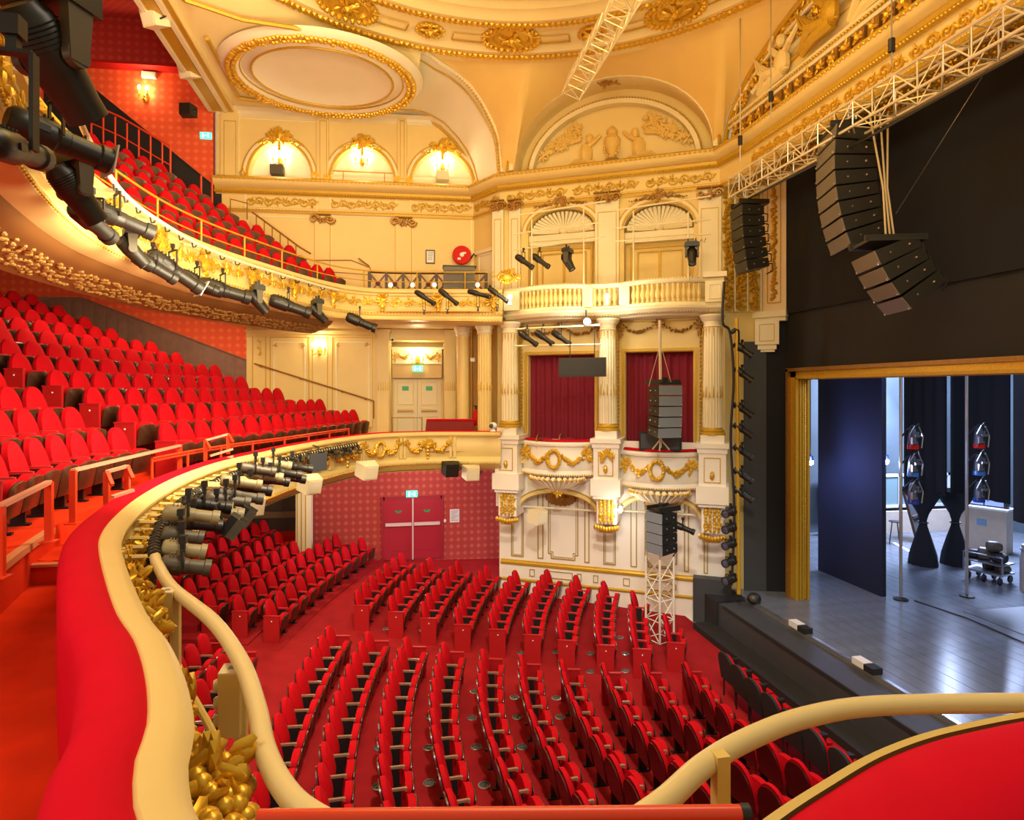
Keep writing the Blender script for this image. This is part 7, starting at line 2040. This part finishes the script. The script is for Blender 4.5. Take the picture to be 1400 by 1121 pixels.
for k, px in enumerate((534, 564, 594, 653)):
    p = at(px, 389.5, 15.75); root = thing('globe_lamp', f'small round cream globe lamp on the far balcony ledge, {ORD[k]} from the stair rail', 'lamp', p, 'globe lamps on the balcony ledge')
    m = MB(); m.ball((0, 0, 0), .055, 12); lpart('globe', m, SHADE, root); m = MB(); m.lathe([(.0, -.1), (.05, -.1), (.03, -.05), (0, -.05)], (0, 0, 0), 10); lpart('base', m, GOLDP, root)
root = thing('control_desk', 'grey box desk before the fire hose reel on the upper level', 'desk', at(628, 390, 16.62), rz=-.06)
m = MB(); m.span(-.42, .42, 0, .38, -.3, .50); lpart('body', m, mat('desk_grey', (.13, .11, .07), .5), root, 0)
for k in range(4): m = MB(); m.span(-.40, .40, -.012, 0, -.2 + .16 * k, -.07 + .16 * k); lpart('slat', m, LAMPG, root, 0)
m = MB(); m.span(-.44, .46, -.02, .42, .5, .53); lpart('top', m, IRON, root, 0)
p = at(693, 378, 15.4); root = thing('gilded_ornament', 'gilded ribbon ornament at the corner above the far balcony front', 'ornament', p)
m = MB(); wreath(m, (0, 0, 0), UC, UZ3, .22, .05, 18, 2, .14); lpart('wreath', m, GOLD, root); m = MB(); spray(m, (0, -.03, 0), UC, UZ3, .34, .14, 20, 2, .07); m.ball((0, -.05, 0), (.14, .1, .08), 8); lpart('ribbon', m, GOLDP, root)
# rails of the balcony
def rail_run(pts, zs, label, mt, posts=1, r=.02, name='guard_rail'):
    m = MB(); m.tube([Vector((p.x, p.y, zs[-1])) for p in pts], r, 6); o = obj(name, m, mt); tag(o, label, 'rail')
    for z in zs[1:-1]: m = MB(); m.tube([Vector((p.x, p.y, z)) for p in pts], r * .7, 6); obj('rail', m, mt, o)
    for i in range(0, len(pts), posts): p = pts[i]; m = MB(); m.tube([(p.x, p.y, zs[0]), (p.x, p.y, zs[-1])], r, 6); obj('post', m, mt, o)
    return o
ur = [p for p in offset(UPATH, -.28) if p.y > 7 and (p.x < -1 or p.x > -20) and p.x < 2.6]
rail_run(ur, (2.60, 2.86, 3.12), 'thin golden guard rail along the balcony front ledge', GOLDP, 5, .018)
st = [SW.p(SW.s(345, .9), .9, SW.z(345, 290, .9)), SW.p(SW.s(410, .9), .9, SW.z(410, 338, .9)), SW.p(SW.s(425, .9), .9, SW.z(425, 347, .9))]
m = MB(); m.tube(st, .025, 7); o = obj('stair_rail', m, GOLDD); tag(o, 'dark sloping stair handrail on the upper cream wall', 'handrail')
for k in range(6): q = st[0].lerp(st[1], (k + .5) / 6); m = MB(); m.tube([q, q - UZ3 * .75], .016, 6); obj('post', m, GOLDD, o)
m = MB(); m.tube([p - UZ3 * .35 for p in st], .014, 6); obj('rail', m, GOLDD, o)
m = MB(); m.tube([SW.p(SW.s(x, .7), .7, SW.z(x, y, .7)) for x, y in ((338, 300), (338, 278), (315, 272), (315, 295))], .018, 6); o = obj('stair_loop_rail', m, GOLDD); tag(o, 'small looped rail at the top of the upper stair', 'rail')
m = MB(); m.tube([SW.p(SW.s(x, .8), .8, SW.z(x, y, .8)) for x, y in ((430, 356), (480, 356), (506, 366), (508, 385))], .016, 6); m.tube([SW.p(SW.s(x, .8), .8, SW.z(x, y, .8)) for x, y in ((430, 370), (508, 376))], .012, 6)
o = obj('landing_rail', m, GOLDD); tag(o, 'thin golden landing rail left of the dark balustrade', 'rail')
m = MB(); m.tube([SW.p(SW.s(490, .1), .1, SW.z(490, 353, .1)), SW.p(SW.s(505, .1), .1, SW.z(505, 364, .1))], .02, 6); o = obj('short_handrail', m, GOLDD); tag(o, 'short dark handrail on the wall above the landing rail', 'handrail')
# gallery rails
g1 = [SW.p(SW.s(x, 1.0), 1.0, SW.z(x, y, 1.0)) for x, y in ((120, 140), (165, 160), (233, 200))]
m = MB(); m.tube(g1, .025, 6); m.tube([p - UZ3 * .5 for p in g1], .018, 6); o = obj('gallery_rail', m, REDMET); tag(o, 'pinkish red rail before the black gallery dado', 'rail')
for k in range(7): q = g1[0].lerp(g1[2], (k + .3) / 7); m = MB(); m.tube([q, q - UZ3 * .9], .022, 6); obj('post', m, REDMET, o)
for x, y, h in ((275, 240, .7), (290, 247, .6), (233, 200, 1.0)):
    q = SW.p(SW.s(x, 1.0), 1.0, SW.z(x, y, 1.0)); m = MB(); m.tube([q, q - UZ3 * h], .025, 6); obj('post', m, REDMET, o)

# ------------------------------------------------------------------ circle: rails by the front row, bench, extinguisher
def red_rail(pts, zb, label, top=REDMETP, w=.05):
    m = MB()
    for a, b in zip(pts[:-1], pts[1:]): m.bar(a, b, w, .035)
    o = obj('front_guard_rail', m, top); tag(o, label, 'rail')
    for p in (pts[0], pts[-1]):
        m = MB(); m.bar(Vector((p.x, p.y, zb)), p, .045, .06, (1, 0, 0)); obj('post', m, REDMET, o)
        m = MB(); m.span(p.x - .06, p.x + .06, p.y - .06, p.y + .06, zb, zb + .012); obj('foot_plate', m, REDMET, o)
    return o
zb = -1.40
P1 = at(67, 659, on_z(67, 741, zb).dot(Vector((SN, CS, 0)))); P0 = at(0, 692, on_z(30, 772, zb).dot(Vector((SN, CS, 0))) * .93)
red_rail([P0, P1], zb, 'red guard rail with pale top at the left edge of the circle')
P2_ = at(100, 643, on_z(102, 716, zb).dot(Vector((SN, CS, 0)))); P3_ = at(246, 609, on_z(246, 655, zb).dot(Vector((SN, CS, 0))))
red_rail([P2_, P3_], zb, 'long red guard rail in front of the stepped aisle')
def step_rack(px0, px1, yt, yb, d, label):
    a, b = at(px0, yt, d), at(px1, yt - (px1 - px0) * .28, d + .25); h = (yb - yt) / F * d
    root = thing('ladder_rail', label, 'rail', a); e = b - a
    for q in (Vector((0, 0, 0)), e): m = MB(); m.bar(q, q - UZ3 * h, .05); m.bar(q, q + Vector((.1, -.12, -.12)), .035); lpart('post', m, REDMET, root)
    for k in range(3): m = MB(); z = -UZ3 * h * (.0 + .36 * k); o2 = Vector((.1, -.12, -.12)) * (k > 0); m.bar(z + o2, e + z + o2, .045, .03); lpart('rung', m, REDMETP, root)
step_rack(146, 174, 645, 690, 6.4, 'small red ladder-shaped rail between the two long guard rails')
step_rack(281, 312, 602, 630, 10.0, 'small red ladder-shaped rail in front of the first circle row')
fr_ = [p for p in offset(resample(BASE, .25), .46) if 9.6 < p.y < 16.4]
rail_run(fr_, (-1.45, -1.02, -.98), 'pale topped red guard rail before the far front row of the circle', REDMET, 4, .022, 'front_row_rail')
root = thing('carpeted_block', 'dark red upholstered low block behind the far circle ledge', 'block', Vector((0, 0, 0)))
a, b = at(580, 588, 16.9), at(648, 586, 16.9); zt = at(600, 574, 16.9).z; w = Vector((0, .38, 0))
m = MB(); k = (b - a) * .06; q = [a, b, b + w, a + w]
m.hexa([Vector((v.x, v.y, -1.6)) for v in q] + [Vector((a.x + k.x, a.y, zt)), Vector((b.x, b.y, zt)), Vector((b.x, b.y + .38, zt)), Vector((a.x + k.x, a.y + .38, zt))]); lpart('body', m, mat('dark_red_cloth', (.22, .012, .01), .8), root, 0)
m = MB(); m.tube([Vector((a.x + k.x, a.y, zt)), Vector((b.x, b.y, zt))], .03, 6); lpart('padded_edge', m, PLUSH, root)
p = SW.p(SW.s(651, .5), .5, -1.6); p = at(651, 592, 17.3); root = thing('fire_extinguisher', 'red fire extinguisher hanging beside the fluted column of the circle', 'extinguisher', Vector((p.x, p.y, at(651, 582, 17.3).z)))
m = MB(); m.lathe([(0, 0), (.085, 0), (.09, .03), (.09, .36), (.05, .44), (.03, .46), (0, .46)], (0, 0, 0), 14); lpart('cylinder', m, REDP, root)
m = MB(); m.bar((0, 0, .46), (0, 0, .54), .05); m.bar((-.08, -.02, .54), (.09, -.02, .56), .03); m.tube([(.05, 0, .5), (.13, -.05, .35), (.11, -.06, .15)], .016, 6); lpart('valve', m, IRON, root)
# engaged columns at the end of the circle wall
for x0, x1, d, fl_, w in ((624, 642, 17.6, 0, ''), (653, 672, 16.9, 1, ''), (686, 705, 17.2, 0, '')):
    c = at((x0 + x1) / 2, 500, d); r = (x1 - x0) / 2 * d / F; m = MB(); seg = 36; vs = []
    for zz in (-1.45, 1.55):
        for k in range(seg): a = 2 * PI * k / seg; rr = r * (1 - (.09 * (k % 2) if fl_ else 0)); vs.append((c.x + rr * math.cos(a), c.y + rr * math.sin(a), zz))
    m.add(vs, [(k, (k + 1) % seg, seg + (k + 1) % seg, seg + k) for k in range(seg)]); col = struct('column_circle', m, CREAM, 20)
    m = MB(); m.lathe([(0, -1.62), (r * 1.35, -1.62), (r * 1.35, -1.55), (r * 1.2, -1.5), (r * 1.05, -1.44)], (c.x, c.y, 0), 20); m.lathe([(r, 1.5), (r * 1.15, 1.56), (r * 1.1, 1.6), (r * 1.35, 1.7), (r * 1.4, 1.78), (0, 1.78)], (c.x, c.y, 0), 20); obj('capital_and_base', m, CREAM2, col)
    if fl_:
        g = MB()
        for k in range(14): a = 2 * PI * k / 14; e = Vector((math.cos(a), math.sin(a), 0)); g.tube([Vector((c.x, c.y, 0)) + e * r * 1.02 + UZ3 * .0, Vector((c.x, c.y, 0)) + e * r * 1.02 + UZ3 * (.14 + .08 * (k % 2))], [.018, .006], 5)
        obj('flute_drop', g, GOLDP, col)
m = MB(); q = at(645, 500, 17.4); m.tube([(q.x, q.y, -1.6), (q.x, q.y, 1.7)], .04, 8); o = obj('riser_pipe', m, GOLDD); tag(o, 'brown riser pipe between the columns beside the circle door', 'pipe')
m = MB(); c = at(646, 492, 17.36); m.box(c, (.12, .1, .1)); o = obj('junction_box', m, WHITE, smooth=0); tag(o, 'small white junction box on the brown riser pipe', 'junction box')
p = at(536, 464, 17.2); root = thing('security_camera', 'small white dome camera high beside the circle door', 'camera', p); m = MB(); m.ball((0, 0, 0), .06, 12); lpart('dome', m, WHITE, root); m = MB(); m.ball((.01, -.04, -.01), .035, 10); lpart('lens', m, IRON, root); m = MB(); m.bar((0, 0, 0), (-.1, 1.3, .1), .03); lpart('arm', m, WHITE, root)
m = MB(); c = at(410, 449, 16.8); m.box(c, (.4, .2, .2)); o = obj('vent_box', m, PIPE, smooth=0); tag(o, 'beige box under the balcony ceiling above the first cream panel', 'box')
p = at(533, 572, 16.6); m = MB(); a, b = at(536, 571, 17), at(577, 571, 17); m.tube([Vector((a.x, a.y, -1.6)), a, b, Vector((b.x, b.y, -1.6))], .015, 6); o = obj('low_rail', m, GOLDD); tag(o, 'low thin rail in front of the cream double door', 'rail')
# chairs in the first box, monitor
for k, (px, py) in enumerate(((736, 600), (767, 599))):
    d = 16.4; p = at(px, py, d); root = thing('box_chair', ('small round backed chair in the first box, nearer to the circle', 'small round backed chair in the first box, nearer to the middle column')[k], 'chair', Vector((p.x, p.y, -1.72)), 'chairs in the first box', -.5)
    zt = p.z + 1.72 + .12
    m = MB(); m.tube([Vector((0, .2 * math.cos(a), zt - .22 + .22 * math.sin(a))) for a in [PI * i / 12 for i in range(13)]], .018, 6); m.tube([(0, .2, zt - .22), (0, .18, .42)], .018, 6); m.tube([(0, -.2, zt - .22), (0, -.18, .42)], .018, 6); lpart('back_frame', m, GOLDD, root)
    m = MB(); slab(m, [(y * .38, zt - .24 + z) for y, z in ((-.45, -.15), (.45, -.15), (.5, 0), (.3, .18), (0, .22), (-.3, .18), (-.5, 0))], -.01, .02); lpart('back_pad', m, CURT, root)
    m = MB(); m.lathe([(0, .40), (.2, .40), (.22, .43), (.2, .46), (0, .47)], (.15, 0, 0), 16); lpart('seat', m, CURT, root)
    for x, y in ((.02, .16), (.02, -.16), (.3, .15), (.3, -.15)): m = MB(); m.tube([(x, y, .41), (x, y, 0)], .014, 6); lpart('leg', m, GOLDD, root)
root = thing('monitor_box', 'black loudspeaker box standing behind the tripod in the second box', 'speaker', at(903, 613, 15.35), rz=math.atan2(CW.u.y, CW.u.x))
m = MB(); m.span(-.5, .5, -.15, .2, -.05, .40); lpart('cabinet', m, BLACK, root, 0); m = MB(); m.span(-.46, .46, -.165, -.15, 0, .36); lpart('grille', m, GREYB, root, 0)
root = thing('hanging_screen', 'dark flat screen hanging under the balustrade beside the middle column', 'screen', at(796, 502, 15.0), rz=math.atan2(CW.u.y, CW.u.x))
m = MB(); m.span(-.58, .58, -.02, .02, -.23, .23); lpart('panel', m, GREYB, root, 0); m = MB(); m.span(-.54, .54, -.026, -.02, -.20, .20); lpart('display', m, mat('dull_screen', (.03, .035, .04), .45), root, 0)
m = MB(); m.bar((-.3, 0, .23), (-.3, .0, .9), .02); m.bar((.3, 0, .23), (.3, 0, .9), .02); lpart('hanger', m, IRON, root, 0)
# small fittings on pedestal ledges
for px, py, d in ((674, 582, 15.7),):
    root = thing('ledge_projector', 'small white round spotlight at the end of the circle ledge', 'lamp', at(px, py, d)); m = MB(); m.ball((0, 0, 0), (.11, .1, .09), 12); lpart('body', m, WHITE, root); m = MB(); m.ball((-.05, -.06, 0), .06, 10); lpart('lens', m, LAMPG, root); m = MB(); m.lathe([(0, -.14), (.08, -.14), (.05, -.08), (0, -.08)], (0, 0, 0), 12); lpart('base', m, WHITE, root)
# floor vents  in the stalls
vb = None
for k, (px, py) in enumerate(((649, 946), (703.5, 954), (760.6, 955), (807, 894), (855, 894), (807, 919), (855, 918), (707, 981), (766, 981), (645, 982), (651, 1022), (714, 1022), (662, 1074), (594.5, 944), (527, 982), (588.5, 980.6), (518, 1023), (586, 1023), (452, 1028), (517, 1076), (587, 1071), (437, 1078), (461.5, 983), (760, 892), (712, 893), (527, 860), (577, 862), (847, 872))):
    p = on_z(px, py, -5.58); X, Y = p.x, p.y
    for _ in range(3): p = on_z(px, py, ZF(X)); X, Y = p.x, p.y
    lb = 'round grey floor air vent under the stalls seats, set in the red carpet'
    if vb is None:
        vb = thing('floor_vent', lb, 'vent', (X, Y, ZF(X)), 'round air vents in the stalls floor')
        m = MB(); m.lathe([(.085, .0), (.09, .012), (.075, .016), (.072, .004)], (0, 0, 0), 20); lpart('ring', m, STEEL, vb)
        m = MB(); m.lathe([(0, .012), (.03, .012), (.035, .004), (.055, .004), (.058, .012), (.066, .012), (.07, .003)], (0, 0, 0), 18); lpart('grille', m, VENT, vb)
    else: dup(vb, (X, Y, ZF(X)), .3 * k)
# the orange handrail right in front of the camera
a, b = at(352, 1118, 1.30), at(1012, 1111, 1.36)
root = thing('near_handrail', 'glossy orange red tube handrail crossing the foot of the view', 'handrail', a)
e = b - a; m = MB(); m.tube([Vector((0, 0, 0)), e], .0165, 16); lpart('tube', m, REDMET, root)
m = MB(); m.tube([e, e + e.normalized() * .02], .0185, 16); lpart('end_cap', m, IRON, root)
for t in (.12, .82): q = e * t; m = MB(); m.tube([q, q + Vector((0, .02, -.35))], .012, 8); lpart('post', m, REDMET, root)
m = MB(); q = on_z(985, 1030, -1.30); m.bar(q, q - UZ3 * .5, .05, .05); obj('post', m, YELLOW, lb_)
